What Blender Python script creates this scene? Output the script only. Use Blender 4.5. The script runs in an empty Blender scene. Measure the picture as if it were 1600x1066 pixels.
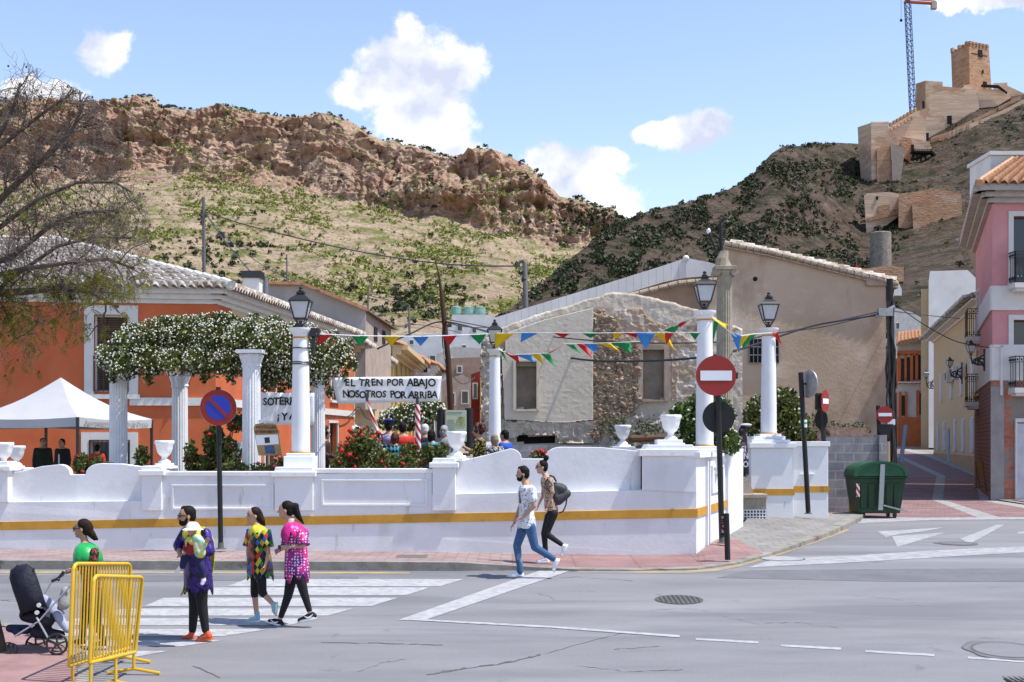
import bpy, math, random
import numpy as np
from mathutils import Vector, Matrix
R = math.radians
scene = bpy.context.scene
C = scene.collection
# ---------------- camera, sky, sun, exposure ----------------
F = 2000.0; HY = 690.0                       # focal length in photo pixels, horizon row
cam = bpy.data.cameras.new('camera'); cam_o = bpy.data.objects.new('camera', cam); C.objects.link(cam_o)
cam_o.location = (0, 0, 0); cam_o.rotation_euler = (R(90), 0, 0)
cam.sensor_width = 36; cam.lens = 36*F/1600; cam.shift_y = (HY-533)/1600
cam.clip_start = .1; cam.clip_end = 20000
scene.camera = cam_o
scene.view_settings.view_transform = 'Standard'; scene.view_settings.look = 'None'
scene.view_settings.exposure = 1.1; scene.view_settings.gamma = 1
SUN = Vector((.62, -.13, 1.28)).normalized()
w = bpy.data.worlds.new('World'); scene.world = w; w.use_nodes = True
def build_world():
    nt = w.node_tree; N = nt.nodes; L = nt.links; N.clear()
    out = N.new('ShaderNodeOutputWorld'); bg = N.new('ShaderNodeBackground'); bg.inputs[1].default_value = 1
    L.new(bg.outputs[0], out.inputs[0])
    sky = N.new('ShaderNodeTexSky'); sky.sky_type = 'NISHITA'; sky.sun_disc = False
    sky.sun_elevation = math.asin(SUN.z); sky.sun_rotation = math.atan2(SUN.x, SUN.y)
    sky.air_density = 1.0; sky.dust_density = .25; sky.ozone_density = 2.0; sky.altitude = 300
    sc = N.new('ShaderNodeVectorMath'); sc.operation = 'MULTIPLY'; sc.inputs[1].default_value = (.128, .114, .112)
    L.new(sky.outputs[0], sc.inputs[0])
    tc = N.new('ShaderNodeTexCoord')
    sep = N.new('ShaderNodeSeparateXYZ'); L.new(tc.outputs['Generated'], sep.inputs[0])
    def m(op, a, b=None, clamp=False):
        n = N.new('ShaderNodeMath'); n.operation = op; n.use_clamp = clamp
        for i, v in enumerate((a, b)):
            if v is None: continue
            if isinstance(v, (int, float)): n.inputs[i].default_value = v
            else: L.new(v, n.inputs[i])
        return n.outputs[0]
    y = m('MAXIMUM', sep.outputs[1], .05)
    u = m('DIVIDE', sep.outputs[0], y); v = m('DIVIDE', sep.outputs[2], y)
    cmb = N.new('ShaderNodeCombineXYZ'); L.new(u, cmb.inputs[0]); L.new(v, cmb.inputs[1])
    def noise(scale, det, rough=.6, off=0):
        n = N.new('ShaderNodeTexNoise'); n.inputs['Scale'].default_value = scale; n.inputs['Detail'].default_value = det
        n.inputs['Roughness'].default_value = rough; L.new(cmb.outputs[0], n.inputs['Vector']); return n
    nd = noise(26, 6, .6)
    s1 = N.new('ShaderNodeVectorMath'); s1.operation = 'SUBTRACT'; s1.inputs[1].default_value = (.5, .5, .5); L.new(nd.outputs['Color'], s1.inputs[0])
    s2 = N.new('ShaderNodeVectorMath'); s2.operation = 'MULTIPLY'; s2.inputs[1].default_value = (.034, .034, 0); L.new(s1.outputs[0], s2.inputs[0])
    s3 = N.new('ShaderNodeVectorMath'); s3.operation = 'ADD'; L.new(cmb.outputs[0], s3.inputs[0]); L.new(s2.outputs[0], s3.inputs[1])
    blobs = [(635,62,26,34),(612,98,50,46),(598,140,62,40),(560,152,42,24),(655,120,66,60),(712,108,46,44),(660,180,80,60),
             (680,226,62,34),(728,240,44,18),(165,80,40,32),(88,148,50,16),(30,138,34,18),(1068,212,50,26),(1098,204,36,26),
             (1022,205,32,16),(868,262,52,32),(948,250,38,22),(915,292,70,34),(965,318,42,26),(1510,2,70,14),(1590,0,46,12),
             (-200,120,120,30),(2050,160,160,40),(-420,60,90,30),(2300,60,90,40)]
    d = None
    for (px, py, rx, ry) in blobs:
        a = N.new('ShaderNodeVectorMath'); a.operation = 'SUBTRACT'; L.new(s3.outputs[0], a.inputs[0]); a.inputs[1].default_value = ((px-800)/F, (HY-py)/F, 0)
        b = N.new('ShaderNodeVectorMath'); b.operation = 'MULTIPLY'; L.new(a.outputs[0], b.inputs[0]); b.inputs[1].default_value = (F/rx/1.12, F/ry/1.12, 0)
        c = N.new('ShaderNodeVectorMath'); c.operation = 'LENGTH'; L.new(b.outputs[0], c.inputs[0])
        q = m('SUBTRACT', 1.0, c.outputs['Value'])
        if d is None: d = q
        else:
            mx = N.new('ShaderNodeMath'); mx.operation = 'SMOOTH_MAX'; mx.inputs[2].default_value = .12
            L.new(d, mx.inputs[0]); L.new(q, mx.inputs[1]); d = mx.outputs[0]
    n2 = noise(70, 8, .65)
    dd = m('ADD', d, m('MULTIPLY', m('SUBTRACT', n2.outputs[0], .5), .95))
    mr = N.new('ShaderNodeMapRange'); mr.interpolation_type = 'SMOOTHSTEP'; mr.inputs[1].default_value = -.12; mr.inputs[2].default_value = .36; L.new(dd, mr.inputs[0])
    n4 = noise(60, 10, .7); wisp = m('MULTIPLY', m('SUBTRACT', n4.outputs[0], .52, True), 0.0)
    mask = m('ADD', mr.outputs[0], wisp, True)
    mask = m('MULTIPLY', mask, m('GREATER_THAN', sep.outputs[1], .1))
    n3 = noise(16, 5, .55)
    cr = N.new('ShaderNodeMapRange'); cr.inputs[1].default_value = .38; cr.inputs[2].default_value = .58; L.new(n3.outputs[0], cr.inputs[0])
    cc = N.new('ShaderNodeMix'); cc.data_type = 'RGBA'; cc.inputs[6].default_value = (.33, .36, .45, 1); cc.inputs[7].default_value = (.56, .56, .575, 1)
    L.new(cr.outputs[0], cc.inputs[0])
    mix = N.new('ShaderNodeMix'); mix.data_type = 'RGBA'; L.new(mask, mix.inputs[0]); L.new(sc.outputs[0], mix.inputs[6]); L.new(cc.outputs[2], mix.inputs[7])
    L.new(mix.outputs[2], bg.inputs[0])
build_world()
sl = bpy.data.lights.new('sun', 'SUN'); sl.energy = 2.9; sl.angle = R(.5); sl.color = (1, .955, .88)
so = bpy.data.objects.new('sun', sl); C.objects.link(so); so.rotation_euler = SUN.to_track_quat('Z', 'Y').to_euler(); so.location = (0, 0, 50)

# ---------------- helpers ----------------
def W(px, py, d): return Vector(((px-800)/F*d, d, (HY-py)/F*d))
def X(px, d): return (px-800)/F*d
def Z(py, d): return (HY-py)/F*d
OFF = {}
def tag(o, label=None, cat=None, group=None, kind=None):
    if label: o['label'] = label
    if cat: o['category'] = cat
    if group: o['group'] = group
    if kind: o['kind'] = kind
    return o
def thing(name, label, cat, loc, group=None):
    o = bpy.data.objects.new(name, None); o.empty_display_size = .2; C.objects.link(o); o.location = loc
    OFF[o.name] = Vector(loc)
    return tag(o, label, cat, group)
def link(name, me, parent=None, kind=None):
    o = bpy.data.objects.new(name, me); C.objects.link(o)
    if parent: o.parent = parent
    OFF[o.name] = OFF.get(parent.name, Vector((0,0,0))) if parent else Vector((0,0,0))
    if kind: o['kind'] = kind
    return o
def copy_tree(o, parent=None):
    c = o.copy(); C.objects.link(c); c.parent = parent
    for ch in [x for x in C.objects if x.parent == o]: copy_tree(ch, c)
    return c
class MB:
    def __init__(s): s.v = []; s.f = []; s.mi = []; s.cur = 0; s.sm = False
    def add(s, vs, fs):
        b = len(s.v); s.v += [tuple(v) for v in vs]; s.f += [tuple(b+i for i in f) for f in fs]; s.mi += [s.cur]*len(fs); return s
    def box(s, c, size, rz=0, top=1.0):
        hx, hy, hz = size[0]/2, size[1]/2, size[2]/2; ca, sa = math.cos(rz), math.sin(rz)
        vs = []
        for z, k in ((-hz, 1), (hz, top)):
            for x, y in ((-hx,-hy),(hx,-hy),(hx,hy),(-hx,hy)):
                x *= k; y *= k; vs.append((c[0]+x*ca-y*sa, c[1]+x*sa+y*ca, c[2]+z))
        return s.add(vs, [(0,3,2,1),(4,5,6,7),(0,1,5,4),(1,2,6,5),(2,3,7,6),(3,0,4,7)])
    def bb(s, x0, x1, y0, y1, z0, z1): return s.box(((x0+x1)/2,(y0+y1)/2,(z0+z1)/2), (x1-x0,y1-y0,z1-z0))
    def beam(s, a, b, w_, h_):          # box between two points
        a, b = Vector(a), Vector(b); t = (b-a).normalized(); up = Vector((0,0,1)) if abs(t.z) < .95 else Vector((1,0,0))
        n = t.cross(up).normalized()*w_/2; u = n.cross(t).normalized()*h_/2
        vs = [a-n-u, a+n-u, a+n+u, a-n+u, b-n-u, b+n-u, b+n+u, b-n+u]
        return s.add(vs, [(0,1,2,3),(7,6,5,4),(0,4,5,1),(1,5,6,2),(2,6,7,3),(3,7,4,0)])
    def tube(s, pts, rad, n=8, cap=True, sx=1.0):
        pts = [Vector(p) for p in pts]; rad = rad if hasattr(rad, '__len__') else [rad]*len(pts)
        t0 = (pts[1]-pts[0]).normalized(); ref = Vector((0,0,1)) if abs(t0.z) < .9 else Vector((0,1,0))
        vs = []; m = len(pts); nn = None
        for i, p in enumerate(pts):
            t = (pts[min(i+1,m-1)]-pts[max(i-1,0)]); t = t.normalized() if t.length > 1e-9 else t0
            nn = (ref - t*ref.dot(t)) if nn is None else (nn - t*nn.dot(t))
            nn.normalize(); bn = t.cross(nn)
            for k in range(n):
                a = 2*math.pi*k/n; vs.append(p + nn*math.cos(a)*rad[i]*sx + bn*math.sin(a)*rad[i])
        fs = [(i*n+k, i*n+(k+1)%n, (i+1)*n+(k+1)%n, (i+1)*n+k) for i in range(m-1) for k in range(n)]
        if cap: fs += [tuple(range(n))[::-1], tuple((m-1)*n+k for k in range(n))]
        return s.add(vs, fs)
    def cap(s, a, b, ra, rb, n=10):       # capsule with rounded ends (closed)
        a, b = Vector(a), Vector(b); t = (b-a); L = t.length; t = t.normalized() if L > 1e-6 else Vector((0,0,1))
        pts = []; rr = []
        for q in (90, 60, 30, 0): pts.append(a - t*ra*math.sin(R(q))); rr.append(max(ra*math.cos(R(q)), ra*.02))
        for q in (0, 30, 60, 90): pts.append(b + t*rb*math.sin(R(q))); rr.append(max(rb*math.cos(R(q)), rb*.02))
        return s.tube(pts, rr, n)
    def rings(s, rl, n=20, caps=True, zig=None):  # rings: (centre, half_x, half_y, yaw)
        vs = []
        for i, (c, a, b, yaw) in enumerate(rl):
            ca, sa = math.cos(yaw), math.sin(yaw)
            for k in range(n):
                q = 2*math.pi*k/n; x, y = a*math.cos(q), b*math.sin(q); dz = 0
                if zig and i == len(rl)-1: dz = -zig*((k % 4)*.5 if k % 4 < 3 else .5)
                vs.append((c[0]+x*ca-y*sa, c[1]+x*sa+y*ca, c[2]+dz))
        m = len(rl)
        fs = [(i*n+k, i*n+(k+1)%n, (i+1)*n+(k+1)%n, (i+1)*n+k) for i in range(m-1) for k in range(n)]
        if caps: fs += [tuple(range(n))[::-1], tuple((m-1)*n+k for k in range(n))]
        return s.add(vs, fs)
    def ell(s, c, rx, ry, rz, yaw=0, n=12, m=8):
        rl = []
        for i in range(m+1):
            q = -math.pi/2+math.pi*i/m; k = max(math.cos(q), .02); rl.append(((c[0],c[1],c[2]+rz*math.sin(q)), rx*k, ry*k, yaw))
        return s.rings(rl, n)
    def lathe(s, c, prof, n=24, lobes=0, amp=0):
        vs = []
        for r, z in prof:
            for k in range(n):
                a = 2*math.pi*k/n; rr = r*(1+(amp*math.cos(lobes*a) if lobes else 0)); vs.append((c[0]+rr*math.cos(a), c[1]+rr*math.sin(a), c[2]+z))
        m = len(prof)
        fs = [(i*n+k, i*n+(k+1)%n, (i+1)*n+(k+1)%n, (i+1)*n+k) for i in range(m-1) for k in range(n)]
        fs += [tuple(range(n))[::-1], tuple((m-1)*n+k for k in range(n))]
        return s.add(vs, fs)
    def prism(s, poly, a, b):             # poly of 3-D points extruded by vector from offset a to b
        a, b = Vector(a), Vector(b); n = len(poly); vs = [Vector(p)+a for p in poly]+[Vector(p)+b for p in poly]
        return s.add(vs, [tuple(range(n)), tuple(range(2*n-1, n-1, -1))]+[(i, i+n, (i+1)%n+n, (i+1)%n) for i in range(n)])
    def xz(s, poly, y0, y1): return s.prism([(x, 0, z) for x, z in poly], (0,y0,0), (0,y1,0))
    def disc(s, c, nrm, r, n=32):
        c = Vector(c); q = Vector(nrm).to_track_quat('Z', 'Y'); vs = [c+q @ Vector((r*math.cos(2*math.pi*k/n), r*math.sin(2*math.pi*k/n), 0)) for k in range(n)]
        return s.add(vs, [tuple(range(n))])
    def build(s, name, mat, parent=None, smooth=False, bevel=0, kind=None):
        off = OFF.get(parent.name, Vector((0,0,0))) if parent else Vector((0,0,0))
        me = bpy.data.meshes.new(name); me.from_pydata([(v[0]-off.x, v[1]-off.y, v[2]-off.z) for v in s.v], [], s.f)
        for mm in (mat if isinstance(mat, (list, tuple)) else [mat]): me.materials.append(mm)
        if isinstance(mat, (list, tuple)): me.polygons.foreach_set('material_index', s.mi)
        fix_normals(me)
        if smooth:
            me.polygons.foreach_set('use_smooth', [True]*len(me.polygons))
            if smooth == 'auto':
                try: me.set_sharp_from_angle(angle=R(40))
                except Exception: pass
        me.update(); o = link(name, me, parent, kind)
        if bevel:
            b = o.modifiers.new('bevel', 'BEVEL'); b.width = bevel; b.segments = 2; b.limit_method = 'ANGLE'; b.angle_limit = R(40)
        return o
import bmesh
def fix_normals(me):
    if len(me.polygons) > 20000: return
    bm = bmesh.new(); bm.from_mesh(me); bmesh.ops.recalc_face_normals(bm, faces=bm.faces); bm.to_mesh(me); bm.free()
def npmesh(name, V, Fq, mat, parent=None, smooth=False, kind=None, mi=None):
    me = bpy.data.meshes.new(name); V = np.asarray(V, dtype=np.float32); Fq = np.asarray(Fq, dtype=np.int32); k = Fq.shape[1]
    if parent: V = V - np.array(OFF[parent.name], dtype=np.float32)
    me.vertices.add(len(V)); me.vertices.foreach_set('co', V.ravel())
    me.loops.add(Fq.size); me.loops.foreach_set('vertex_index', Fq.ravel())
    me.polygons.add(len(Fq)); me.polygons.foreach_set('loop_start', np.arange(0, Fq.size, k, dtype=np.int32)); me.polygons.foreach_set('loop_total', np.full(len(Fq), k, dtype=np.int32))
    for mm in (mat if isinstance(mat, (list, tuple)) else [mat]): me.materials.append(mm)
    if mi is not None: me.polygons.foreach_set('material_index', np.asarray(mi, dtype=np.int32))
    if smooth: me.polygons.foreach_set('use_smooth', np.ones(len(Fq), dtype=bool))
    me.update(calc_edges=True); me.validate(); return link(name, me, parent, kind)
def remesh(mb, vox, smooth=4):
    me = bpy.data.meshes.new('tmp'); me.from_pydata(mb.v, [], mb.f); fix_normals(me); o = bpy.data.objects.new('tmp', me); C.objects.link(o)
    r = o.modifiers.new('r', 'REMESH'); r.mode = 'VOXEL'; r.voxel_size = vox
    if smooth: q = o.modifiers.new('s', 'SMOOTH'); q.factor = .5; q.iterations = smooth
    dg = bpy.context.evaluated_depsgraph_get(); dg.update(); me2 = bpy.data.meshes.new_from_object(o.evaluated_get(dg))
    C.objects.unlink(o); bpy.data.objects.remove(o); return me2
def rbuild(mb, name, mat, parent, vox=.012, smooth=4):
    me = remesh(mb, vox, smooth); me.name = name; me.materials.clear(); me.materials.append(mat)
    off = OFF[parent.name]; me.transform(Matrix.Translation(-off)); me.polygons.foreach_set('use_smooth', [True]*len(me.polygons)); me.update()
    return link(name, me, parent)
def text_mesh(body, size, bold=0.0, extrude=.002, align='CENTER', space=1.0):
    cu = bpy.data.curves.new('t', 'FONT'); cu.body = body; cu.size = size; cu.align_x = align; cu.align_y = 'CENTER'; cu.offset = bold; cu.extrude = extrude; cu.resolution_u = 3; cu.space_character = space
    o = bpy.data.objects.new('t', cu); C.objects.link(o); dg = bpy.context.evaluated_depsgraph_get(); dg.update()
    me = bpy.data.meshes.new_from_object(o.evaluated_get(dg)); C.objects.unlink(o); bpy.data.objects.remove(o); return me
def writing(body, size, at, mat, parent, bold=0.0, yaw=0, name='lettering', sx=1, jitter=0, tilt=0, warp=None):
    me = text_mesh(body, size, bold); me.materials.clear(); me.materials.append(mat)
    me.transform(Matrix.Rotation(yaw, 4, 'Z') @ Matrix.Rotation(R(90), 4, 'X') @ Matrix.Rotation(tilt, 4, 'Z') @ Matrix.Diagonal((sx, 1, 1, 1)))
    me.transform(Matrix.Translation(Vector(at)))
    if warp:
        for v in me.vertices: v.co = warp(v.co)
    me.transform(Matrix.Translation(-OFF[parent.name]))
    return link(name, me, parent)
# ---------------- materials ----------------
MC = {}
def M(name, col, rough=.85, var=.18, scale=2.0, bump=.25, bscale=30, col2=None, metal=0, spec=.3, detail=6, stretch=None, contrast=None, bdist=.02):
    if name in MC: return MC[name]
    m = bpy.data.materials.new(name); m.use_nodes = True; nt = m.node_tree; N = nt.nodes; L = nt.links
    b = N['Principled BSDF']; b.inputs['Roughness'].default_value = rough; b.inputs['Metallic'].default_value = metal
    b.inputs['Specular IOR Level'].default_value = spec
    tc = N.new('ShaderNodeTexCoord'); src = tc.outputs['Object']
    if stretch:
        mp = N.new('ShaderNodeMapping'); mp.inputs['Scale'].default_value = stretch; L.new(src, mp.inputs[0]); src = mp.outputs[0]
    c1 = [c*(1-var) for c in col[:3]]; c2 = list(col2[:3]) if col2 else [min(c*(1+var), 1) for c in col[:3]]
    n = N.new('ShaderNodeTexNoise'); n.inputs['Scale'].default_value = scale; n.inputs['Detail'].default_value = detail; n.inputs['Roughness'].default_value = .65; L.new(src, n.inputs['Vector'])
    r = N.new('ShaderNodeMapRange'); lo, hi = contrast or (.3, .7); r.inputs[1].default_value = lo; r.inputs[2].default_value = hi; L.new(n.outputs[0], r.inputs[0])
    mx = N.new('ShaderNodeMix'); mx.data_type = 'RGBA'; mx.inputs[6].default_value = (*c1, 1); mx.inputs[7].default_value = (*c2, 1)
    L.new(r.outputs[0], mx.inputs[0]); L.new(mx.outputs[2], b.inputs['Base Color'])
    if bump:
        n2 = N.new('ShaderNodeTexNoise'); n2.inputs['Scale'].default_value = bscale; n2.inputs['Detail'].default_value = 4; L.new(src, n2.inputs['Vector'])
        bp = N.new('ShaderNodeBump'); bp.inputs['Strength'].default_value = bump; bp.inputs['Distance'].default_value = bdist; L.new(n2.outputs[0], bp.inputs['Height']); L.new(bp.outputs[0], b.inputs['Normal'])
    MC[name] = m; m['_mix'] = mx.name; return m
def nodes(m): nt = m.node_tree; return nt.nodes, nt.links, nt.nodes['Principled BSDF'], nt.nodes[m['_mix']]
def overlay(m, col, scale, lo, hi, detail=5, stretch=None, amt=1.0, kind='noise', axis=None):
    """mix a further stain / patch colour over the material"""
    N, L, b, mx = nodes(m); tc = N.new('ShaderNodeTexCoord'); src = tc.outputs['Object']
    if stretch: mp = N.new('ShaderNodeMapping'); mp.inputs['Scale'].default_value = stretch; L.new(src, mp.inputs[0]); src = mp.outputs[0]
    if kind == 'noise':
        n = N.new('ShaderNodeTexNoise'); n.inputs['Scale'].default_value = scale; n.inputs['Detail'].default_value = detail; n.inputs['Roughness'].default_value = .6; L.new(src, n.inputs['Vector']); o = n.outputs[0]
    else:
        n = N.new('ShaderNodeTexVoronoi'); n.feature = kind; n.inputs['Scale'].default_value = scale
        dn = N.new('ShaderNodeTexNoise'); dn.inputs['Scale'].default_value = scale*2.5; dn.inputs['Detail'].default_value = 4; L.new(src, dn.inputs['Vector'])
        va = N.new('ShaderNodeVectorMath'); va.operation = 'MULTIPLY_ADD'; va.inputs[1].default_value = (.35/scale,)*3; L.new(dn.outputs['Color'], va.inputs[0]); L.new(src, va.inputs[2]); L.new(va.outputs[0], n.inputs['Vector']); o = n.outputs['Distance']
    r = N.new('ShaderNodeMapRange'); r.inputs[1].default_value = lo; r.inputs[2].default_value = hi; r.inputs[4].default_value = amt; L.new(o, r.inputs[0])
    m2 = N.new('ShaderNodeMix'); m2.data_type = 'RGBA'; L.new(r.outputs[0], m2.inputs[0])
    L.new(mx.outputs[2], m2.inputs[6]); m2.inputs[7].default_value = (*col, 1); L.new(m2.outputs[2], b.inputs['Base Color']); m['_mix'] = m2.name
    return m
def brick(m, c1, c2, mortar, scale, bw=.5, rh=.25, msize=.02, bump=.4, plane='xz', off=.5):
    N, L, b, mx = nodes(m); tc = N.new('ShaderNodeTexCoord'); sp = N.new('ShaderNodeSeparateXYZ'); L.new(tc.outputs['Object'], sp.inputs[0]); cb = N.new('ShaderNodeCombineXYZ')
    a, bb_ = {'xz': (0, 2), 'yz': (1, 2), 'xy': (0, 1)}[plane]; L.new(sp.outputs[a], cb.inputs[0]); L.new(sp.outputs[bb_], cb.inputs[1])
    br = N.new('ShaderNodeTexBrick'); br.offset = off; br.inputs['Color1'].default_value = (*c1, 1); br.inputs['Color2'].default_value = (*c2, 1); br.inputs['Mortar'].default_value = (*mortar, 1)
    br.inputs['Scale'].default_value = scale; br.inputs['Brick Width'].default_value = bw; br.inputs['Row Height'].default_value = rh; br.inputs['Mortar Size'].default_value = msize
    L.new(cb.outputs[0], br.inputs['Vector']); m2 = N.new('ShaderNodeMix'); m2.data_type = 'RGBA'; m2.blend_type = 'MULTIPLY'; m2.inputs[0].default_value = .55
    L.new(br.outputs[0], m2.inputs[7]); L.new(mx.outputs[2], m2.inputs[6]); m2.inputs[0].default_value = 1.0; L.new(m2.outputs[2], b.inputs['Base Color']); m['_mix'] = m2.name
    bp = N.new('ShaderNodeBump'); bp.inputs['Strength'].default_value = bump; bp.inputs['Distance'].default_value = .02; bp.invert = True; L.new(br.outputs['Fac'], bp.inputs['Height']); L.new(bp.outputs[0], b.inputs['Normal'])
    return m
def leafmat(name, col, col2, var=.4, trans=.25):
    if name in MC: return MC[name]
    m = M(name, col, rough=.6, var=var, scale=9, bump=0, col2=col2, contrast=(.35,.65), spec=.25); N, L, b, mx = nodes(m)
    geo = N.new('ShaderNodeNewGeometry'); rp = N.new('ShaderNodeMapRange'); rp.inputs[3].default_value = .55; rp.inputs[4].default_value = 1.45
    L.new(geo.outputs['Random Per Island'], rp.inputs[0]); hs = N.new('ShaderNodeHueSaturation'); L.new(rp.outputs[0], hs.inputs['Value']); L.new(mx.outputs[2], hs.inputs['Color']); L.new(hs.outputs[0], b.inputs['Base Color'])
    t = N.new('ShaderNodeBsdfTranslucent'); L.new(hs.outputs[0], t.inputs[0]); ms = N.new('ShaderNodeMixShader'); ms.inputs[0].default_value = trans
    L.new(b.outputs[0], ms.inputs[1]); L.new(t.outputs[0], ms.inputs[2]); L.new(ms.outputs[0], N['Material Output'].inputs[0]); return m
# ---------------- numpy noise ----------------
_rs = np.random.RandomState(7); _P = _rs.rand(512, 512)
def vn(x, y):
    xi = np.floor(x).astype(int); yi = np.floor(y).astype(int); fx = x-xi; fy = y-yi; fx = fx*fx*(3-2*fx); fy = fy*fy*(3-2*fy)
    a = _P[xi % 512, yi % 512]; b = _P[(xi+1) % 512, yi % 512]; c = _P[xi % 512, (yi+1) % 512]; d = _P[(xi+1) % 512, (yi+1) % 512]
    return (a*(1-fx)+b*fx)*(1-fy)+(c*(1-fx)+d*fx)*fy
def fbm(x, y, o=5, g=.5, ridged=False):
    s = 0; a = 1; t = 0
    for i in range(o):
        n = vn(x*2**i+17.3*i, y*2**i+9.1*i)
        if ridged: n = 1-abs(2*n-1)
        s = s+a*n; t += a; a *= g
    return s/t
def leaves(centres, n, size, seed=1, flat=.0, radii=None, shell=.55):
    """random leaf quads spread through ellipsoids: centres = [(x,y,z,rx,ry,rz)]; returns V, F"""
    rs = np.random.RandomState(seed); cs = np.array(centres, dtype=float); vol = (cs[:,3]*cs[:,4]*cs[:,5])**.67; pr = vol/vol.sum()
    idx = rs.choice(len(cs), n, p=pr); dr = rs.normal(size=(n,3)); dr /= np.linalg.norm(dr, axis=1)[:,None]; rr = rs.rand(n)**(1-shell)
    p = cs[idx,:3]+dr*rr[:,None]*cs[idx,3:6]
    a = rs.normal(size=(n,3)); a /= np.linalg.norm(a, axis=1)[:,None]; b = np.cross(a, rs.normal(size=(n,3))); b /= np.linalg.norm(b, axis=1)[:,None]
    s = size*(.6+.8*rs.rand(n))[:,None]; V = np.stack([p-a*s, p+b*s*.55, p+a*s, p-b*s*.55], 1).reshape(-1,3); Fq = np.arange(4*n).reshape(-1,4); return V, Fq
ICO = None
def bushes(cs, name, mat, per=24, seed=3, q=.42):
    cs = np.array(cs); rs = np.random.RandomState(seed); n = len(cs)*per; c = np.repeat(cs, per, 0); dr = rs.normal(size=(n,3)); dr[:,2] = np.abs(dr[:,2])-.25; dr /= np.linalg.norm(dr, axis=1)[:,None]
    k = (.55+.5*rs.rand(len(cs)))[:,None]; p = c[:,:3]+dr*(rs.rand(n)**.4)[:,None]*c[:,[3,3,4]]
    a = rs.normal(size=(n,3)); a /= np.linalg.norm(a, axis=1)[:,None]; b = np.cross(a, rs.normal(size=(n,3))); b /= np.linalg.norm(b, axis=1)[:,None]
    s = q*c[:,3:4]*(.5+.9*rs.rand(n,1)); V = np.stack([p-a*s, p+b*s*.7, p+a*s, p-b*s*.7], 1).reshape(-1,3); return npmesh(name, V, np.arange(4*n).reshape(-1,4), mat, kind='stuff')
def blobs(cs, seed=3, rough=.3):
    """bumpy low-poly lumps: cs = array (x,y,z,r,rz)"""
    global ICO
    if ICO is None:
        bm = bmesh.new(); bmesh.ops.create_icosphere(bm, subdivisions=2, radius=1); ICO = (np.array([v.co[:] for v in bm.verts]), np.array([[v.index for v in f.verts] for f in bm.faces])); bm.free()
    rs = np.random.RandomState(seed); V0, F0 = ICO; cs = np.array(cs); n = len(cs)
    k = 1+rough*(rs.rand(n, len(V0))-.5)*2; V = V0[None]*k[:,:,None]; V = V*np.stack([cs[:,3], cs[:,3], cs[:,4]], 1)[:,None]+cs[:,None,:3]
    return V.reshape(-1,3), (F0[None]+np.arange(n)[:,None,None]*len(V0)).reshape(-1,3)
# ---------------- terrain, mountain, hill ----------------
def rockmat(name, soil, soil2, rock, rock2, green, gscale, glo, ghi, steep=(.5,.8), scale=.05, green2=(.10,.10,.05), bump=1.0, bdist=2.0, bscale=.3):
    m = M(name, soil, rough=.95, scale=scale, bump=bump, bscale=bscale, col2=soil2, detail=10, bdist=bdist, spec=.1); overlay(m, tuple(c*.5 for c in soil), scale*2.5, .55, .68, 8, (.25,.25,2.6), .75); overlay(m, rock2, scale*6, .58, .66, 8, None, .8); overlay(m, green2, scale*7, .34, .22, kind='F1', amt=.85); N, L, b, mx = nodes(m)
    tc = N.new('ShaderNodeTexCoord')
    def nz(sc, det, st=None):
        s = tc.outputs['Object']
        if st: mp = N.new('ShaderNodeMapping'); mp.inputs['Scale'].default_value = st; L.new(s, mp.inputs[0]); s = mp.outputs[0]
        n = N.new('ShaderNodeTexNoise'); n.inputs['Scale'].default_value = sc; n.inputs['Detail'].default_value = det; n.inputs['Roughness'].default_value = .7; L.new(s, n.inputs['Vector']); return n.outputs[0]
    def rng(s, lo, hi):
        r = N.new('ShaderNodeMapRange'); r.inputs[1].default_value = lo; r.inputs[2].default_value = hi; L.new(s, r.inputs[0]); return r.outputs[0]
    def mixc(f, a, c):
        x = N.new('ShaderNodeMix'); x.data_type = 'RGBA'; L.new(f, x.inputs[0])
        for i, q in ((6, a), (7, c)):
            if isinstance(q, tuple): x.inputs[i].default_value = (*q, 1)
            else: L.new(q, x.inputs[i])
        return x.outputs[2]
    g = N.new('ShaderNodeNewGeometry'); sp = N.new('ShaderNodeSeparateXYZ'); L.new(g.outputs['Normal'], sp.inputs[0])
    gr = mixc(rng(nz(gscale, 10), glo, ghi), mx.outputs[2], green)
    rk = mixc(rng(nz(.022, 9, (1,1,1.6)), .38, .62), rock, rock2)
    rk = mixc(rng(nz(.12, 8, (1,1,2.2)), .56, .66), rk, tuple(c*.45 for c in rock))
    fine = nz(scale*2.2, 14, (1,1,1.7)); rk = mixc(rng(fine, .47, .37), rk, tuple(c*.5 for c in rock)); rk = mixc(rng(nz(scale*.9, 12, (1.6,1.6,.7)), .56, .66), rk, tuple(min(c*1.35,1) for c in rock2))
    bp0 = [n for n in N if n.bl_idname == 'ShaderNodeBump'][0]; b2 = N.new('ShaderNodeBump'); b2.inputs['Strength'].default_value = .9; b2.inputs['Distance'].default_value = bdist*2.4; L.new(fine, b2.inputs['Height']); L.new(bp0.outputs[0], b2.inputs['Normal']); L.new(b2.outputs[0], b.inputs['Normal'])
    f = rng(sp.outputs[2], steep[1], steep[0]); fin = mixc(f, gr, rk); L.new(fin, b.inputs['Base Color']); return m
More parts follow.
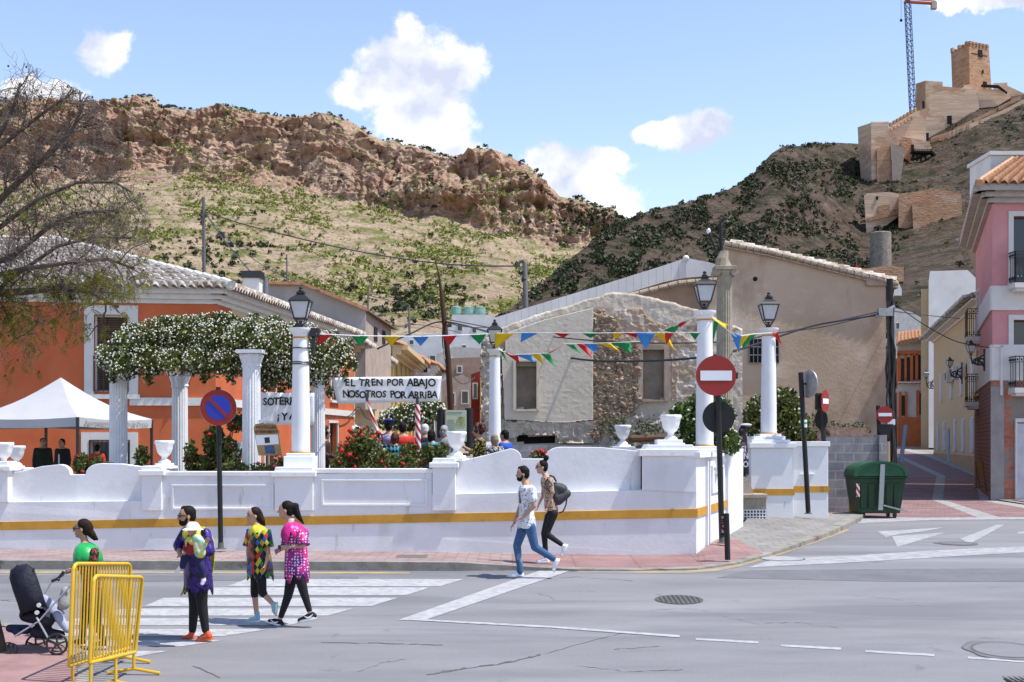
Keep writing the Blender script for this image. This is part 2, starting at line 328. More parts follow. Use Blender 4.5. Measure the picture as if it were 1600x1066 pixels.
def terrain(name, sil, base, dr, db, cliff, mat, rows, x0, x1, step, amp, seed, kind='structure', cl_d=None, amp_f=1.0, z0=-3.0, pw=1.0):
    """heightfield laid out in polar strips; sil/base/cliff = [(px, py)] ; dr/db = depths [(px,d)]"""
    xs = np.arange(x0, x1, step); I = lambda pts: np.interp(xs, [p[0] for p in pts], [p[1] for p in pts])
    S = I(sil); B = I(base); DR = I(dr); DB = I(db); CL = I(cliff); DC = DB+(DR-DB)*(cl_d or .8)
    ts = np.concatenate([np.linspace(0, .5, rows//3, endpoint=False), np.linspace(.5, 1, rows-rows//3)])
    V = np.zeros((len(ts)+6, len(xs), 3))
    for j, t in enumerate(ts):
        if t < .5: q = t/.5; d = DB+(DC-DB)*q; z = (HY-B)/F*DB*(1-q**pw)+(HY-CL)/F*DC*q**pw
        else: q = (t-.5)/.5; d = DC+(DR-DC)*q; z = (HY-CL)/F*DC*(1-q)+(HY-S)/F*DR*q
        V[j,:,0] = (xs-800)/F*d; V[j,:,1] = d; V[j,:,2] = z
    hx = V[:len(ts)]
    s = seed*31.7; X_, Y_, Z_ = hx[...,0].copy(), hx[...,1].copy(), hx[...,2].copy(); T = ts[:,None]
    Tn = T+(fbm(X_/45+s, Z_/60+2, 4)-.5)*.30*amp; ck = np.clip((Tn-.44)/.22, 0, 1)*np.clip((1.0-T)/.05, .12, 1)
    big = fbm(X_/90+s, (Z_*1.3+Y_*.3)/90, 5, .55, True)-.55; med = fbm(X_/26+s, (Z_+Y_*.3)/38+3, 5, .6, True)-.5; sml = fbm(X_/7+s, (Z_+Y_*.2)/8, 4, .6)-.5
    low = fbm(X_/60+s, Y_/60, 6, .5)-.5; gul = fbm(X_/28+s, Y_/110, 4, .5, True)-.5
    st = Z_/19+fbm(X_/70+s, Z_/200, 4)*2.2; st = st-np.floor(st); col = fbm(X_/8+s, Z_/55, 4, .6, True)-.5; mask = np.clip((fbm(X_/120+s, Z_/60+8, 3)-.38)*5, 0, 1)
    dd = ck*(big*58+med*24+sml*12+(st*9+col*20)*mask)*amp; V[:len(ts),:,1] += -dd; V[:len(ts),:,0] += ck*(sml*6)*amp
    V[:len(ts),:,2] += (ck*(med*8+sml*4)+(1-ck)*(low*16+gul*7)*np.clip(T*6, 0, 1)*amp_f)*amp
    for k in range(6):
        V[len(ts)+k,:,0] = V[len(ts)-1,:,0]*(1+.03*(k+1)); V[len(ts)+k,:,1] = V[len(ts)-1,:,1]*(1+.03*(k+1)); V[len(ts)+k,:,2] = V[len(ts)-1,:,2]-12*(k+1)**1.4*amp
    n = len(xs); r_ = V.shape[0]; a = (np.arange(r_-1)[:,None]*n+np.arange(n-1)[None]).ravel()
    return npmesh(name, V.reshape(-1,3), np.stack([a, a+1, a+n+1, a+n], 1), mat, smooth=True, kind=kind), V, ts
m_mtn = rockmat('mountain_rock', (.37,.27,.18), (.52,.40,.285), (.45,.26,.185), (.57,.41,.315), (.16,.175,.05), .06, .50, .60, (.50,.86), .05, (.17,.17,.08), 1.0, 2.5, .25)
sil_m = [(-900,215),(-500,190),(-200,175),(0,165),(60,158),(130,165),(190,163),(210,158),(228,154),(244,160),(258,178),(300,180),(350,172),(392,177),(420,184),(455,192),(478,186),(502,180),(535,190),(565,208),(600,228),(640,232),(690,244),(715,246),(745,240),(768,240),(800,254),(830,272),(850,290),(875,316),(905,322),(950,336),(990,350),(1100,390),(1400,430)]
mtn, VM, tm = terrain('mountain', sil_m, [(-900,640),(1400,640)], [(-900,1100),(500,1000),(850,950),(1400,1100)], [(-900,330),(1400,330)],
    [(-900,320),(0,300),(200,285),(330,290),(450,305),(600,330),(700,352),(800,372),(870,392),(1000,400),(1400,460)], m_mtn, 460, -900, 1400, 1.8, 1.0, 1, cl_d=.86)
m_hill = rockmat('shaded_hill_rock', (.095,.067,.050), (.155,.115,.088), (.085,.050,.040), (.20,.15,.12), (.035,.038,.019), .16, .46, .62, (.45,.72), .12, (.03,.035,.016), .9, 1.0, .7)  # cloud shade over the hill is put into these darker soil colours
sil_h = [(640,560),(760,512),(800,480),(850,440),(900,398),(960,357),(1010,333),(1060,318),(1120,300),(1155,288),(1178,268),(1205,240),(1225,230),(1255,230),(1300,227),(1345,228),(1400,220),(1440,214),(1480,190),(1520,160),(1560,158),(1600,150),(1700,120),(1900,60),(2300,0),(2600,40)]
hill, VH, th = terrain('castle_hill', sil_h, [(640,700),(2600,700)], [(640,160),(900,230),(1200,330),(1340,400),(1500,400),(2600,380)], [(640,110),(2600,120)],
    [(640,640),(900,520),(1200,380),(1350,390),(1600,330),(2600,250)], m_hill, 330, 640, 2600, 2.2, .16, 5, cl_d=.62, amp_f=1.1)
MC['shaded_hill_rock'].node_tree.nodes
m_land = M('dry_land', (.20,.16,.10), rough=.95, scale=.03, col2=(.28,.22,.14), bump=.3, bscale=1)
g = MB(); g.add([(-9000,-3000,-3.2),(9000,-3000,-3.2),(9000,12000,-3.2),(-9000,12000,-3.2)], [(0,1,2,3)]); g.build('ground', m_land, kind='structure')
# vegetation on the slopes
def sample(V, ts, n, f, seed, rmin, rmax, flat=.8, up=.3):
    rs = np.random.RandomState(seed); R_, Cn = len(ts), V.shape[1]; out = []
    P_ = V[:R_]
    while len(out) < n:
        j = rs.randint(0, R_, 4000); i = rs.randint(0, Cn, 4000); p = P_[j, i]; px = 800+F*p[:,0]/p[:,1]; py = HY-F*p[:,2]/p[:,1]
        k = f(px, py, ts[j], p); sel = rs.rand(4000) < k
        for q in p[sel]:
            r = rmin+(rmax-rmin)*rs.rand()**2; out.append((q[0], q[1], q[2]+r*up, r, r*flat))
            if len(out) >= n: break
    return out
m_scrub = leafmat('scrub_green', (.13,.16,.03), (.28,.30,.06), .35, .0)
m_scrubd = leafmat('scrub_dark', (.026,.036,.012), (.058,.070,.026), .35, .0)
def fm(px, py, t, p):
    a = fbm(px/60, py/28+4, 4); ok = (px > -120)&(px < 1060)&(py < 500)&(py > 140)
    lower = np.where(t < .5, np.clip((a-.44)*6, .06, 1), np.clip((a-.6)*3, .01, .3)); return ok*lower
bushes(sample(VM, tm, 13000, fm, 4, .45, 1.9, 1.0), 'slope_scrub', m_scrub, 12, 5)
def fm2(px, py, t, p):
    dk = np.exp(-((px-350)/80)**2-((py-400)/35)**2)+np.exp(-((px-640)/60)**2-((py-478)/32)**2)*1.5+np.exp(-((px-960)/70)**2-((py-350)/20)**2)
    crest = (t > .985)*.2*(fbm(px/30, px*0, 3) > .45); a = fbm(px/22+50, py/22, 3)
    return ((px > -60)&(px < 1060)&(py < 520))*np.clip(dk*.8+crest+(a > .62)*.10, 0, 1)
bushes(sample(VM, tm, 1700, fm2, 8, .6, 2.3, 1.0, .6), 'slope_pines', m_scrubd, 26, 6)
def fh(px, py, t, p):
    a = fbm(px/26+9, py/20, 4); return ((px > 740)&(px < 1640)&(py < 700))*np.clip((a-.42)*5, .03, 1)*np.where(px > 1400, .15, 1)
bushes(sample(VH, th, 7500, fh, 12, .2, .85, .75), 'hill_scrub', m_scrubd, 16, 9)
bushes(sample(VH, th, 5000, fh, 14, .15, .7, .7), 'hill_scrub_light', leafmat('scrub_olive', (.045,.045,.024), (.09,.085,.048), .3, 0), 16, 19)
# ---------------- castle ----------------
def HP(px, py):                              # point of the castle hill seen at px, py
    j = int(round((px-640)/2.2)); col = VH[:len(th), j]; ys = HY-F*col[:,2]/col[:,1]; i = int(np.argmax(ys <= py)) if (ys <= py).any() else len(th)-1; return Vector(col[i])
m_cas = M('castle_stone', (.54,.37,.25), rough=.95, scale=.35, col2=(.66,.50,.37), bump=.5, bscale=2, bdist=.2, stretch=(.25,.25,3.2), detail=8); overlay(m_cas, (.40,.22,.12), .10, .55, .60, 8, (1,1,1.4), .7)
m_cas2 = M('castle_brown', (.37,.20,.115), rough=.95, scale=.6, col2=(.49,.31,.195), bump=.7, bscale=2.5, bdist=.3, stretch=(.6,.6,2), detail=9); overlay(m_cas2, (.45,.34,.25), .18, .56, .64, 9, (1,1,1.4), .6); overlay(m_cas2, (.14,.085,.055), .7, .60, .68, 8, (1,1,1.4), .6)
m_cas3 = M('castle_eroded', (.42,.20,.10), rough=1, scale=.8, col2=(.52,.30,.18), bump=.8, bscale=2, bdist=.3); m_dark = M('dark_opening', (.012,.011,.010), var=.2, bump=0, rough=.9)
def prism_px(mb, poly, d, thick, dds=None):
    mb.prism([(X(px, d+(dds[i] if dds else 0)), d+(dds[i] if dds else 0), Z(py, d+(dds[i] if dds else 0))) for i, (px, py) in enumerate(poly)], (0,0,0), (X(poly[0][0],d)/d*thick,thick,0))
def hole(parent, name, px0, px1, py0, py1, d, mat=None, proud=-.15):
    mb = MB(); mb.bb(X(px0,d), X(px1,d), d+proud, d+.3, Z(py1,d), Z(py0,d)); return mb.build(name, mat or m_dark, parent)
def castle():
    d = 398.0; t = thing('castle_tower', 'square crenellated stone tower at the top of the castle hill', 'tower', (X(1517,d), d, Z(150,d)))
    tp = [W(1514,68,d), W(1545,67,d+4), W(1518,64,d+16), W(1486,62,d+10)]; lo = [W(1516,150,d), W(1551,150,d+4), W(1522,150,d+16), W(1489,150,d+10)]; b = MB()
    vs = [(p.x,p.y,Z(150,d)-2) for p in lo]+[(p.x,p.y,Z(67.5,d)) for p in tp]; b.add(vs, [(0,1,5,4),(1,2,6,5),(2,3,7,6),(3,0,4,7),(4,5,6,7),(0,3,2,1)]); b.build('tower_wall', m_cas2, t)
    for a, c, n in ((0,1,6),(3,0,5),(1,2,5),(2,3,6)):
        A, B = Vector(vs[4+a]), Vector(vs[4+c])
        for k in range(n): p = A.lerp(B, (k+.45)/n)*.999; hh = .75 if a != 3 else (1.3,.3,1.0,.5,.9)[k]; m_ = MB(); m_.box((p.x, p.y+.3, p.z+hh/2), ((B-A).length/n*.55,.7,hh), math.atan2((B-A).y,(B-A).x)); m_.build('merlon', m_cas2, t)
    def on_face(q0, q1, y0, y1, nm, o=.25):
        A, B = Vector(vs[4]), Vector(vs[5]); n_ = (B-A).cross(Vector((0,0,1))).normalized(); z0, z1 = Z(y1,d), Z(y0,d); fl = lambda z: (z-Z(150,d))/(Z(67,d)-Z(150,d)); P_ = []
        for q, z in ((q0,z0),(q1,z0),(q1,z1),(q0,z1)): L_ = Vector(vs[0]).lerp(A, fl(z)); R_ = Vector(vs[1]).lerp(B, fl(z)); p = L_.lerp(R_, q); P_.append(Vector((p.x,p.y,z))+n_*o)
        m_ = MB(); m_.prism(P_, (0,0,0), -n_*.8); m_.build(nm, m_dark, t)
    on_face(.45,.63,75,86,'window'); on_face(.60,.64,106,111,'arrow_slit'); on_face(.62,.76,124,132,'door'); on_face(.1,.9,82,82.5,'string_course',.1)
    t2 = thing('castle_wall', 'pale stepped rampart of the castle descending the hill below the tower', 'castle wall', (X(1430,d), 372, Z(260,372)))
    b = MB(); prism_px(b, [(1446,126),(1473,128),(1473,135),(1527,140),(1530,170),(1500,190),(1470,205),(1450,216),(1446,244)], 389.3, 10); b.build('upper_rampart', m_cas, t2)
    b = MB(); prism_px(b, [(1446,126),(1446,240),(1432,235),(1431,131)], 389.3, 10, [0,0,8,8]); b.build('upper_rampart_return', m_cas2, t2)
    b = MB(); prism_px(b, [(1527,140),(1570,140),(1580,152),(1560,165),(1540,172),(1527,176)], 391, 8); prism_px(b, [(1500,140),(1506,136),(1506,133),(1518,132),(1518,141)], 390.5, 4); b.build('gate_terrace', m_cas, t2)
    b = MB(); prism_px(b, [(1533,132),(1560,133),(1574,144),(1573,145),(1559,136),(1533,134)], 389, 1.6); b.build('timber_walkway', m_dark, t2); b = MB(); prism_px(b, [(1552,130),(1574,129),(1574,134),(1600,146),(1600,158),(1552,140)], 400, 5); b.build('upper_terrace', m_cas, t2)
    b = MB(); prism_px(b, [(1386,206),(1388,200),(1432,174),(1447,170),(1447,250),(1430,256),(1408,250),(1386,250)], 366, 14); b.build('stepped_rampart', m_cas, t2)
    b = MB(); prism_px(b, [(1389,208),(1389,196),(1432,168),(1432,178)], 372, 3); b.build('rear_parapet', m_cas, t2)
    for k in range(8):
        px, py = 1392+k*5.4, 192-k*3.2; b = MB(); b.bb(X(px-1.9,372),X(px+1.9,372),371.5,373,Z(py+5,372),Z(py,372)); b.build('merlon', m_cas2, t2)
        if k < 7: b = MB(); px += 1.5; py += 8; b.bb(X(px-1.3,365.5),X(px+1.5,365.5),365.4,367,Z(py+4,365.5),Z(py,365.5)); b.build('merlon', m_cas, t2)
    d3 = 341.5; b = MB(); prism_px(b, [(1361,192),(1388,193),(1393,290),(1371,294),(1362,296)], d3, 26); b.build('corner_bastion', m_cas, t2); b = MB(); prism_px(b, [(1361,192),(1362,296),(1346,292),(1340,199)], d3, 22, [0,0,8,8]); b.build('corner_bastion_return', m_cas, t2)
    for k in range(3): b = MB(); px = 1362+k*9.5; b.bb(X(px,d3),X(px+8,d3),d3+.2,d3+1.2,Z(194,d3),Z(190,d3)); b.build('merlon', m_cas, t2)
    b = MB(); prism_px(b, [(1370,233),(1392,226),(1394,292),(1371,292)], 340.7, 5); b.build('repaired_buttress', m_cas2, t2)
    b = MB(); prism_px(b, [(1393,224),(1407,229),(1413,236),(1405,292),(1394,292)], 340, 4); b.build('grey_ramp', M('castle_grey', (.30,.24,.20), scale=1, col2=(.38,.31,.26), bump=.4), t2)
    b = MB(); prism_px(b, [(1408,214),(1424,216),(1425,240),(1421,252),(1409,244)], 362, 4); b.build('eroded_core', m_cas3, t2); b = MB(); prism_px(b, [(1424,216),(1452,221),(1456,232),(1449,240),(1424,238)], 363, 4); b.build('pale_patch', m_cas, t2)
    hole(t2, 'doorway', 1480, 1487, 181, 194, 389.3); hole(t2, 'doorway', 1424, 1428, 226, 238, 361.8); hole(t2, 'opening', 1441.5, 1444, 158, 169, 389.2); hole(t2, 'gate', 1444, 1451, 208, 220, 369.8)
    b = MB(); b.beam(W(1424,238,359),W(1455,239,359),3,.5); b.beam(W(1455,239,359),W(1470,255,359),2,.5)
    for px in (1427,1433,1439,1446): b.beam(W(px,238,359),W(px,252,359),.4,.4)
    for q in range(8): b.beam(W(1425+q*4,238,358),W(1425+q*4,233,358),.12,.12)
    b.beam(W(1424,233,358),W(1455,234,358),.14,.14); b.build('timber_stair', m_dark, t2)
    def slope_wall(name, pts, h0, h1, mat):  # low wall following the hill surface
        b = MB(); P_ = []
        for i in range(len(pts)-1):
            for k in range(10): q = k/10; px = pts[i][0]+(pts[i+1][0]-pts[i][0])*q; py = pts[i][1]+(pts[i+1][1]-pts[i][1])*q; P_.append((px, py, HP(px, py+4).y-.8))
        m = len(P_)
        for i in range(m-1):
            (a, c, e), (f_, g_, h_) = P_[i], P_[i+1]; ha = h0+(h1-h0)*i/m; e2 = min(e, h_); b.prism([W(a,c,e2),W(f_,g_,e2),W(f_,g_+ha+5,e2),W(a,c+ha+5,e2)], (0,0,0), (0,1.2,0))
        b.build(name, mat, t2)
    slope_wall('hillside_parapet', [(1456,215),(1480,207),(1512,194),(1540,184),(1562,175),(1600,155),(1640,138)], 9, 5, m_cas); slope_wall('upper_path_wall', [(1492,200),(1530,182),(1560,167),(1598,148)], 1, 1, m_cas2)
    t3 = thing('castle_outer_wall', 'brown eroded outer wall lower on the castle hill', 'castle wall', (X(1430,330), 330, Z(345,330)))
    dd = 300; da = HP(1355,352).y+1-dd; db_ = HP(1404,345).y+1-dd; dc = HP(1500,352).y+1-dd
    b = MB(); prism_px(b, [(1350,306),(1354,302),(1390,300),(1404,303),(1404,338),(1375,360),(1354,366)], dd, 5, [1]*7); b.build('pale_stretch', m_cas, t3); b = MB(); prism_px(b, [(1372,322),(1390,319),(1391,328),(1404,326),(1404,335),(1356,346),(1356,340),(1372,336)], dd+.6, 2); b.build('exposed_rubble', m_cas2, t3)
    b = MB(); prism_px(b, [(1404,303),(1430,300),(1455,295),(1470,296),(1502,303),(1504,362),(1470,366),(1440,362),(1425,358),(1404,356)], dd, 8, [-3]*10); b.build('brown_stretch', m_cas2, t3); b = MB(); prism_px(b, [(1425,318),(1440,312),(1453,306),(1453,358),(1427,358)], dd-4.5, 3); b.build('leaning_buttress', m_cas2, t3); hole(t3, 'opening', 1369, 1372, 307, 312, dd+.9)
    dt = HP(1373, 420).y-2; t4 = thing('round_turret', 'small round stone turret on the slope under the castle', 'turret', W(1373,420,dt)); k = dt/300
    b = MB(); b.lathe(W(1376,420,dt), [(2.5*k,-4),(2.4*k,8.3*k),(2.2*k,8.5*k)], 24); b.build('turret_wall', M('turret_stone', (.20,.17,.14), scale=1.5, bump=.8, bscale=4, bdist=.2, col2=(.32,.28,.23)), t4, smooth='auto')
    # crane
    d = 410; t5 = thing('tower_crane', 'tall blue lattice crane mast with red jib stub behind the castle', 'crane', (X(1422,d), d, Z(170,d)))
    cb = M('crane_blue', (.09,.13,.22), rough=.5, bump=0); b = MB(); z0, z1 = Z(210,d), Z(4,d); x0, x1 = X(1428,d), X(1418,d); hw = .8; n = 24
    for k in range(n):
        za, zb = z0+(z1-z0)*k/n, z0+(z1-z0)*(k+1)/n; xa, xb = x0+(x1-x0)*k/n, x0+(x1-x0)*(k+1)/n; cs = lambda x, z: [(x-hw,d-hw,z),(x+hw,d-hw,z),(x+hw,d+hw,z),(x-hw,d+hw,z)]
        A, B = cs(xa, za), cs(xb, zb)
        for i in range(4): b.beam(A[i], B[i], .19, .19); b.beam(A[i], B[(i+1)%4], .13, .13); b.beam(B[i], B[(i+1)%4], .2 if k % 4 == 0 else .13, .13)
    b.build('mast', cb, t5); b = MB(); b.beam(W(1413,3,d), W(1462,6,d), 1.4, .5); b.beam(W(1413,-2,d), W(1462,2,d), .3, .3); b.beam((x1,d,z1), (x1,d,z1+6), 1.4, 1.4); b.build('jib', M('crane_red', (.45,.08,.03), bump=0, rough=.5), t5)
    b = MB(); b.box(W(1459,9,d), (1.6,1.6,2.2)); b.build('counterweight', M('crane_concrete', (.4,.38,.34)), t5)
    b = MB(); b.tube([W(1408,-20,d), W(1408,30,d)], .06, 5); b.box(W(1408,32,d), (.7,.5,.7)); b.build('hook_line', m_dark, t5)
castle()
# ---------------- road, pavement, markings ----------------
RZ = [(-40,-3.8),(0,-3.6),(22,-2.17),(25,-2.14),(28,-2.075),(33,-1.99),(41.3,-1.9),(61,-1.62),(85,-.9),(120,.1),(200,1.5),(320,3)]
def rz(d): return float(np.interp(d, [p[0] for p in RZ], [p[1] for p in RZ]))
def G(px, py, h=0.0):                       # the point of the road surface (+h) seen at px, py
    lo, hi = 3.0, 150.0
    for _ in range(50):
        d = (lo+hi)/2
        if (HY-F*(rz(d)+h)/d) > py: lo = d
        else: hi = d
    return Vector(((px-800)/F*d, d, rz(d)+h))
m_asph = M('asphalt', (.175,.172,.185), rough=.9, var=.10, scale=.8, bump=.5, bscale=120, col2=(.225,.22,.235), bdist=.004, stretch=(.35,1,1), detail=9)
overlay(m_asph, (.245,.24,.25), 60, .52, .68, 3, None, .7); overlay(m_asph, (.13,.13,.145), .35, .52, .62, 7, (.25,1.6,1), .6); overlay(m_asph, (.12,.12,.13), 1.6, .64, .70, 8, None, .6); overlay(m_asph, (.27,.265,.275), .22, .56, .66, 9, (.3,1.8,1), .6)
m_paint = M('road_paint', (.35,.35,.365), rough=.8, var=.12, scale=6, bump=.3, bscale=90, bdist=.003, col2=(.44,.44,.45)); overlay(m_paint, (.22,.22,.24), 9, .51, .64, 8, (1,2.5,1), .8)
m_paintf = M('faded_paint', (.34,.34,.355), rough=.8, var=.2, scale=5, col2=(.43,.43,.44), bump=0); overlay(m_paintf, (.22,.22,.24), 5, .46, .60, 9, (1,2.5,1), .85)
m_yel = M('kerb_yellow_paint', (.38,.27,.10), rough=.8, var=.2, scale=3, bump=0, col2=(.46,.35,.16)); overlay(m_yel, (.21,.20,.21), 2.2, .42, .60, 9, (.4,3,1), .9)
m_conc = M('kerb_concrete', (.22,.205,.18), rough=.95, var=.2, scale=3, bump=.5, bscale=30, col2=(.31,.29,.26), bdist=.01); overlay(m_conc, (.12,.11,.10), 2.2, .56, .66, 8)
m_pav = M('pink_pavers', (.33,.24,.23), rough=.9, var=.15, scale=1.2, bump=0, col2=(.41,.32,.31), detail=8); brick(m_pav, (.95,.95,.95), (.75,.72,.72), (.55,.5,.5), 1, .4, .2, .012, .4, 'xy')
overlay(m_pav, (.19,.14,.13), .9, .58, .70, 8, None, .5)
m_pavr = M('red_pavers', (.31,.18,.175), rough=.9, var=.15, scale=1.2, bump=0, col2=(.39,.25,.24), detail=8); brick(m_pavr, (1,1,1), (.8,.8,.8), (.4,.35,.35), 1, 2.2, .1, .012, .5, 'xy')
m_pavg = M('grey_pavement', (.21,.20,.19), rough=.9, var=.15, scale=1.5, bump=0, col2=(.28,.27,.255), detail=8); brick(m_pavg, (1,1,1), (.88,.88,.88), (.6,.6,.6), 1, .4, .4, .012, .3, 'xy')
ds = [-40,-20,0,4,8,12,14,16,18,20,21,22,23,24,25,26,27,28,29,30,31,32,33,33.05]
b = MB(); n = 13
for d in ds:
    for k in range(n): b.v.append((-90+15*k, d, rz(d)))
for j in range(len(ds)-1):
    for k in range(n-1): b.f.append((j*n+k, j*n+k+1, (j+1)*n+k+1, (j+1)*n+k)); b.mi.append(0)
b.build('road', m_asph, kind='structure')
b = MB(); ds = [33.05,41.3,50,61,73,85,100,120,160,200,320]
for d in ds:
    for k in range(n): b.v.append((-180+30*k, d, rz(d)-.03))
for j in range(len(ds)-1):
    for k in range(n-1): b.f.append((j*n+k, j*n+k+1, (j+1)*n+k+1, (j+1)*n+k)); b.mi.append(0)
b.build('town_ground', M('packed_earth', (.24,.20,.16), scale=.5, col2=(.30,.26,.22)), kind='structure')
def strip(mb, A, B, h=.005, seg=10):        # quad strip between two pixel polylines laid on the road
    for (a0, a1, b0, b1) in zip(A, A[1:], B, B[1:]):
        for k in range(seg):
            q0, q1 = k/seg, (k+1)/seg; l = lambda p, r_, q: G(p[0]+(r_[0]-p[0])*q, p[1]+(r_[1]-p[1])*q, h)
            mb.add([l(a0,a1,q0), l(a0,a1,q1), l(b0,b1,q1), l(b0,b1,q0)], [(0,1,2,3)])
def mark(name, A, B, mat, h=.005, seg=10): mb = MB(); strip(mb, A, B, h, seg); return mb.build(name, mat, kind='structure')
for (xa0, xa1, y0, xb0, xb1, y1) in [(385,725,905,355,688,916),(325,672,918,292,635,930),(256,622,934,226,580,947),(190,552,951,160,512,962),(120,500,966,90,450,977),(60,420,983,20,350,994),(-30,350,1000,-70,285,1010),(-120,262,1017,-150,215,1026)]:
    mark('crosswalk_stripe', [(xa0,y0),(xa1,y0)], [(xb0,y1),(xb1,y1)], m_paint)
mark('stop_line', [(622,969),(842,892)], [(664,969),(890,892)], m_paint, .0065)
mark('lane_line', [(640,966.5),(860,978),(1062,992.5)], [(640,969),(860,981),(1062,996)], m_paint, .008)
for (a, c, d_, e) in [(1087,997,1185,1002),(1220,1007,1314,1012),(1352,1016,1460,1022),(1512,1026,1620,1033)]: mark('lane_dash', [(a,c),(d_,e)], [(a,c+3),(d_,e+3.5)], m_paint)
mark('wide_road_line', [(1215,872),(1330,868),(1480,859),(1620,853)], [(1168,887),(1330,879),(1480,870),(1620,862)], m_paintf)
mark('edge_road_line', [(1345,808),(1450,809),(1620,808)], [(1330,818),(1450,813),(1620,811)], m_paintf, .005, 6)
mark('yield_marking', [(1370,830),(1400,829),(1476,824)], [(1384,839),(1404,835),(1440,831)], m_paintf)
mark('yield_marking', [(1394,838),(1478,832)], [(1402,855),(1404,854)], m_paintf); mark('lane_line', [(1558,820),(1500,842)], [(1570,820),(1515,850)], m_paintf); mark('lane_line', [(1592,831),(1620,828)], [(1588,834),(1620,834)], m_paintf)
mark('kerb_line', [(905,891.5),(1070,892),(1112,889),(1152,881),(1200,868),(1240,855),(1280,841),(1322,827)], [(900,895),(1070,896),(1116,893),(1158,885),(1206,871),(1246,858),(1288,843),(1328,828.5)], m_yel)
mark('kerb_line', [(-400,893),(120,893)], [(-400,896),(120,896)], m_yel); mark('kerb_line', [(150,893),(640,894)], [(150,896),(640,896.5)], m_yel)
m_patch = M('asphalt_patch', (.135,.135,.15), rough=.9, var=.1, scale=2, bump=.4, bscale=100, bdist=.004, col2=(.165,.165,.18))
mark('asphalt_patch', [(1170,891),(1400,889),(1640,888)], [(1120,903),(1400,909),(1640,909)], m_patch, .003)
mark('asphalt_patch', [(-50,899),(300,899),(560,900)], [(-50,912),(300,908),(560,905)], m_patch, .003)
# cracks as thin dark seams
rs = random.Random(5); m_crack = M('crack_fill', (.105,.10,.095), bump=0, rough=1)
def crack(pts, w_=.02):
    mb = MB(); P_ = []
    for a, c in zip(pts, pts[1:]):
        for k in range(8): q = k/8; P_.append(G(a[0]+(c[0]-a[0])*q+rs.uniform(-2,2), a[1]+(c[1]-a[1])*q+rs.uniform(-.8,.8), .004))
    for a, c in zip(P_, P_[1:]):
        ww = w_*rs.uniform(.2,1.1); mb.add([a, c, c+Vector((0,ww*2,ww*.13)), a+Vector((0,ww*2,ww*.13))], [(0,1,2,3)])
    mb.build('road_crack', m_crack, kind='structure')
crack([(1120,960),(1180,975),(1250,972),(1330,985)], .008); crack([(900,1040),(980,1050),(1080,1046)], .008); crack([(1330,930),(1400,936),(1450,950)], .007); crack([(0,938),(60,942)], .01); crack([(665,1055),(720,1047),(800,1035),(850,1022)], .04); crack([(850,1022),(930,1000),(990,985)], .015); crack([(500,1004),(620,1006),(700,1009)], .02); crack([(0,938),(120,934),(200,930)], .01)
crack([(840,928),(860,932),(866,940)], .015); crack([(960,1015),(1040,1010)], .008); crack([(430,917),(520,912),(600,908)], .012); crack([(560,1050),(600,1035),(640,1030)], .015); crack([(800,905),(900,902),(1000,908)], .01)
crack([(210,950),(330,944),(420,938)], .01); crack([(300,1040),(350,1062)], .02); crack([(1010,955),(1060,950),(1120,955)],.006)
def manhole(px, py, r, label, mat=None, patch=False):
    c = G(px, py, .006); t = thing('manhole_cover', label, 'manhole cover', c, None); sl_ = (rz(c.y+.5)-rz(c.y-.5))
    def ring(r0, r1, h, mm, nm):
        mb = MB(); n = 40
        for k in range(n):
            a = 2*math.pi*k/n; wob = (1+.05*math.sin(3*a+px)+.04*math.sin(7*a)) if patch and r1 > r else 1
            for q in (r0, r1*wob): mb.v.append((c.x+q*math.cos(a), c.y+q*math.sin(a), c.z+h+q*math.sin(a)*sl_))
        for k in range(n): mb.f.append((2*k, 2*k+1, (2*k+3)%(2*n), (2*k+2)%(2*n))); mb.mi.append(0)
        return mb.build(nm, mm, t)
    if patch: ring(r*.99, r*1.22, 0, m_crack, 'tar_ring'); ring(r*1.0, r*1.17, .002, m_patch, 'asphalt_collar')
    ring(r*.93, r, .004, m_crack, 'rim'); mc = mat or M('cast_iron', (.13,.125,.12), rough=.7, var=.3, scale=20, bump=0)
    ring(.001, r*.92, .005, mc, 'cover')
M('cast_iron', (.13,.125,.12), rough=.7, var=.3, scale=20, bump=0); mi_ = M('iron_grid', (.17,.165,.16), rough=.7, var=.2, bump=0); brick(mi_, (1,1,1), (.9,.9,.9), (.25,.25,.25), 1, .07, .07, .018, 1.0, 'xy', 0)
manhole(1061,937,.36,'round iron manhole cover with a grid pattern, out in the road below the first bollard', mi_); manhole(1495,849,.36,'round manhole cover with cracked rim on the line before the uphill street', m_patch, True)
manhole(1572,1016,.42,'round manhole cover in a tarred collar at the right edge of the photo', m_asph, True); manhole(1222,873,.42,'faint round manhole cover beside the yellow kerb line', m_paintf)
c = G(1596,1061,.006); t = thing('drain_grate', 'dark slotted drain grate at the bottom right corner of the road', 'drain grate', c)
b = MB()
for k in range(7): b.box((c.x+k*.06-.15, c.y, c.z), (.03,.36,.01))
b.build('bars', MC['cast_iron'] if 'cast_iron' in MC else m_crack, t); b = MB(); b.box((c.x+.03, c.y, c.z-.006), (.46,.42,.006)); b.build('recess', m_dark, t)
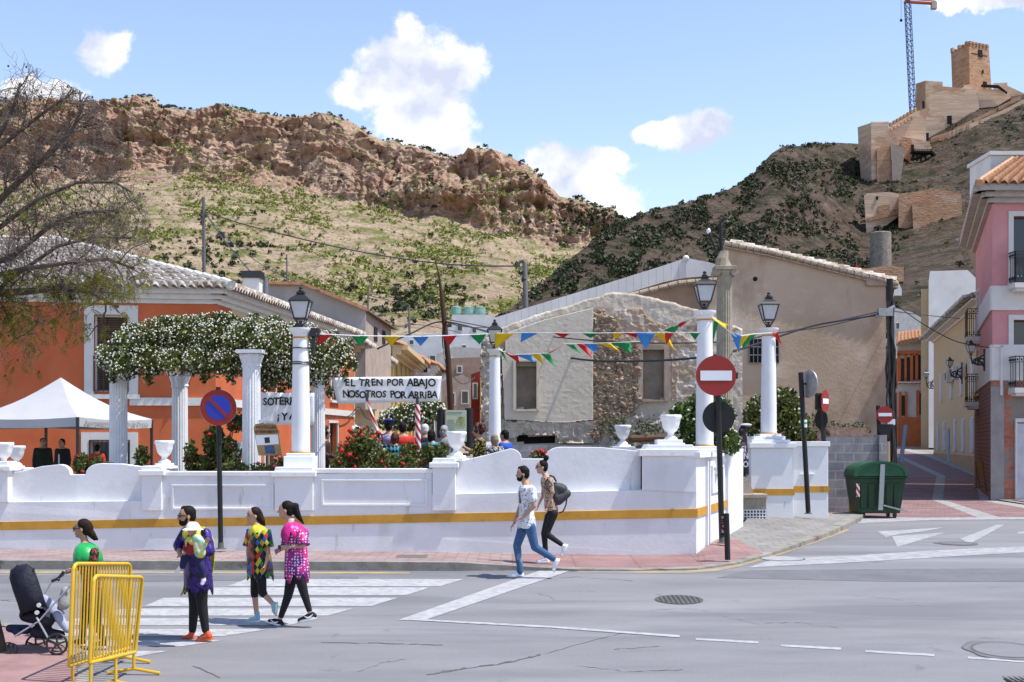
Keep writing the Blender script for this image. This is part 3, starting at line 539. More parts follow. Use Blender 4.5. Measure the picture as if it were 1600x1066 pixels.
# pavement in front of the white wall
OUT = [(-900,876,.15),(-400,876,.15),(0,876,.15),(300,877,.15),(560,878,.15),(712,879,.145),(800,884,.08),(890,889.5,.035),(1000,890.5,.025),(1090,888,.03),(1150,880,.035),(1200,866,.05),(1250,849,.08),(1300,830,.10),(1345,808,.11),(1352,800,.11)]
INN = [(-900,858,24.4),(-400,858,24.4),(0,858,24.4),(300,859,24.35),(560,860,24.3),(712,862,24.2),(800,864,24.15),(890,865,24.1),(1000,867,24.0),(1088,866,23.9),(1110,850,24.9),(1133,836,26.8),(1157,822,28.5),(1173,805,31),(1278,803,33),(1345,799,34)]
O_ = [G(a, y, h) for a, y, h in OUT]; I_ = [W(a, y, d) for a, y, d in INN]
def band(name, f0, f1, i0, i1, mat, seg=4):
    mb = MB()
    for i in range(i0, i1):
        for k in range(seg):
            p = lambda i_, q, f: (O_[i_].lerp(O_[i_+1], q)).lerp(I_[i_].lerp(I_[i_+1], q), f)
            fa0, fb0 = (f0(i) if callable(f0) else f0), (f0(i+1) if callable(f0) else f0)
            q0, q1 = k/seg, (k+1)/seg; ga, gb = fa0+(fb0-fa0)*q0, fa0+(fb0-fa0)*q1
            mb.add([p(i,q0,ga), p(i,q1,gb), p(i,q1,f1), p(i,q0,f1)], [(0,1,2,3)])
    return mb.build(name, mat, kind='structure')
kf = lambda i: min(.28/max((I_[i]-O_[i]).length, .3), .9)
band('pavement', kf, 1.0, 0, 6, m_pav); band('red_pavement', kf, 1.0, 6, 11, m_pavr); band('grey_pavement', kf, 1.0, 11, 15, m_pavg)
mb = MB()
for i in range(len(O_)-1):
    for k in range(4):
        q0, q1 = k/4, (k+1)/4; a, c = O_[i].lerp(O_[i+1], q0), O_[i].lerp(O_[i+1], q1); e, f = I_[i].lerp(I_[i+1], q0), I_[i].lerp(I_[i+1], q1)
        k0, k1 = kf(i)+(kf(i+1)-kf(i))*q0, kf(i)+(kf(i+1)-kf(i))*q1
        mb.add([a, c, c.lerp(f, k1), a.lerp(e, k0)], [(0,1,2,3)]); mb.add([Vector((a.x,a.y,rz(a.y)-.05)), Vector((c.x,c.y,rz(c.y)-.05)), c, a], [(0,1,2,3)])
mb.build('kerb', m_conc, kind='structure')
b = MB(); b.bb(X(620,23),X(668,23),22.6,23.2,-2.06,-2.052); gr = b.build('drain_grate', MC['cast_iron']); tag(gr, 'rectangular grey drain grate set in the pink pavement by the crosswalk', 'drain grate')
# near pavement bottom left
b = MB(); pts = [(-700,968),(-300,970),(10,974),(70,986),(120,1008),(142,1030),(146,1052),(138,1085),(125,1130)]
P0 = [G(x, y, .13) for x, y in pts]
b.add(P0+[Vector((P0[-1].x, 10, rz(10)+.13)), Vector((P0[0].x, 10, rz(10)+.13))], [tuple(range(len(P0)+2))])
b.build('near_pavement', M('near_pink_pavers', (.27,.16,.155), col2=(.33,.21,.205), scale=2, bump=.3, bscale=15), kind='structure')
b = MB()
for a, c in zip(P0, P0[1:]):
    t_ = Vector((c.x-a.x, c.y-a.y, 0)).normalized(); nn = Vector((t_.y, -t_.x, 0))*.16
    b.add([a+Vector((0,0,.006)), c+Vector((0,0,.006)), c+nn+Vector((0,0,.006)), a+nn+Vector((0,0,.006))], [(0,1,2,3)]); b.add([a+Vector((0,0,.006)), c+Vector((0,0,.006)), c-Vector((0,0,.2)), a-Vector((0,0,.2))], [(0,1,2,3)])
b.build('near_kerb', m_conc, kind='structure')
# plaza floor behind the wall
b = MB(); b.add([(-40,24.5,-1.42),(3.3,24.5,-1.42),(4.9,28.4,-1.42),(5.6,31.7,-1.42),(7.5,32.0,-1.42),(7.5,41,-1.42),(-40,41,-1.42)], [tuple(range(7))]); b.build('plaza_floor', m_pavg, kind='structure')
# ---------------- white plaza wall ----------------
m_wh = M('whitewash', (.74,.74,.755), rough=.9, var=.06, scale=1.6, bump=.35, bscale=14, col2=(.76,.77,.79), bdist=.008, detail=9); overlay(m_wh, (.50,.49,.47), 1.3, .60, .74, 9, (1,1,.5), .45); overlay(m_wh, (.42,.38,.33), 5, .64, .72, 6, (1,1,.25), .6); overlay(m_wh, (.60,.60,.61), .5, .55, .60, 10, None, .45)
m_whc = M('white_coping', (.78,.78,.78), rough=.85, var=.06, scale=3, bump=.3, bscale=20, bdist=.005); overlay(m_whc, (.45,.42,.37), 3, .60, .70, 8, None, .6)
m_och = M('ochre_band', (.52,.26,.035), rough=.8, var=.1, scale=3, bump=.3, bscale=20, col2=(.60,.33,.06), bdist=.005); overlay(m_och, (.34,.17,.04), 4, .62, .72)
Dw = lambda px: 24.42-.5*px/1088
def wall_piece(mb, poly, dy0, dy1):
    mb.prism([W(px, py, Dw(px)) for px, py in poly], (0,dy0,0), (0,dy1,0))
def curve(a, c, n=5, up=1):                  # quarter arc pixels between a and c
    (x0, y0), (x1, y1) = a, c
    return [(x0+(x1-x0)*(math.sin(q*math.pi/2/n) if up else 1-math.cos(q*math.pi/2/n)), y0+(y1-y0)*(1-math.cos(q*math.pi/2/n) if up else math.sin(q*math.pi/2/n))) for q in range(n+1)]
wt = thing('plaza_wall', 'long whitewashed wall with ochre stripe around the raised plaza', 'wall', W(500,858,24.2))
b = MB(); wall_piece(b, [(-900,858),(-900,742),(-25,742),(-25,785),(221,783),(221,744),(675,738),(675,773),(1003,766),(1003,712),(1088,712),(1088,868)], 0, .3); b.build('wall_face', m_wh, wt)
b = MB(); wall_piece(b, [(-25,790),(-25,742),(28,737),(60,729),(88,726)]+curve((88,726),(105,741))[1:]+[(105,742),(129,742)]+curve((129,742),(152,724.5),5,0)[1:]+[(185,725),(221,730),(221,790)], .16, .34)
wall_piece(b, [(712,780),(712,722),(760,711),(797,701)]+curve((797,701),(815,716))[1:]+[(815,717),(852,717)]+curve((852,717),(876,698.5),5,0)[1:]+[(940,699),(1003,705),(1003,775)], .16, .34); b.build('scalloped_parapet', m_wh, wt, bevel=.015)
b = MB(); wall_piece(b, [(-900,829),(-900,816),(0,815.5),(1089,795),(1089,808.5),(0,828.5)], -.025, .1); b.build('ochre_stripe', m_och, wt, bevel=.004)
for (a, c, y) in [(256,430,743),(490,676,738.5),(-900,-25,742)]:
    b = MB(); wall_piece(b, [(a,y+1),(a,y-6),(c,y-6),(c,y+1)], -.03, .36); b.build('coping', m_whc, wt, bevel=.01)
for (a, c, y0, y1) in [(268,428,757,797),(502,668,749,791),(-400,-60,757,797)]:
    b = MB(); k = 3.5; wall_piece(b, [(a,y0),(c,y0),(c,y0+k),(a,y0+k)], -.03, .05); wall_piece(b, [(a,y1-k),(c,y1-k),(c,y1),(a,y1)], -.03, .05); wall_piece(b, [(a,y0+k),(a+k,y0+k),(a+k,y1-k),(a,y1-k)], -.03, .05); wall_piece(b, [(c-k,y0+k),(c,y0+k),(c,y1-k),(c-k,y1-k)], -.03, .05); b.build('panel_moulding', m_wh, wt, bevel=.006)
def pier(a, c, ytop, ybot, prj=.07, cap=True):
    b = MB(); wall_piece(b, [(a,ytop),(c,ytop),(c,ybot),(a,ybot)], -prj, .42); b.build('pier', m_wh, wt, bevel=.012)
    q = MB()
    wall_piece(q, [(a-5,ytop+1),(a-5,ytop-7),(c+5,ytop-7),(c+5,ytop+1)], -prj-.06, .48); wall_piece(q, [(a-1,ytop-7),(a+1,ytop-14),(c-1,ytop-14),(c+1,ytop-7)], -prj, .42)
    q.build('pier_cap', m_whc, wt, bevel=.012)
pier(-22,14,735,785, .05); pier(223,254,742,798); pier(430,490,744,798); pier(676,712,730,798)
b = MB(); wall_piece(b, [(1003,712),(1088,712),(1088,770),(1003,766)], -.03, .8); b.build('pier', m_wh, wt, bevel=.012)
q = MB(); wall_piece(q, [(998,713),(998,702),(1092,702),(1092,713)], -.09, .9); wall_piece(q, [(1008,702),(1012,695),(1082,695),(1086,702)], -.03, .8); wall_piece(q, [(1028,695),(1028,687),(1068,687),(1068,695)], .1, .6); q.build('pier_cap', m_whc, wt, bevel=.012)
# returning side of the wall
SA = W(1088,866,23.92); SB = W(1157,822,28.5); sd = Vector((SB.x-SA.x, SB.y-SA.y, 0)); sn = Vector((-sd.y, sd.x, 0)).normalized()*.3   # inward (left)
def side(mb, q0, q1, z00, z01, z10, z11, off=0, th=1.0):   # z at q0 bottom/top, q1 bottom/top
    a, c = SA+sd*q0, SA+sd*q1; o = -sn/.3*off
    P_ = [Vector((a.x,a.y,z00))+o, Vector((c.x,c.y,z10))+o, Vector((c.x,c.y,z11))+o, Vector((a.x,a.y,z01))+o]
    mb.add(P_+[p+sn*th-o for p in P_], [(0,1,2,3),(7,6,5,4),(0,4,5,1),(1,5,6,2),(2,6,7,3),(3,7,4,0)])
b = MB(); side(b, 0, 1, -2.2, -.28, -2.0, -.30); b.build('side_wall', m_wh, wt)
b = MB(); side(b, 0, 1, -1.41, -1.25, -1.37, -1.21, .025); b.build('ochre_stripe', m_och, wt)
b = MB(); side(b, .2, .55, -.30, -.24, -.30, -.24, .04, 1.1); b.build('coping', m_whc, wt)
b = MB(); side(b, .18, .24, -2.15, -.26, -2.1, -.26, .05); side(b, .62, 1.0, -2.1, -.16, -2.0, -.16, .06, 1.3); b.build('pier', m_wh, wt)
b = MB(); side(b, .30,.56,-.52,-.48,-.52,-.48,.03); side(b, .30,.56,-1.02,-.98,-1.02,-.98,.03); side(b,.30,.32,-.98,-.52,-.98,-.52,.03); side(b,.54,.56,-.98,-.52,-.98,-.52,.03); b.build('panel_moulding', m_wh, wt)
b = MB(); side(b, -.02, .24, -.30, -.20, -.30, -.20, .09, 1.5); b.build('pier_cap', m_whc, wt)
# far pier of the plaza entrance
w2 = thing('plaza_pier', 'whitewashed pier with ochre stripe carrying the lamp column right of the entrance', 'wall pier', W(1205,803,31))
d = 31.0; zb = Z(806,d)
b = MB(); b.bb(X(1173,d),X(1240,d),d,d+2.0,zb-.2,Z(700,d)); b.bb(X(1240,d),X(1279,32.6),d+.6,d+2.2,zb-.2,Z(698,d)); b.build('pier', m_wh, w2, bevel=.015)
b = MB(); b.bb(X(1170,d),X(1243,d),d-.07,d+2.07,Z(700,d),Z(692,d)); b.bb(X(1175,d),X(1236,d),d+.05,d+1.5,Z(692,d),Z(687,d)); b.bb(X(1180,d),X(1230,d),d+.2,d+1.2,Z(687,d),Z(682,d)); b.bb(X(1240,d)+.08,X(1281,32.6),d+.54,d+2.26,Z(698,d),Z(690,d)); b.build('pier_cap', m_whc, w2, bevel=.012)
b = MB(); b.bb(X(1173,d)-.02,X(1240,d)+.02,d-.02,d+.3,Z(774,d),Z(764,d)); b.bb(X(1240,d)+.03,X(1279,32.6)+.02,d+.58,d+.8,Z(771,d),Z(761,d)); b.bb(X(1279,32.6),X(1279,32.6)+.02,d+.8,d+2.2,Z(771,d),Z(761,d)); b.build('ochre_stripe', m_och, w2)
b = MB(); k=.03; xa, xb = X(1250,31.6), X(1272,31.6); b.bb(xa,xb,d+.57,d+.62,Z(712,31.6),Z(710,31.6)); b.bb(xa,xb,d+.57,d+.62,Z(742,31.6),Z(740,31.6)); b.build('panel_moulding', m_wh, w2)
# small bench pier with tiles and the leaning board figure
d = 30.3; t = thing('tiled_bench', 'stone bench with a small checker tiled base at the plaza entrance', 'bench', W(1177,812,d))
mt = M('checker_tile', (.85,.85,.85), bump=0, rough=.4); brick(mt, (.03,.03,.04), (.06,.06,.1), (.95,.95,.95), 1, .075, .075, .014, .2, 'xz', .0)
b = MB(); b.bb(X(1154,d),X(1198,d),d,d+.6,Z(812,d),Z(796,d)); b.build('tiled_base', mt, t)
b = MB(); b.bb(X(1154,d)+.01,X(1197,d),d-.01,d+.6,Z(796,d),Z(779,d)); b.build('bench_block', M('bench_stone', (.30,.25,.19), col2=(.42,.37,.30), scale=5), t)
b = MB(); b.bb(X(1152,d),X(1199,d),d-.06,d+.66,Z(779,d),Z(772,d)); b.build('seat', M('bench_slab', (.36,.30,.24), scale=5), t, bevel=.02)
b = MB(); b.xz([(X(1153,d),Z(772,d)),(X(1180,d),Z(772,d)),(X(1171,d),Z(745,d)),(X(1153,d),Z(745,d))], d+.2, d+.5); b.build('back_block', M('bench_speckle', (.42,.35,.27), var=.4, scale=30), t)
# urns
m_urn = M('urn_white', (.78,.78,.78), rough=.8, var=.05, scale=5, bump=.3, bscale=25, bdist=.005)
def urn_mesh():
    b = MB(); b.lathe((0,0,0), [(.12,0),(.12,.035),(.085,.06),(.055,.09),(.06,.13),(.105,.165),(.14,.22),(.158,.29),(.172,.36),(.195,.405),(.195,.43),(.18,.45),(.15,.44),(.12,.36),(.01,.34)], 32, 8, .045)
    for k in range(8): a = k*math.pi/4; b.ell((.165*math.cos(a), .165*math.sin(a), .395), .035,.035,.03, 0, 8, 5)
    b.rings([((0,0,-.10),.27,.27,math.pi/4),((0,0,-.05),.27,.27,math.pi/4)], 4); b.rings([((0,0,-.05),.20,.20,math.pi/4),((0,0,.002),.19,.19,math.pi/4)], 4); return b
UL = ['white stone urn on the pier at the far left edge of the photo','smaller looking white urn just right of the left edge, behind the wall','white stone urn on the pier between the curved parapet and the first panel','white stone urn beside the red roses behind the no parking sign','white stone urn on the pier under the banner by the crowd','white stone urn standing behind the curved parapet in front of the ruin','large white stone urn on the broad corner pier']
U0 = None
for i, (px, py, d, s) in enumerate([(6,727,24.6,1.0),(26,728,28,1.0),(257,724,24.7,1.0),(370,722,28,1.0),(713,712,24.4,1.05),(973,695,28,.98),(1048,688,24.4,1.1)]):
    if U0 is None: o = urn_mesh().build('garden_urn', m_urn, None, smooth='auto'); U0 = o
    else: o = U0.copy(); C.objects.link(o)
    o.location = W(px, py, d); o.scale = (s*.98,)*3; o.rotation_euler = (0,0,i*.7); tag(o, UL[i], 'urn', 'white urns along the plaza wall')
# back pier tops carrying the rear urns
for px, lab in ((26,'low white wall pier under the rear urn at the left'),(370,'low white pier behind the rose bush by the sign'),(973,'low white pier behind the curved parapet')):
    py = {26:731,370:726,973:698}[px]; b = MB(); b.bb(X(px-15,28),X(px+15,28),27.8,28.3,-1.42,Z(py+6,28)); b.bb(X(px-18,28),X(px+18,28),27.75,28.35,Z(py+6,28),Z(py,28)); o = b.build('garden_pier', m_wh, None, bevel=.01); tag(o, lab, 'wall pier', 'low piers inside the plaza')
# ---------------- lamp columns ----------------
m_blk = M('black_iron', (.018,.018,.020), rough=.35, var=.2, bump=0, spec=.5)
m_glass = M('frosted_glass', (.52,.54,.57), rough=.25, var=.1, scale=3, bump=0, spec=.5)
m_col = M('column_white', (.76,.77,.79), rough=.8, var=.05, scale=2, bump=.3, bscale=20, bdist=.004); overlay(m_col, (.5,.47,.42), 2.5, .62, .72, 8, (1,1,.4), .5)
def lantern(parent, c, s=1.0):
    x, y, z = c; b = MB()                                        # stem and cage
    b.lathe((x,y,z), [(.10*s,0),(.10*s,.02*s),(.04*s,.04*s),(.03*s,.12*s),(.06*s,.15*s)], 12)
    for a in range(4):
        q = a*math.pi/2+math.pi/4; b.beam((x+.05*s*math.cos(q), y+.05*s*math.sin(q), z+.04*s), (x+.17*s*math.cos(q), y+.17*s*math.sin(q), z+.2*s), .018*s, .018*s)
        b.beam((x+.17*s*math.cos(q), y+.17*s*math.sin(q), z+.2*s), (x+.29*s*math.cos(q), y+.29*s*math.sin(q), z+.55*s), .022*s, .022*s)
    lw = lambda h, r: b.rings([((x,y,z+h*s),r*s,r*s,math.pi/4),((x,y,z+(h+.025)*s),r*s,r*s,math.pi/4)], 4)
    lw(.185,.185); lw(.54,.315); fr = b.build('lantern', m_blk, parent)
    g = MB(); g.rings([((x,y,z+.21*s),.165*s,.165*s,math.pi/4),((x,y,z+.54*s),.275*s,.275*s,math.pi/4)], 4); g.build('glass', m_glass, fr)
    r_ = MB(); r_.rings([((x,y,z+.565*s),.32*s,.32*s,math.pi/4),((x,y,z+.62*s),.25*s,.25*s,math.pi/4),((x,y,z+.70*s),.10*s,.10*s,math.pi/4),((x,y,z+.72*s),.12*s,.12*s,math.pi/4),((x,y,z+.75*s),.12*s,.12*s,math.pi/4)], 4)
    r_.lathe((x,y,z), [(.05*s,.75*s),(.06*s,.78*s),(.03*s,.81*s),(.045*s,.84*s),(.01*s,.87*s)], 10); r_.build('hood', m_blk, fr)
def lamp_column(px, d, ybase, ytop, w_, label, s):
    c = W(px, ybase, d); t = thing('lamp_column', label, 'lamp column', c, 'white columns with black lanterns'); zt = Z(ytop, d); r = w_/2/F*d; x, y = c.x, c.y
    b = MB(); b.box((x,y,c.z-.25),(r*3.4,r*3.4,.5)); b.box((x,y,c.z+.03),(r*2.9,r*2.9,.06)); b.build('plinth', m_col, t, bevel=.01)
    b = MB(); b.lathe((x,y,0), [(r*1.18,c.z+.055),(r*1.18,c.z+.09)], 32); b.build('gold_ring', m_och, t, smooth='auto')
    b = MB(); b.lathe((x,y,0), [(r*1.06,c.z+.09),(r*1.05,c.z+(zt-c.z)*.3),(r*.9,zt-.2)], 32); b.build('shaft', m_col, t, smooth='auto')
    b = MB(); b.lathe((x,y,0), [(r*.98,zt-.2),(r*.98,zt-.17)], 32); b.build('gold_ring', m_och, t, smooth='auto')
    b = MB(); b.lathe((x,y,0), [(r*.9,zt-.17),(r*.92,zt-.12),(r*1.1,zt-.09),(r*1.3,zt-.05),(r*1.34,zt-.04),(r*1.34,zt),(r*.6,zt+.005)], 32); b.build('capital', m_col, t, smooth='auto')
    lantern(t, (x, y, zt), s); return t
lamp_column(470,24.7,713,513,27,'white lamp column with black lantern at the pergola end, bound with wire',.93)
lamp_column(773,34.5,694,546,18,'white lamp column in front of the left end of the ruined house, smallest of the four',.93)
lamp_column(1101,25.9,702,486,26,'white lamp column behind the large no entry sign',.93)
lamp_column(1201,31.6,682,513,23,'white lamp column standing on the pier right of the plaza entrance',1.03)
b = MB(); x, y = X(470,24.7), 24.7; r = .17
for py in (545,567,570): b.lathe((x,y,Z(py,24.7)), [(r+.005,0),(r+.012,.01),(r+.005,.02)], 24)
b.build('tie_wire', m_blk, [o for o in C.objects if o.name.startswith('lamp_column')][0])
b = MB(); b.bb(X(484,24.7),X(500,24.7),24.6,24.8,Z(527,24.7),Z(513,24.7)); b.bb(X(487,24.7),X(492,24.7),24.65,24.75,Z(555,24.7),Z(527,24.7)); o = b.build('floodlight', m_blk, None, bevel=.02); tag(o, 'small black floodlight fixed to the side of the pergola lamp column', 'floodlight')
# old stone column with ionic capital
d = 29.5; c = W(1132,700,d); t = thing('stone_column', 'tall weathered fluted stone column with scrolled capital behind the lamp column', 'column', c)
m_st = M('old_stone', (.30,.255,.19), rough=.95, var=.2, scale=3, bump=.5, bscale=20, col2=(.40,.35,.27))
b = MB(); zt = Z(433,d); x, y = c.x, c.y; b.lathe((x,y,0), [(.21,-1.42),(.21,-1.2),(.195,-1.15),(.17,zt)], 80, 20, .035); b.build('shaft', m_st, t)
b = MB(); b.lathe((x,y,0), [(.17,zt),(.19,zt+.03),(.17,zt+.05),(.2,zt+.12)], 24); b.box((x,y,zt+.19),(.5,.46,.09)); b.box((x,y,zt+.13),(.44,.36,.08))
for sx in (-1,1): b.tube([(x+sx*.2,y-.2,zt+.09),(x+sx*.2,y+.2,zt+.09)], .085, 16)
b.build('capital', m_st, t, bevel=.01)
b = MB(); b.rings([((x-.02,y,zt+.24),.2,.15,0),((x-.05,y,zt+.42),.15,.12,.3),((x,y,zt+.6),.1,.08,.6)], 9); b.build('broken_top', m_st, t)
# ---------------- buildings ----------------
m_or = M('orange_render', (.50,.115,.042), rough=.9, var=.1, scale=.8, bump=.3, bscale=12, col2=(.57,.15,.06), bdist=.01, detail=8)
m_trim = M('pale_trim', (.62,.60,.57), rough=.85, var=.08, scale=3, bump=.2, bscale=20)
m_cream = M('cream_render', (.56,.43,.25), rough=.9, var=.08, scale=1.5, bump=.2); m_ylw = M('yellow_render', (.56,.35,.10), rough=.9, var=.1, scale=1.5)
m_tile = M('old_roof_tile', (.34,.26,.20), rough=.95, var=.3, scale=4, bump=.5, bscale=18, col2=(.62,.58,.53), contrast=(.4,.6)); m_tiler = M('red_roof_tile', (.42,.19,.10), rough=.9, var=.2, scale=5, col2=(.60,.33,.19))
m_win = M('window_glass', (.025,.028,.032), rough=.15, var=.3, scale=2, bump=0, spec=.6); m_wood = M('dark_wood', (.10,.055,.03), rough=.7, var=.3, scale=6, stretch=(1,1,8), bump=.2)
m_grw = M('grey_render', (.33,.315,.30), rough=.95, var=.15, scale=.5, bump=.3, bscale=10, col2=(.44,.42,.40), detail=9); overlay(m_grw, (.16,.15,.14), .35, .54, .68, 9, (1,1,.45), .6)
m_white = M('white_render', (.62,.61,.60), rough=.9, var=.07, scale=.8, bump=.2, col2=(.72,.71,.70)); m_tan = M('tan_render', (.46,.335,.225), rough=.95, var=.1, scale=.35, bump=.5, bscale=9, col2=(.55,.43,.325), detail=10, bdist=.02)
overlay(m_tan, (.62,.52,.42), .55, .54, .66, 10, (1,1,1.3), .7); overlay(m_tan, (.30,.19,.12), .4, .53, .66, 9, (1,1,.6), .75); overlay(m_tan, (.22,.15,.10), 2.4, .64, .72, 8, (1,1,.18), .5)
class Face:
    """a facade from ground point A to B; u along it, v up"""
    def __init__(s, A, B, z0, h): s.A = Vector((A[0],A[1],0)); s.t = Vector((B[0]-A[0],B[1]-A[1],0)); s.L = s.t.length; s.t.normalize(); s.n = Vector((s.t.y,-s.t.x,0)); s.z0 = z0; s.h = h
    def p(s, u, v, out=0): q = s.A+s.t*u+s.n*out; return Vector((q.x,q.y,s.z0+v))
    def quad(s, mb, u0, u1, v0, v1, o=0): mb.add([s.p(u0,v0,o),s.p(u1,v0,o),s.p(u1,v1,o),s.p(u0,v1,o)], [(0,1,2,3)])
    def slab(s, mb, u0, u1, v0, v1, o0, o1):
        P_ = [s.p(u0,v0,o0),s.p(u1,v0,o0),s.p(u1,v1,o0),s.p(u0,v1,o0),s.p(u0,v0,o1),s.p(u1,v0,o1),s.p(u1,v1,o1),s.p(u0,v1,o1)]
        mb.add(P_, [(3,2,1,0),(4,5,6,7),(0,1,5,4),(1,2,6,5),(2,3,7,6),(3,0,4,7)])
    def uat(s, px):                          # u where the photo column px meets the face
        k = (px-800)/F; return (k*s.A.y-s.A.x)/(s.t.x-k*s.t.y)
    def vat(s, u, py): q = s.p(u,0); return (HY-py)/F*q.y-s.z0
    def wall(s, mb, ops, depth=.25):
        us = sorted({0, s.L, *[o[0] for o in ops], *[o[1] for o in ops]}); vs = sorted({0, s.h, *[o[2] for o in ops], *[o[3] for o in ops]})
        for a, c in zip(us, us[1:]):
            for e, f in zip(vs, vs[1:]):
                mu, mv = (a+c)/2, (e+f)/2
                if not any(o[0] < mu < o[1] and o[2] < mv < o[3] for o in ops): s.quad(mb, a, c, e, f)
        for o in ops:
            u0, u1, v0, v1 = o[:4]
            for (a, e, c, f) in ((u0,v0,u1,v0),(u0,v1,u1,v1),(u0,v0,u0,v1),(u1,v0,u1,v1)): mb.add([s.p(a,e), s.p(c,f), s.p(c,f,-depth), s.p(a,e,-depth)], [(0,1,2,3)])
    def window(s, par, o, frame=.0, fm=None, sh=None, bars=False, shutter=None, balcony=None, mull=True, name='window', depth=.2):
        u0, u1, v0, v1 = o[:4]; fm = fm or m_trim; b = MB(); w_ = .05
        for (a, c, e, f) in ((u0,u1,v0,v0+w_),(u0,u1,v1-w_,v1),(u0,u0+w_,v0+w_,v1-w_),(u1-w_,u1,v0+w_,v1-w_)): s.slab(b, a, c, e, f, -depth, -depth+.05)
        if mull: s.slab(b, (u0+u1)/2-.025, (u0+u1)/2+.025, v0+w_, v1-w_, -depth, -depth+.05)
        wn = b.build(name, sh or m_wood, par); g = MB(); s.quad(g, u0, u1, v0, v1, -depth-.01); g.build('pane', shutter or m_win, wn)
        if frame:
            g = MB(); k = frame
            for (a, c, e, f) in ((u0-k,u0,v0-k*.3,v1+k),(u1,u1+k,v0-k*.3,v1+k),(u0,u1,v1,v1+k)): s.slab(g, a, c, e, f, -.01, .05)
            s.slab(g, u0-k*1.2, u1+k*1.2, v0-k*.6-.05, v0-k*.3, -.01, .1); g.build('surround', fm, wn)
        if bars:
            g = MB(); n = max(3, int((u1-u0)/.12))
            for i in range(n+1): u = u0+(u1-u0)*i/n; g.beam(s.p(u,v0,.06), s.p(u,v1 if bars is True else v0+bars,.06), .018, .018)
            for q in (v0+.03, (v1 if bars is True else v0+bars)): g.beam(s.p(u0,q,.06), s.p(u1,q,.06), .03, .02)
            g.build('grille', m_blk, wn)
        return wn
    def balcony(s, par, u0, u1, v, dep=.55, h=1.0, slab=None):
        b = MB(); s.slab(b, u0, u1, v-.16, v, 0, dep); s.slab(b, u0+.08, u1-.08, v-.26, v-.16, 0, dep-.1); ba = b.build('balcony', slab or m_trim, par); g = MB()
        def rail(pa, pb):
            g.beam(pa+Vector((0,0,h)), pb+Vector((0,0,h)), .04, .03); g.beam(pa+Vector((0,0,.08)), pb+Vector((0,0,.08)), .025, .025); g.beam(pa+Vector((0,0,h*.82)), pb+Vector((0,0,h*.82)), .02, .02)
            n = max(2, int((pb-pa).length/.12))
            for i in range(n+1):
                p = pa.lerp(pb, i/n); g.beam(p+Vector((0,0,.0)), p+Vector((0,0,h)), .018, .018)
                if i < n: q = pa.lerp(pb, (i+.5)/n); g.ell(q+Vector((0,0,.16)), .03,.02,.06, 0, 6, 4); g.ell(q+Vector((0,0,h*.9)), .03,.02,.04, 0, 6, 4)
        rail(s.p(u0+.04,v,dep-.04), s.p(u1-.04,v,dep-.04)); rail(s.p(u0+.04,v,0), s.p(u0+.04,v,dep-.04)); rail(s.p(u1-.04,v,0), s.p(u1-.04,v,dep-.04)); g.build('railing', m_blk, ba)
    def cornice(s, par, v, prof=((.08,.12),(.2,.12),(.32,.14)), mat=None, u0=0, u1=None, ends=.0):
        b = MB(); z = v; u1 = s.L if u1 is None else u1
        for k, (o, h) in enumerate(prof): s.slab(b, u0-ends*o, u1+ends*o, z, z+h, -.05, o); z += h
        b.build('cornice', mat or m_trim, par); return z
def tiled_roof(par, P00, P10, P01, P11, pitch=.24, mat=None, name='roof', amp=.06):
    """corrugated tile roof: eave P00-P10, ridge P01-P11"""
    P00, P10, P01, P11 = map(Vector, (P00,P10,P01,P11)); L = max((P10-P00).length, .5); n = int(L/pitch)*6+1; up = (P10-P00).cross(P01-P00).normalized(); rows = max(2, int((P01-P00).length/.38))
    if up.z < 0: up = -up
    q = np.linspace(0, 1, n)[None,:,None]; r = np.linspace(0, 1, rows)[:,None,None]; A, B, Cc, D = [np.array(p) for p in (P00,P10,P01,P11)]
    base = (A*(1-q)+B*q)*(1-r)+(Cc*(1-q)+D*q)*r; ph = np.abs(np.sin(np.linspace(0, 1, n)*math.pi*(n-1)/6))[None,:,None]
    Vt = base+np.array(up)*(ph*amp*2-.0); lip = Vt.copy(); lip[:,:,:] -= 0
    V = []; 
    for j in range(rows-1):                  # each tile course steps down a little
        V.append(Vt[j]+np.array(up)*.05*ph[0]); V.append(Vt[j+1]-np.array(up)*.0)
    V = np.array(V); R_ = V.shape[0]; a = (np.arange(R_-1)[:,None]*n+np.arange(n-1)[None]).ravel(); Vv = V.reshape(-1,3); Ff = np.stack([a,a+1,a+n+1,a+n],1)
    lo = (Vt[0]-np.array(up)*.06); k = len(Vv); Vv = np.concatenate([Vv, lo, base[-1]-np.array(up)*.1]); e = np.arange(n-1); Ff = np.concatenate([Ff, np.stack([k+e, k+e+1, e+1, e],1), np.stack([k+e, k+e+1, k+n+e+1, k+n+e],1)])
    return npmesh(name, Vv, Ff, mat or m_tile, par)
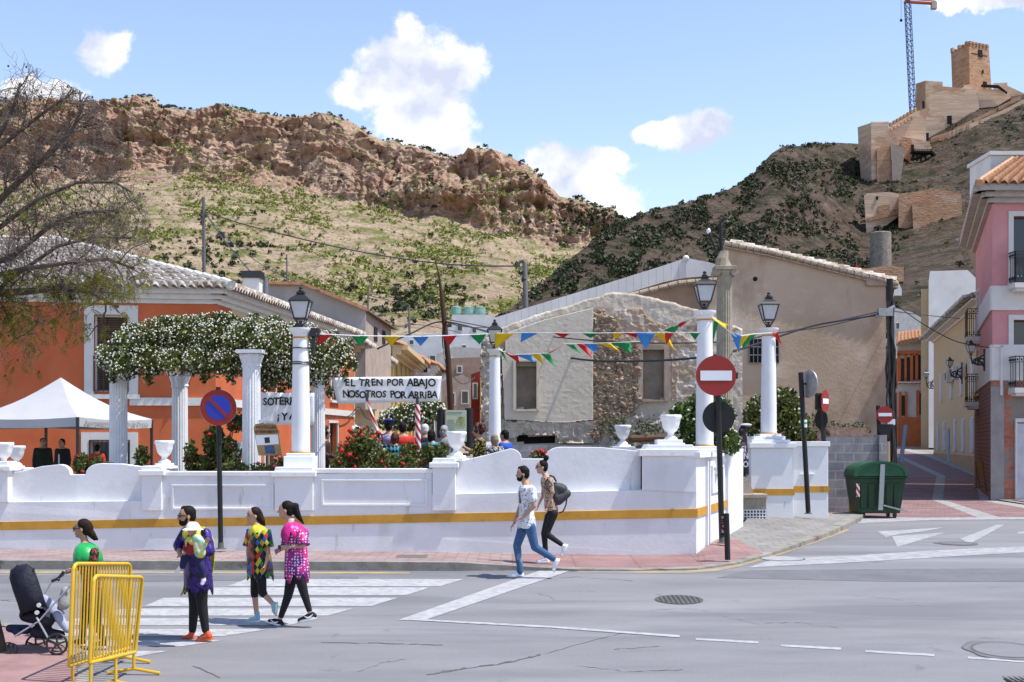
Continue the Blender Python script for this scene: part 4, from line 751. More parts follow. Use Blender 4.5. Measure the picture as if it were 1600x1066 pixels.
# --- orange house ---
h = thing('orange_house', 'orange rendered corner house with white trim and old tiled roof behind the pergola', 'house', (X(337,36),36,-1.6))
zb = -1.6; A0 = (X(-500,34.2),34.2); A1 = (X(337,36),36.0); B1 = (A1[0]+1.9,A1[1]+16)
f1 = Face(A0, A1, zb, Z(460,36)-zb); f2 = Face(A1, B1, zb, Z(460,36)-zb)
ops = []
for (px0,px1,py0,py1) in [(147,201,492,612),(140,203,688,742)]:
    u0, u1 = f1.uat(px0), f1.uat(px1); ops.append((u0,u1,max(f1.vat((u0+u1)/2,py1),.05),f1.vat((u0+u1)/2,py0)))
b = MB(); f1.wall(b, ops, .3)
o2 = []
for u0, w_, v0, v1 in [(1.6,1.0,3.9,5.0),(4.4,1.0,3.2,5.0),(4.4,1.0,.3,2.4),(8.2,1.0,3.2,5.0),(8.2,1.0,.3,2.2),(12.5,1.0,3.2,5.0),(12.2,1.2,.05,2.3)]: o2.append((u0,u0+w_,v0,v1))
f2.wall(b, o2, .25)
b.add([f1.p(0,0),f1.p(0,f1.h),Vector((A0[0],60,zb+f1.h)),Vector((A0[0],60,zb))], [(0,1,2,3)]); e = f2.p(f2.L,0); b.add([e, e+Vector((0,0,f2.h)), e+Vector((-14,6,f2.h)), e+Vector((-14,6,0))], [(0,1,2,3)])
b.build('wall', m_or, h)
m_shut = M('brown_blind', (.11,.07,.045), bump=.0, var=.2, scale=3); brick(m_shut, (1,1,1), (.9,.9,.9), (.3,.3,.3), 1, 3, .06, .012, .5, 'xz', 0)
wn = f1.window(h, ops[0], .26, m_trim, m_trim, bars=1.0, shutter=m_shut, mull=False); f1.window(h, ops[1], .22, m_trim, m_trim, bars=True)
f2.window(h, o2[0], .2, m_cream, None, bars=.9, name='window')
for o in o2[1:-1]: f2.window(h, o, .12, m_trim, m_trim, bars=.9)
f2.window(h, o2[-1], .1, name='door', shutter=m_wood)
bz = f1.vat(f1.L, 627.5)
b = MB(); f1.slab(b, f1.uat(203), f1.uat(337), bz-.12, bz+.1, -.02, .06); b.build('band', m_trim, h); b = MB(); f2.slab(b, 0, f2.L, bz-.12, bz+.1, -.02, .06); b.build('band', m_trim, h)
b = MB(); f2.slab(b, 1.25, 2.95, f2.h-1.0, f2.h-.02, -.02, .04); b.build('plaster_panel', m_cream, h)
zt = f1.cornice(h, f1.h-.28, ((.06,.12),(.18,.14),(.34,.16)), ends=1); f2.cornice(h, f2.h-.28, ((.06,.12),(.18,.14),(.34,.16)), ends=1)
ez = zb+f1.h+.14; o = .5
c0 = f1.p(0,0,o); c1 = Vector((A1[0]+.55,A1[1]-.5,0)); c2 = f2.p(f2.L,0,o)
E = lambda p, z=ez: Vector((p.x,p.y,z)); rh = 2.2; Rk = Vector((A1[0]-6.6, A1[1]+5.4, ez+rh)); Rl = Vector((A0[0], A0[1]+5.4, ez+rh)); Rr = Vector((A1[0]-6.6+1.6, B1[1]-1, ez+rh))
tiled_roof(h, E(c0), E(c1), Rl, Rk); tiled_roof(h, E(c1), E(c2), Rk, Rr)
b = MB()                                      # hip ridge tiles
for k in range(22): p = E(c1).lerp(Rk, k/22); q = E(c1).lerp(Rk, (k+.95)/22); b.tube([p+Vector((0,0,.05)), q+Vector((0,0,.12))], [.15,.11], 8)
for k in range(20): p = Rl.lerp(Rk, k/20); q = Rl.lerp(Rk, (k+.97)/20); b.tube([p, q], [.14,.11], 8)
b.build('ridge_tiles', M('ridge_tile_white', (.55,.53,.50), scale=6, var=.25), h)
b = MB(); p = Vector((X(395,40),40,Z(468,40))); b.box(p,(.5,.5,1.3)); b.build('chimney', m_white, h); b = MB(); b.box(p+Vector((0,0,.75)),(.62,.62,.22)); b.build('chimney_hood', m_blk, h)
b = MB(); p = Vector((X(415,41),41,Z(462,41))); b.tube([p-Vector((0,0,.6)), p+Vector((0,0,.55))], .08, 10); b.build('flue', M('zinc', (.2,.22,.25), metal=.3, rough=.5), h)
# --- grey party-wall house ---
def simple_house(name, label, poly_front, d, depth, mat, cat='house', wins=(), roofmat=None, loc=None, extra=None):
    """poly_front: photo outline of the wall that faces the viewer, at distance d"""
    t = thing(name, label, cat, W(poly_front[0][0], poly_front[0][1], d)); b = MB(); xs_ = [X(p[0],d) for p in poly_front]; xm = min(xs_) if max(xs_) > 0 and min(xs_) > 0 else max(xs_); b.prism([W(px,py,d) for px, py in poly_front], (0,0,0), (xm/d*depth,depth,0)); b.build('wall', mat, t)
    for w_ in wins:
        px0,px1,py0,py1 = w_; fr = MB(); xa,xb,za,zb_ = X(px0,d),X(px1,d),Z(py1,d),Z(py0,d); k = .07
        for (a,c,e,f) in ((xa-k,xb+k,zb_,zb_+k),(xa-k,xb+k,za-k,za),(xa-k,xa,za,zb_),(xb,xb+k,za,zb_)): fr.bb(a,c,d-.06,d+.02,e,f)
        wn = fr.build('window', m_trim, t); g = MB(); g.bb(xa,xb,d-.03,d+.01,za,zb_); g.build('pane', m_win, wn)
    return t
t = simple_house('grey_house', 'tall house with a blank stained grey party wall behind the orange house', [(405,640),(405,452),(421,444),(475,445),(520,462),(571,484),(571,640)], 52.5, 7, m_grw)
b = MB(); b.add([W(571,484,52.5)+Vector((0,0,-.0)), W(571,640,52.5), W(611,640,60), W(611,515,60)], [(0,1,2,3)]); b.build('street_wall', M('pinkish_render', (.38,.30,.25)), t)
b = MB(); b.beam(W(474,444,52.4), W(574,484,52.4), .5, .12); b.beam(W(421,443,52.4), W(474,444,52.4), .5, .12); b.build('wall_top_tiles', m_tiler, t)
b = MB(); b.prism([W(566,478,52.6), W(574,484,52.6), W(578,488,52.6), W(566,486,52.6)], (0,0,0), (.5,7.5,-.1)); b.build('eave', m_wood, t)
for q in ((.3,.42),(.62,.74)):
    b = MB(); A_, B_ = W(571,505,52.5), W(611,522,60); p, r_ = A_.lerp(B_,q[0]), A_.lerp(B_,q[1]); b.add([p+Vector((.03,-.02,0)), r_+Vector((.03,-.02,0)), r_+Vector((.03,-.02,-.6)), p+Vector((.03,-.02,-.6))], [(0,1,2,3)]); b.build('vent', m_dark, t)
# --- street row on the left of the central lane ---
def row_house(name, label, dA, dB, pyA, mat, roofm, ops, prj=.0, corn=((.1,.15),(.25,.15),(.4,.2)), fr=.12):
    xl = lambda d: -6.45+prj; A = (xl(dA),dA); B = (xl(dB),dB); zz = rz(dA)+.1; H = Z(pyA,dA)-zz; t = thing(name, label, 'house', (A[0],A[1],zz)); f = Face(A, B, zz, H); b = MB(); f.wall(b, ops, .2)
    b.add([f.p(0,0),f.p(0,H),f.p(0,H)+Vector((-9,0,0)),f.p(0,0)+Vector((-9,0,0))], [(0,1,2,3)]); b.build('wall', mat, t)
    for o in ops: f.window(t, o, fr, m_trim if mat != m_ylw else m_cream, None)
    z = f.cornice(t, H, corn, m_cream if mat != m_white else m_trim)
    p, q = f.p(-.2,z,.55), f.p(f.L+.2,z,.55); tiled_roof(t, p, q, p+Vector((-5,0,1.8)), q+Vector((-5,0,1.8)), .35, roofm); return t, f
W3 = lambda L, n, lo, hi, w_=.9: [(L*(i+.5)/n-w_/2, L*(i+.5)/n+w_/2, lo, hi) for i in range(n)]
row_house('cream_house', 'cream house with white window surrounds next along the central lane', 52.3, 66, 556, m_cream, m_tile, W3(14.8,5,3.2,4.9,.85)+[(2,3,.2,2.2),(6,7,.2,2.2),(10,11,.6,2.0)])
row_house('yellow_house', 'deep yellow house with bracketed eaves further along the central lane', 66.3, 79, 560, m_ylw, m_tiler, W3(11.8,4,3.6,6.0,1.0)+W3(11.8,4,.3,2.4,1.0), .3, ((.15,.2),(.4,.25),(.75,.25)))
row_house('pink_house', 'narrow pink house beyond the yellow one in the central lane', 79.3, 86, 572, M('faded_pink', (.52,.34,.27)), m_tiler, W3(6.8,2,3.4,5.2)+W3(6.8,2,.3,2.4), .4)
row_house('white_house', 'small white house at the far end of the central lane', 86.3, 98, 582, m_white, m_tiler, W3(11.8,3,3.4,5)+W3(11.8,3,.3,2.2), 1.0)
# --- houses closing the lane ---
simple_house('white_house', 'flat white house with small dark windows below the green water tanks', [(690,640),(690,513),(706,511),(706,492),(768,492),(790,505),(790,640)], 128, 8, m_white, wins=[(715,722,508,517),(738,744,512,520),(722,728,540,550)])
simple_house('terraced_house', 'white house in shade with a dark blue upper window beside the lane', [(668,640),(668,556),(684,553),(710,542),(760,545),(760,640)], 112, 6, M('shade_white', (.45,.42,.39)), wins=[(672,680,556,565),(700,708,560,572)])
t = simple_house('lane_house', 'tan house with a timber balcony hood closing the central lane', [(690,690),(690,596),(722,585),(745,600),(745,690)], 84, 5, M('lane_tan', (.42,.34,.27)), wins=[(722,731,612,630),(702,710,615,632)])
simple_house('red_house', 'narrow dark red house front between the ruin and the lane', [(736,690),(736,585),(750,580),(752,690)], 76, 5, M('dark_red', (.22,.03,.02)), wins=[(740,745,600,622)])
simple_house('ochre_house', 'slim ochre house front touching the ruin corner', [(750,690),(750,588),(760,584),(768,690)], 72, 5, m_ylw)
simple_house('brick_house', 'low brown roofed house above the lane', [(700,600),(700,560),(752,558),(752,600)], 90, 5, M('brown_wall', (.30,.21,.16)), wins=[(715,721,573,582)])
simple_house('hill_house', 'low pale house among the pines at the foot of the mountain', [(560,560),(560,530),(690,520),(690,560)], 150, 8, m_white, wins=[(640,646,532,538),(610,615,534,540)])
for i, px in enumerate((713,732,750)):
    b = MB(); b.lathe(W(px,492,131), [(.55,0),(.55,.1),(.58,.12),(.58,.4),(.55,.42),(.55,.75),(.3,.85)], 16); o = b.build('water_tank', M('tank_green', (.17,.30,.26), rough=.5, bump=0), None); tag(o, ['green water tank, leftmost on the white house roof','green water tank, middle one on the white house roof','green water tank, rightmost on the white house roof'][i], 'water tank', 'green tanks on the roof')
# --- ruin ---
m_ruin = M('ruin_plaster', (.50,.42,.33), rough=.95, var=.1, scale=.9, bump=.8, bscale=7, col2=(.56,.49,.41), detail=10, bdist=.04); overlay(m_ruin, (.64,.59,.52), 1.1, .52, .58, 9); overlay(m_ruin, (.26,.17,.11), .8, .60, .64, 9)
m_rubble = M('ruin_rubble', (.33,.225,.15), rough=1, var=.3, scale=5, bump=1, bscale=8, col2=(.54,.42,.31), detail=9, bdist=.12); overlay(m_rubble, (.15,.10,.065), 5.5, 0, .09, kind='DISTANCE_TO_EDGE', amt=.45); overlay(m_rubble, (.34,.19,.11), 1.2, .55, .62, 8)
m_rough = M('ruin_rough', (.40,.34,.27), rough=1, var=.2, scale=3, bump=1, bscale=5, col2=(.60,.53,.45), detail=9, bdist=.2)
m_smooth = M('ruin_smooth', (.52,.45,.36), rough=.95, var=.07, scale=.9, bump=.2, bscale=10, col2=(.59,.53,.44), detail=9); overlay(m_smooth, (.60,.54,.46), 1.3, .58, .68, 9, (1,1,.3), .5); overlay(m_smooth, (.30,.26,.21), 2.2, .60, .72, 9, (1,1,.25), .5)
d = 37.0; t = thing('ruined_house', 'roofless ruined house with crumbling plaster and bricked up windows', 'ruin', W(900,700,d))
def heapwall(name, top, px0, px1, pybot, dd, mat, th=.45, amp=.12, seed=1, holes=(), nx=None, rough=1.0):
    """thick wall with uneven surface; top = [(px,py)] ; holes = px,py boxes cut out"""
    nx = nx or int((px1-px0)/2.2); ny = 60; xs = np.linspace(px0, px1, nx); tp = np.interp(xs, [p[0] for p in top], [p[1] for p in top]); tp = tp-(fbm(xs/9+seed*13, xs*0+seed, 4)-.5)*9*rough
    V = np.zeros((ny,nx,3)); q = np.linspace(0,1,ny)[:,None]; py = pybot+(tp[None]-pybot)*q; pxg = np.repeat(xs[None], ny, 0)
    n1 = fbm(pxg/14+seed*7, py/12, 5, .6, True)-.5
    V[...,0] = (pxg-800)/F*dd; V[...,1] = dd-n1*amp*2; V[...,2] = (HY-py)/F*dd
    idx = np.arange(ny*nx).reshape(ny,nx); a = idx[:-1,:-1]; Fq = np.stack([a, a+1, a+nx+1, a+nx], -1); keep = np.ones(a.shape, bool)
    for (h0,h1,h2,h3) in holes: keep &= ~((pxg[:-1,:-1] > h0)&(pxg[:-1,:-1] < h1)&(py[:-1,:-1] > h2)&(py[:-1,:-1] < h3))
    Ff = Fq[keep]; tr = V[-1].copy(); tr[:,1] = dd+th; br = V[0].copy(); br[:,1] = dd+th; Vv = np.concatenate([V.reshape(-1,3), tr, br]); k = ny*nx; e = np.arange(nx-1); lt = (ny-1)*nx
    Ff = np.concatenate([Ff, np.stack([lt+e, lt+e+1, k+e+1, k+e],1), np.stack([k+e, k+e+1, k+nx+e+1, k+nx+e],1)])
    return npmesh(name, Vv, Ff, mat, t, smooth=False)
top = [(752,530),(760,522),(800,505),(850,488),(900,474),(935,463),(960,456),(978,458),(1040,470),(1100,488),(1160,515)]
H1 = (806,838,566,640); H2 = (1003,1037,540,625); H3 = (806,867,683,694)
heapwall('back_masonry', top, 752, 1160, 712, d, m_ruin, amp=.03, rough=.5, holes=[H1,H2,H3,(922,937,668,684)])
def patch(name, pts, mat, dd, seed, amp=.05, px_step=2.5, off=.0, skip=()):
    """slab of plaster or rubble standing proud of the masonry, irregular outline"""
    poly = [(p[0], p[1]) for p in pts]; xs = np.arange(min(p[0] for p in poly), max(p[0] for p in poly)+px_step, px_step); ys = np.arange(min(p[1] for p in poly), max(p[1] for p in poly)+px_step, px_step)
    gx, gy = np.meshgrid(xs, ys); jx = gx+(fbm(gx/12+seed, gy/12, 3)-.5)*14*(amp > .06); jy = gy+(fbm(gx/12+seed+40, gy/12, 3)-.5)*14*(amp > .06); ins = np.zeros(gx.shape, bool); n = len(poly)
    for i in range(n):
        x0,y0 = poly[i]; x1,y1 = poly[(i+1)%n]; cnd = ((y0 > jy) != (y1 > jy)); xi = (x1-x0)*(jy-y0)/((y1-y0) if y1 != y0 else 1e-9)+x0; ins ^= (cnd&(jx < xi))
    for (h0,h1,h2,h3) in skip: ins &= ~((gx >= h0)&(gx <= h1)&(gy >= h2)&(gy <= h3))
    c = ins[:-1,:-1]; V = np.stack([(gx-800)/F*dd, dd-off-(fbm(gx/9+seed, gy/8, 5, .65, True)-.5)*amp*2, (HY-gy)/F*dd], -1); nx = len(xs); idx = np.arange(V.size//3).reshape(V.shape[:2]); a = idx[:-1,:-1][c]
    Ff = np.stack([a,a+nx,a+nx+1,a+1],1); top_V = V.reshape(-1,3); back = top_V+np.array([0,.12,0]); nV = len(top_V)
    pad = np.pad(c, 1); e = []
    for (dy,dx,i0,i1) in ((-1,0,0,1),(1,0,nx+0,nx+1),(0,-1,0,nx),(0,1,1,nx+1)):
        nb = pad[1+dy:1+dy+c.shape[0], 1+dx:1+dx+c.shape[1]]; s_ = idx[:-1,:-1][c&~nb]; e.append(np.stack([s_+i0, s_+i1, s_+i1+nV, s_+i0+nV],1))
    return npmesh(name, np.concatenate([top_V,back]), np.concatenate([Ff]+e), mat, t)
patch('smooth_plaster', [(790,700),(784,560),(790,545),(788,522),(850,500),(925,482),(926,655),(880,660),(790,655)], m_smooth, d, 3, .006, px_step=1.0, off=.2, skip=[H1,H3])
patch('rubble_strip', [(924,490),(940,485),(960,500),(962,540),(1000,535),(1000,630),(975,655),(940,665),(938,690),(924,690)], m_rubble, d, 7, .16, off=.10)
m_bt0 = M('bared_plaster', (.36,.25,.17), scale=1.6, col2=(.50,.38,.28), bump=.6, bscale=8, bdist=.04, detail=9); overlay(m_bt0, (.58,.52,.45), 1.4, .54, .60, 9)
patch('bared_patch', [(960,485),(1000,480),(1015,500),(1045,510),(1090,540),(1100,620),(1050,625),(1048,535),(1000,535),(965,540)], m_bt0, d, 11, .05, px_step=1.5, off=.04, skip=[H2])
patch('rough_footing', [(760,655),(930,655),(928,692),(868,692),(868,680),(760,680)], m_rough, d, 17, .10, off=.12, skip=[H3])
patch('rough_corner', [(752,530),(784,520),(782,700),(752,700)], m_rough, d, 23, .10, off=.14)
patch('torn_plaster', [(955,650),(1100,640),(1110,700),(950,700)], m_rough, d, 29, .08, off=.08)
def stones():
    rn = np.random.RandomState(3); cs = []
    def inp(x, y, poly):
        c = False
        for i in range(len(poly)):
            x0,y0 = poly[i]; x1,y1 = poly[(i+1)%len(poly)]
            if (y0 > y) != (y1 > y) and x < (x1-x0)*(y-y0)/(y1-y0)+x0: c = not c
        return c
    PL = [([(924,490),(942,482),(958,500),(960,540),(1000,540),(1000,632),(975,655),(940,668),(938,692),(922,690)],1500),([(752,535),(770,525),(768,700),(752,700)],110)]
    for poly, n in PL:
        xs_ = [p[0] for p in poly]; ys_ = [p[1] for p in poly]; k = 0
        while k < n:
            x, y = rn.uniform(min(xs_),max(xs_)), rn.uniform(min(ys_),max(ys_))
            if not inp(x, y, poly) or (1000 < x < 1040 and 538 < y < 628): continue
            k += 1; r = .03+.06*rn.rand()**2; p = W(x, y, d-.115); cs.append((p.x, p.y+.035*rn.rand(), p.z, r, r*.6))
    V_, F_ = blobs(cs, 8, .28); m_s = leafmat('rubble_stones', (.27,.185,.12), (.46,.35,.25), .25, 0); npmesh('stones', V_, F_, m_s, t, kind='stuff')
stones()
m_fill = M('window_infill', (.25,.20,.15), scale=3, col2=(.32,.265,.21), bump=.4); m_jamb = M('window_jamb', (.36,.26,.19), scale=3, col2=(.43,.33,.26))
for (a,c,e,f) in (H1,H2):
    b = MB(); k = 7 if a > 900 else 4; dd = d-.26
    for (x0,x1,y0,y1) in ((a-k,a,e-k*.6,f+2),(c,c+k,e-k*.6,f+2),(a,c,e-k*.6,e),(a-1,c+1,f,f+3)): b.bb(X(x0,d),X(x1,d),dd-.05 if a<900 else dd+.1,d+.1,Z(y1,d),Z(y0,d))
    fr = b.build('window', m_jamb if a > 900 else m_smooth, t); b = MB(); b.bb(X(a,d),X(c,d),d+.12,d+.2,Z(f,d),Z(e,d)); b.build('infill', m_fill, fr); b = MB(); b.bb(X(a,d),X(c,d),dd+.1,d+.2,Z(e+7,d),Z(e,d)); b.build('lintel', m_fill, fr)
b = MB(); b.bb(X(800,d),X(870,d),d+.2,d+.3,Z(696,d),Z(680,d)); b.build('low_vent', m_dark, t); b = MB(); b.bb(X(918,d),X(940,d),d+.3,d+.4,Z(690,d),Z(664,d)); b.build('hole', m_dark, t)
b = MB(); b.prism([W(752,700,d),W(752,530,d),W(757,530,d+7),W(757,700,d+7)], (0,0,0), (.35,0,0)); b.build('lane_side_wall', m_rough, t)
b = MB(); b.cap(W(987,686,36), W(1052,684,36), .11, .10); o = b.build('log', m_wood, None); tag(o, 'grey weathered log lying against the foot of the ruin', 'log')
# ruin bits: plants
# --- big tan gable house ---
d = 45.0; t = thing('tan_gable_house', 'large blank tan gable wall with sloping tiled verge beside the uphill street', 'house', W(1260,700,d))
b = MB(); d1 = 44.0
b.prism([W(px,py,d1) for px, py in [(1108,700),(1108,452),(1130,440),(1132,382),(1140,378),(1200,392),(1300,418),(1378,437),(1384,448),(1384,700)]], (0,0,0), (0,.4,0)); b.build('gable_wall', m_tan, t)
b = MB(); e = W(1384,437,d1); b.add([e, W(1384,700,d1), W(1384,700,d1)+Vector((3.85,14,.6)), e+Vector((3.85,14,0))], [(0,1,2,3)]); b.build('street_wall', m_tan, t)
b = MB(); P_ = [(1132,382),(1200,395),(1300,420),(1404,446)]
for (a, c) in zip(P_, P_[1:]):
    n = int((c[0]-a[0])/11)
    for k in range(n):
        p, q = W(a[0]+(c[0]-a[0])*k/n, a[1]+(c[1]-a[1])*k/n-2, d1-.12), W(a[0]+(c[0]-a[0])*(k+.94)/n, a[1]+(c[1]-a[1])*(k+.94)/n-2, d1-.12); b.tube([p,q],[.10,.08],10); b.beam(p-Vector((0,-.15,.13)), q-Vector((0,-.15,.13)), .35, .05)
b.build('verge_tiles', M('verge_tile', (.33,.255,.185), scale=6, col2=(.47,.385,.30)), t)
tiled_roof(t, W(1400,443,d1-.2)+Vector((0,0,.1)), W(1400,443,d1-.2)+Vector((3.9,14,.1)), W(1140,378,d1-.2), W(1140,378,d1-.2)+Vector((3.9,14,0)), .4)
b = MB(); b.bb(X(1352,d1),X(1380,d1),d1-.15,d1+.3,Z(447,d1),Z(435,d1)); b.build('eave_block', m_jamb, t)
b = MB(); b.disc(W(1180,436,d1-.01), (0,-1,0), .08); b.build('vent_hole', m_dark, t)
b = MB(); b.add([W(1384,440,d1)+Vector((.02,.2,0)), W(1384,495,d1)+Vector((.02,.2,0)), W(1384,495,d1)+Vector((.5,1.4,0)), W(1384,440,d1)+Vector((.5,1.4,0))], [(0,1,2,3)]); b.build('board', m_wood, t)
# barred window at the lower left of the gable
b = MB(); xa,xb,za,zb_ = X(1170,d1),X(1216,d1),Z(568,d1),Z(530,d1); b.bb(xa,xb,d1-.05,d1+.02,za,zb_); wn = b.build('window', m_dark, t); b = MB()
for k in range(8): x = xa+(xb-xa)*k/7; b.tube([(x,d1-.1,za),(x,d1-.1,zb_)], .014, 5)
for k in range(4): z = za+(zb_-za)*k/3; b.tube([(xa,d1-.1,z),(xb,d1-.1,z)], .014, 5)
b.build('grille', M('grille_grey', (.2,.2,.2), bump=0), wn)
# balcony bits on the street side
f = Face((e.x,d1+.01),(e.x+3.85,d1+14),-1.8,Z(437,d1)+1.8); f.n = -f.n if f.n.x < 0 else f.n
f.balcony(t, 1.0, 2.8, f.vat(1.5,608), .4, 1.0); f.balcony(t, 1.2, 2.8, f.vat(1.5,530), .3, 1.0)
# left, white topped half
t = thing('white_parapet_house', 'brown walled house with a long sloping white parapet behind the ruin', 'house', W(950,700,46)); d2 = 46.5
b = MB(); b.prism([W(px,py,d2) for px, py in [(768,700),(768,520),(935,470),(1075,432),(1110,438),(1128,445),(1128,700)]], (0,0,0), (0,.5,0)); m_bt = M('brown_plaster', (.42,.28,.185), scale=.8, col2=(.52,.39,.28), bump=.6, bscale=8, bdist=.04, detail=9); b.build('wall', m_bt, t)
b = MB(); P_ = [(768,498,522),(820,482,507),(935,447,472),(1040,414,440),(1072,403,434)]
for i in range(26):
    xa, xb = 768+i*11.7, 768+i*11.7+11.4; y = lambda x, k: float(np.interp(x, [p[0] for p in P_], [p[k] for p in P_])); b.prism([W(xa,y(xa,1),d2-.1),W(xb,y(xb,1),d2-.1),W(xb,y(xb,2),d2-.1),W(xa,y(xa,2),d2-.1)], (0,0,0), (0,.6,0))
b.prism([W(1072,403,d2-.15),W(1108,410,d2-.15),W(1128,416,d2-.15),W(1128,430,d2-.15),W(1072,434,d2-.15)], (0,0,0), (0,.6,0)); b.ell(W(1072,404,d2-.1), .12,.12,.12); b.build('white_parapet', m_white, t)
b = MB()
for (a, c) in (((985,462),(1060,443)),((1060,443),(1128,437))):
    for k in range(5): b.tube([W(a[0]+(c[0]-a[0])*k/5, a[1]+(c[1]-a[1])*k/5, d2-.3), W(a[0]+(c[0]-a[0])*(k+.9)/5, a[1]+(c[1]-a[1])*(k+.9)/5, d2-.3)], .1, 8)
b.build('parapet_tiles', MC['verge_tile'], t)
# grey block wall
m_blk_w = M('grey_block', (.27,.27,.275), rough=.95, var=.25, scale=2.2, col2=(.36,.36,.365), bump=0); brick(m_blk_w, (1,1,1), (.72,.73,.76), (1.25,1.2,1.15), 1, .5, .25, .018, .6, 'xz'); overlay(m_blk_w, (.05,.045,.04), .9, .62, .72, 6, None, .7)
d = 35.5; t = thing('block_wall', 'grey concrete block wall with red brick course on top beside the container', 'wall', W(1320,806,d))
b = MB(); b.bb(X(1225,d),X(1372,d),d,d+.3,Z(812,d),Z(683,d)); b.bb(X(1372,d),X(1384,d),d-.12,d+.4,Z(812,d),Z(680,d)); b.build('blocks', m_blk_w, t)
b = MB(); b.bb(X(1225,d),X(1360,d),d+.35,d+.8,Z(690,d),Z(668,d)); b.build('brick_course', M('red_brick_course', (.36,.14,.08), var=.3, scale=8, col2=(.36,.30,.25)), t)
d = 36.6; b = MB(); b.bb(X(760,d),X(1110,d),d-.2,d,-1.5,Z(696,d)); o = b.build('low_block_wall', m_blk_w, None); tag(o, 'low grey block wall along the foot of the ruin', 'wall')
# --- uphill street ---
ST_R = [(15.6,33.1),(15.6,41.3),(22.6,61),(28,85),(31,105),(32,125)]; ST_L = [(9.6,33.1),(12.3,42),(18.2,60),(23.3,85),(26.5,105),(28,125)]
def st(mb, f0, f1, h, rng=None):
    for i in range(len(ST_R)-1):
        for k in range(6):
            def P(q, f): a = Vector(ST_L[i]).lerp(Vector(ST_L[i+1]), q).lerp(Vector(ST_R[i]).lerp(Vector(ST_R[i+1]), q), f); return (a.x, a.y, rz(a.y)+h)
            mb.add([P(k/6,f0), P(k/6,f1), P((k+1)/6,f1), P((k+1)/6,f0)], [(0,1,2,3)])
m_sp = M('purple_pavers', (.25,.15,.147), rough=.85, var=.15, scale=1, col2=(.33,.21,.205), bump=0); brick(m_sp, (1,1,1), (.75,.75,.78), (.5,.5,.5), 1, .4, .2, .015, .3, 'xy'); m_sg = M('street_gutter', (.31,.30,.29), scale=2, col2=(.40,.39,.375)); brick(m_sg, (1,1,1), (.85,.85,.85), (.6,.6,.6), 1, .6, .6, .015, .3, 'xy')
b = MB(); st(b, -.5, .42, .0); st(b, .52, .86, .0); b.build('street_paving', m_sp, kind='structure'); b = MB(); st(b, .42, .52, .0); st(b, .86, 1.05, .0); b.build('street_gutter', m_sg, kind='structure')
b = MB()
for i, d_ in enumerate((34.5,37.5,41,45,50,56)):
    p = lambda f, dd: (float(np.interp(dd, [q[1] for q in ST_L], [q[0] for q in ST_L]))*(1-f)+float(np.interp(dd, [q[1] for q in ST_R], [q[0] for q in ST_R]))*f, dd, rz(dd)+.005)
    for a, c in ((-.2,.42),(.52,.86)): b.add([p(a,d_),p(c,d_),p(c,d_+.25),p(a,d_+.25)], [(0,1,2,3)])
b.build('paving_course', M('paver_line', (.30,.20,.20)), kind='structure')
b = MB(); b.add([(15.6,33.1,rz(33)+.004),(40,33.1,rz(33)+.004),(40,41.3,-1.86),(15.6,41.3,-1.86)], [(0,1,2,3)]); b.build('side_pavement', m_pavg, kind='structure')
b = MB(); b.add([(15.9,34.4,-1.93),(40,34.4,-1.93),(40,40.9,-1.85),(15.9,40.9,-1.85)], [(0,1,2,3)]); b.build('side_pavement_red', m_sp, kind='structure')
# pink house
m_pink = M('pink_render', (.56,.235,.24), rough=.85, var=.08, scale=1, col2=(.63,.29,.29), bump=.2); m_brk = M('base_brick', (.31,.145,.11), rough=.9, var=.1, scale=6, bump=0, col2=(.5,.2,.13)); brick(m_brk, (1,1,1), (.8,.7,.65), (1,.95,.9), 1, .5, .14, .02, .4, 'xz'); overlay(m_brk, (.23,.21,.19), .8, .53, .57, 7)
m_brk2 = M('base_brick_side', (.27,.13,.10), rough=.9, var=.1, scale=6, bump=0); brick(m_brk2, (1,1,1), (.8,.75,.7), (.5,.5,.5), 1, .5, .14, .02, .4, 'yz')
cz = -1.9; Ac = (15.5,41.3); t = thing('pink_house', 'pink three storey corner house on a raw brick base with black balconies', 'house', (Ac[0],Ac[1],cz))
H = Z(318,41.3)-cz; fs = Face((Ac[0]+3.3,Ac[1]+10.6), Ac, cz, H); ff = Face(Ac, (Ac[0]+9,Ac[1]+.15), cz, H); bh = Z(580,41.3)-cz; band2 = (Z(484,41.3)-cz, Z(447,41.3)-cz)
q = lambda px: ff.uat(px); v = lambda py: Z(py,41.3)-cz
fo = [(q(1583),q(1583)+1.1,v(608),v(500)),(q(1583),q(1583)+1.1,v(450),v(338)),(q(1592),q(1592)+2.2,0.05,v(665))]
so_ = [(2.0,3.2,v(600),v(520)),(2.0,3.2,v(487),v(410))]
b = MB(); sub = lambda o, lo: [(x[0],x[1],max(x[2],lo),x[3]) for x in o if x[3] > lo]
for fc, oo in ((ff, fo[:2]),(fs, so_)): fc.wall(b, oo, .25)
b.build('wall', m_pink, t)
b = MB(); ff.slab(b, -.05, ff.uat(1585), 0, bh-.3, -.02, .05); ff.slab(b, q(1583)+2.6, 9, 0, bh-.3, -.02, .05); ff.slab(b, ff.uat(1585), q(1583)+2.6, v(660), bh-.3, -.02, .05); b.build('brick_base', m_brk, t)
b = MB(); fs.slab(b, 0, fs.L+.05, 0, bh-.3, -.02, .05); b.build('brick_base', m_brk2, t)
b = MB(); ff.slab(b, -.08, .35, 0, bh-.5, .05, .08); b.build('mortar_patch', M('cement_patch', (.28,.26,.25), scale=3), t)
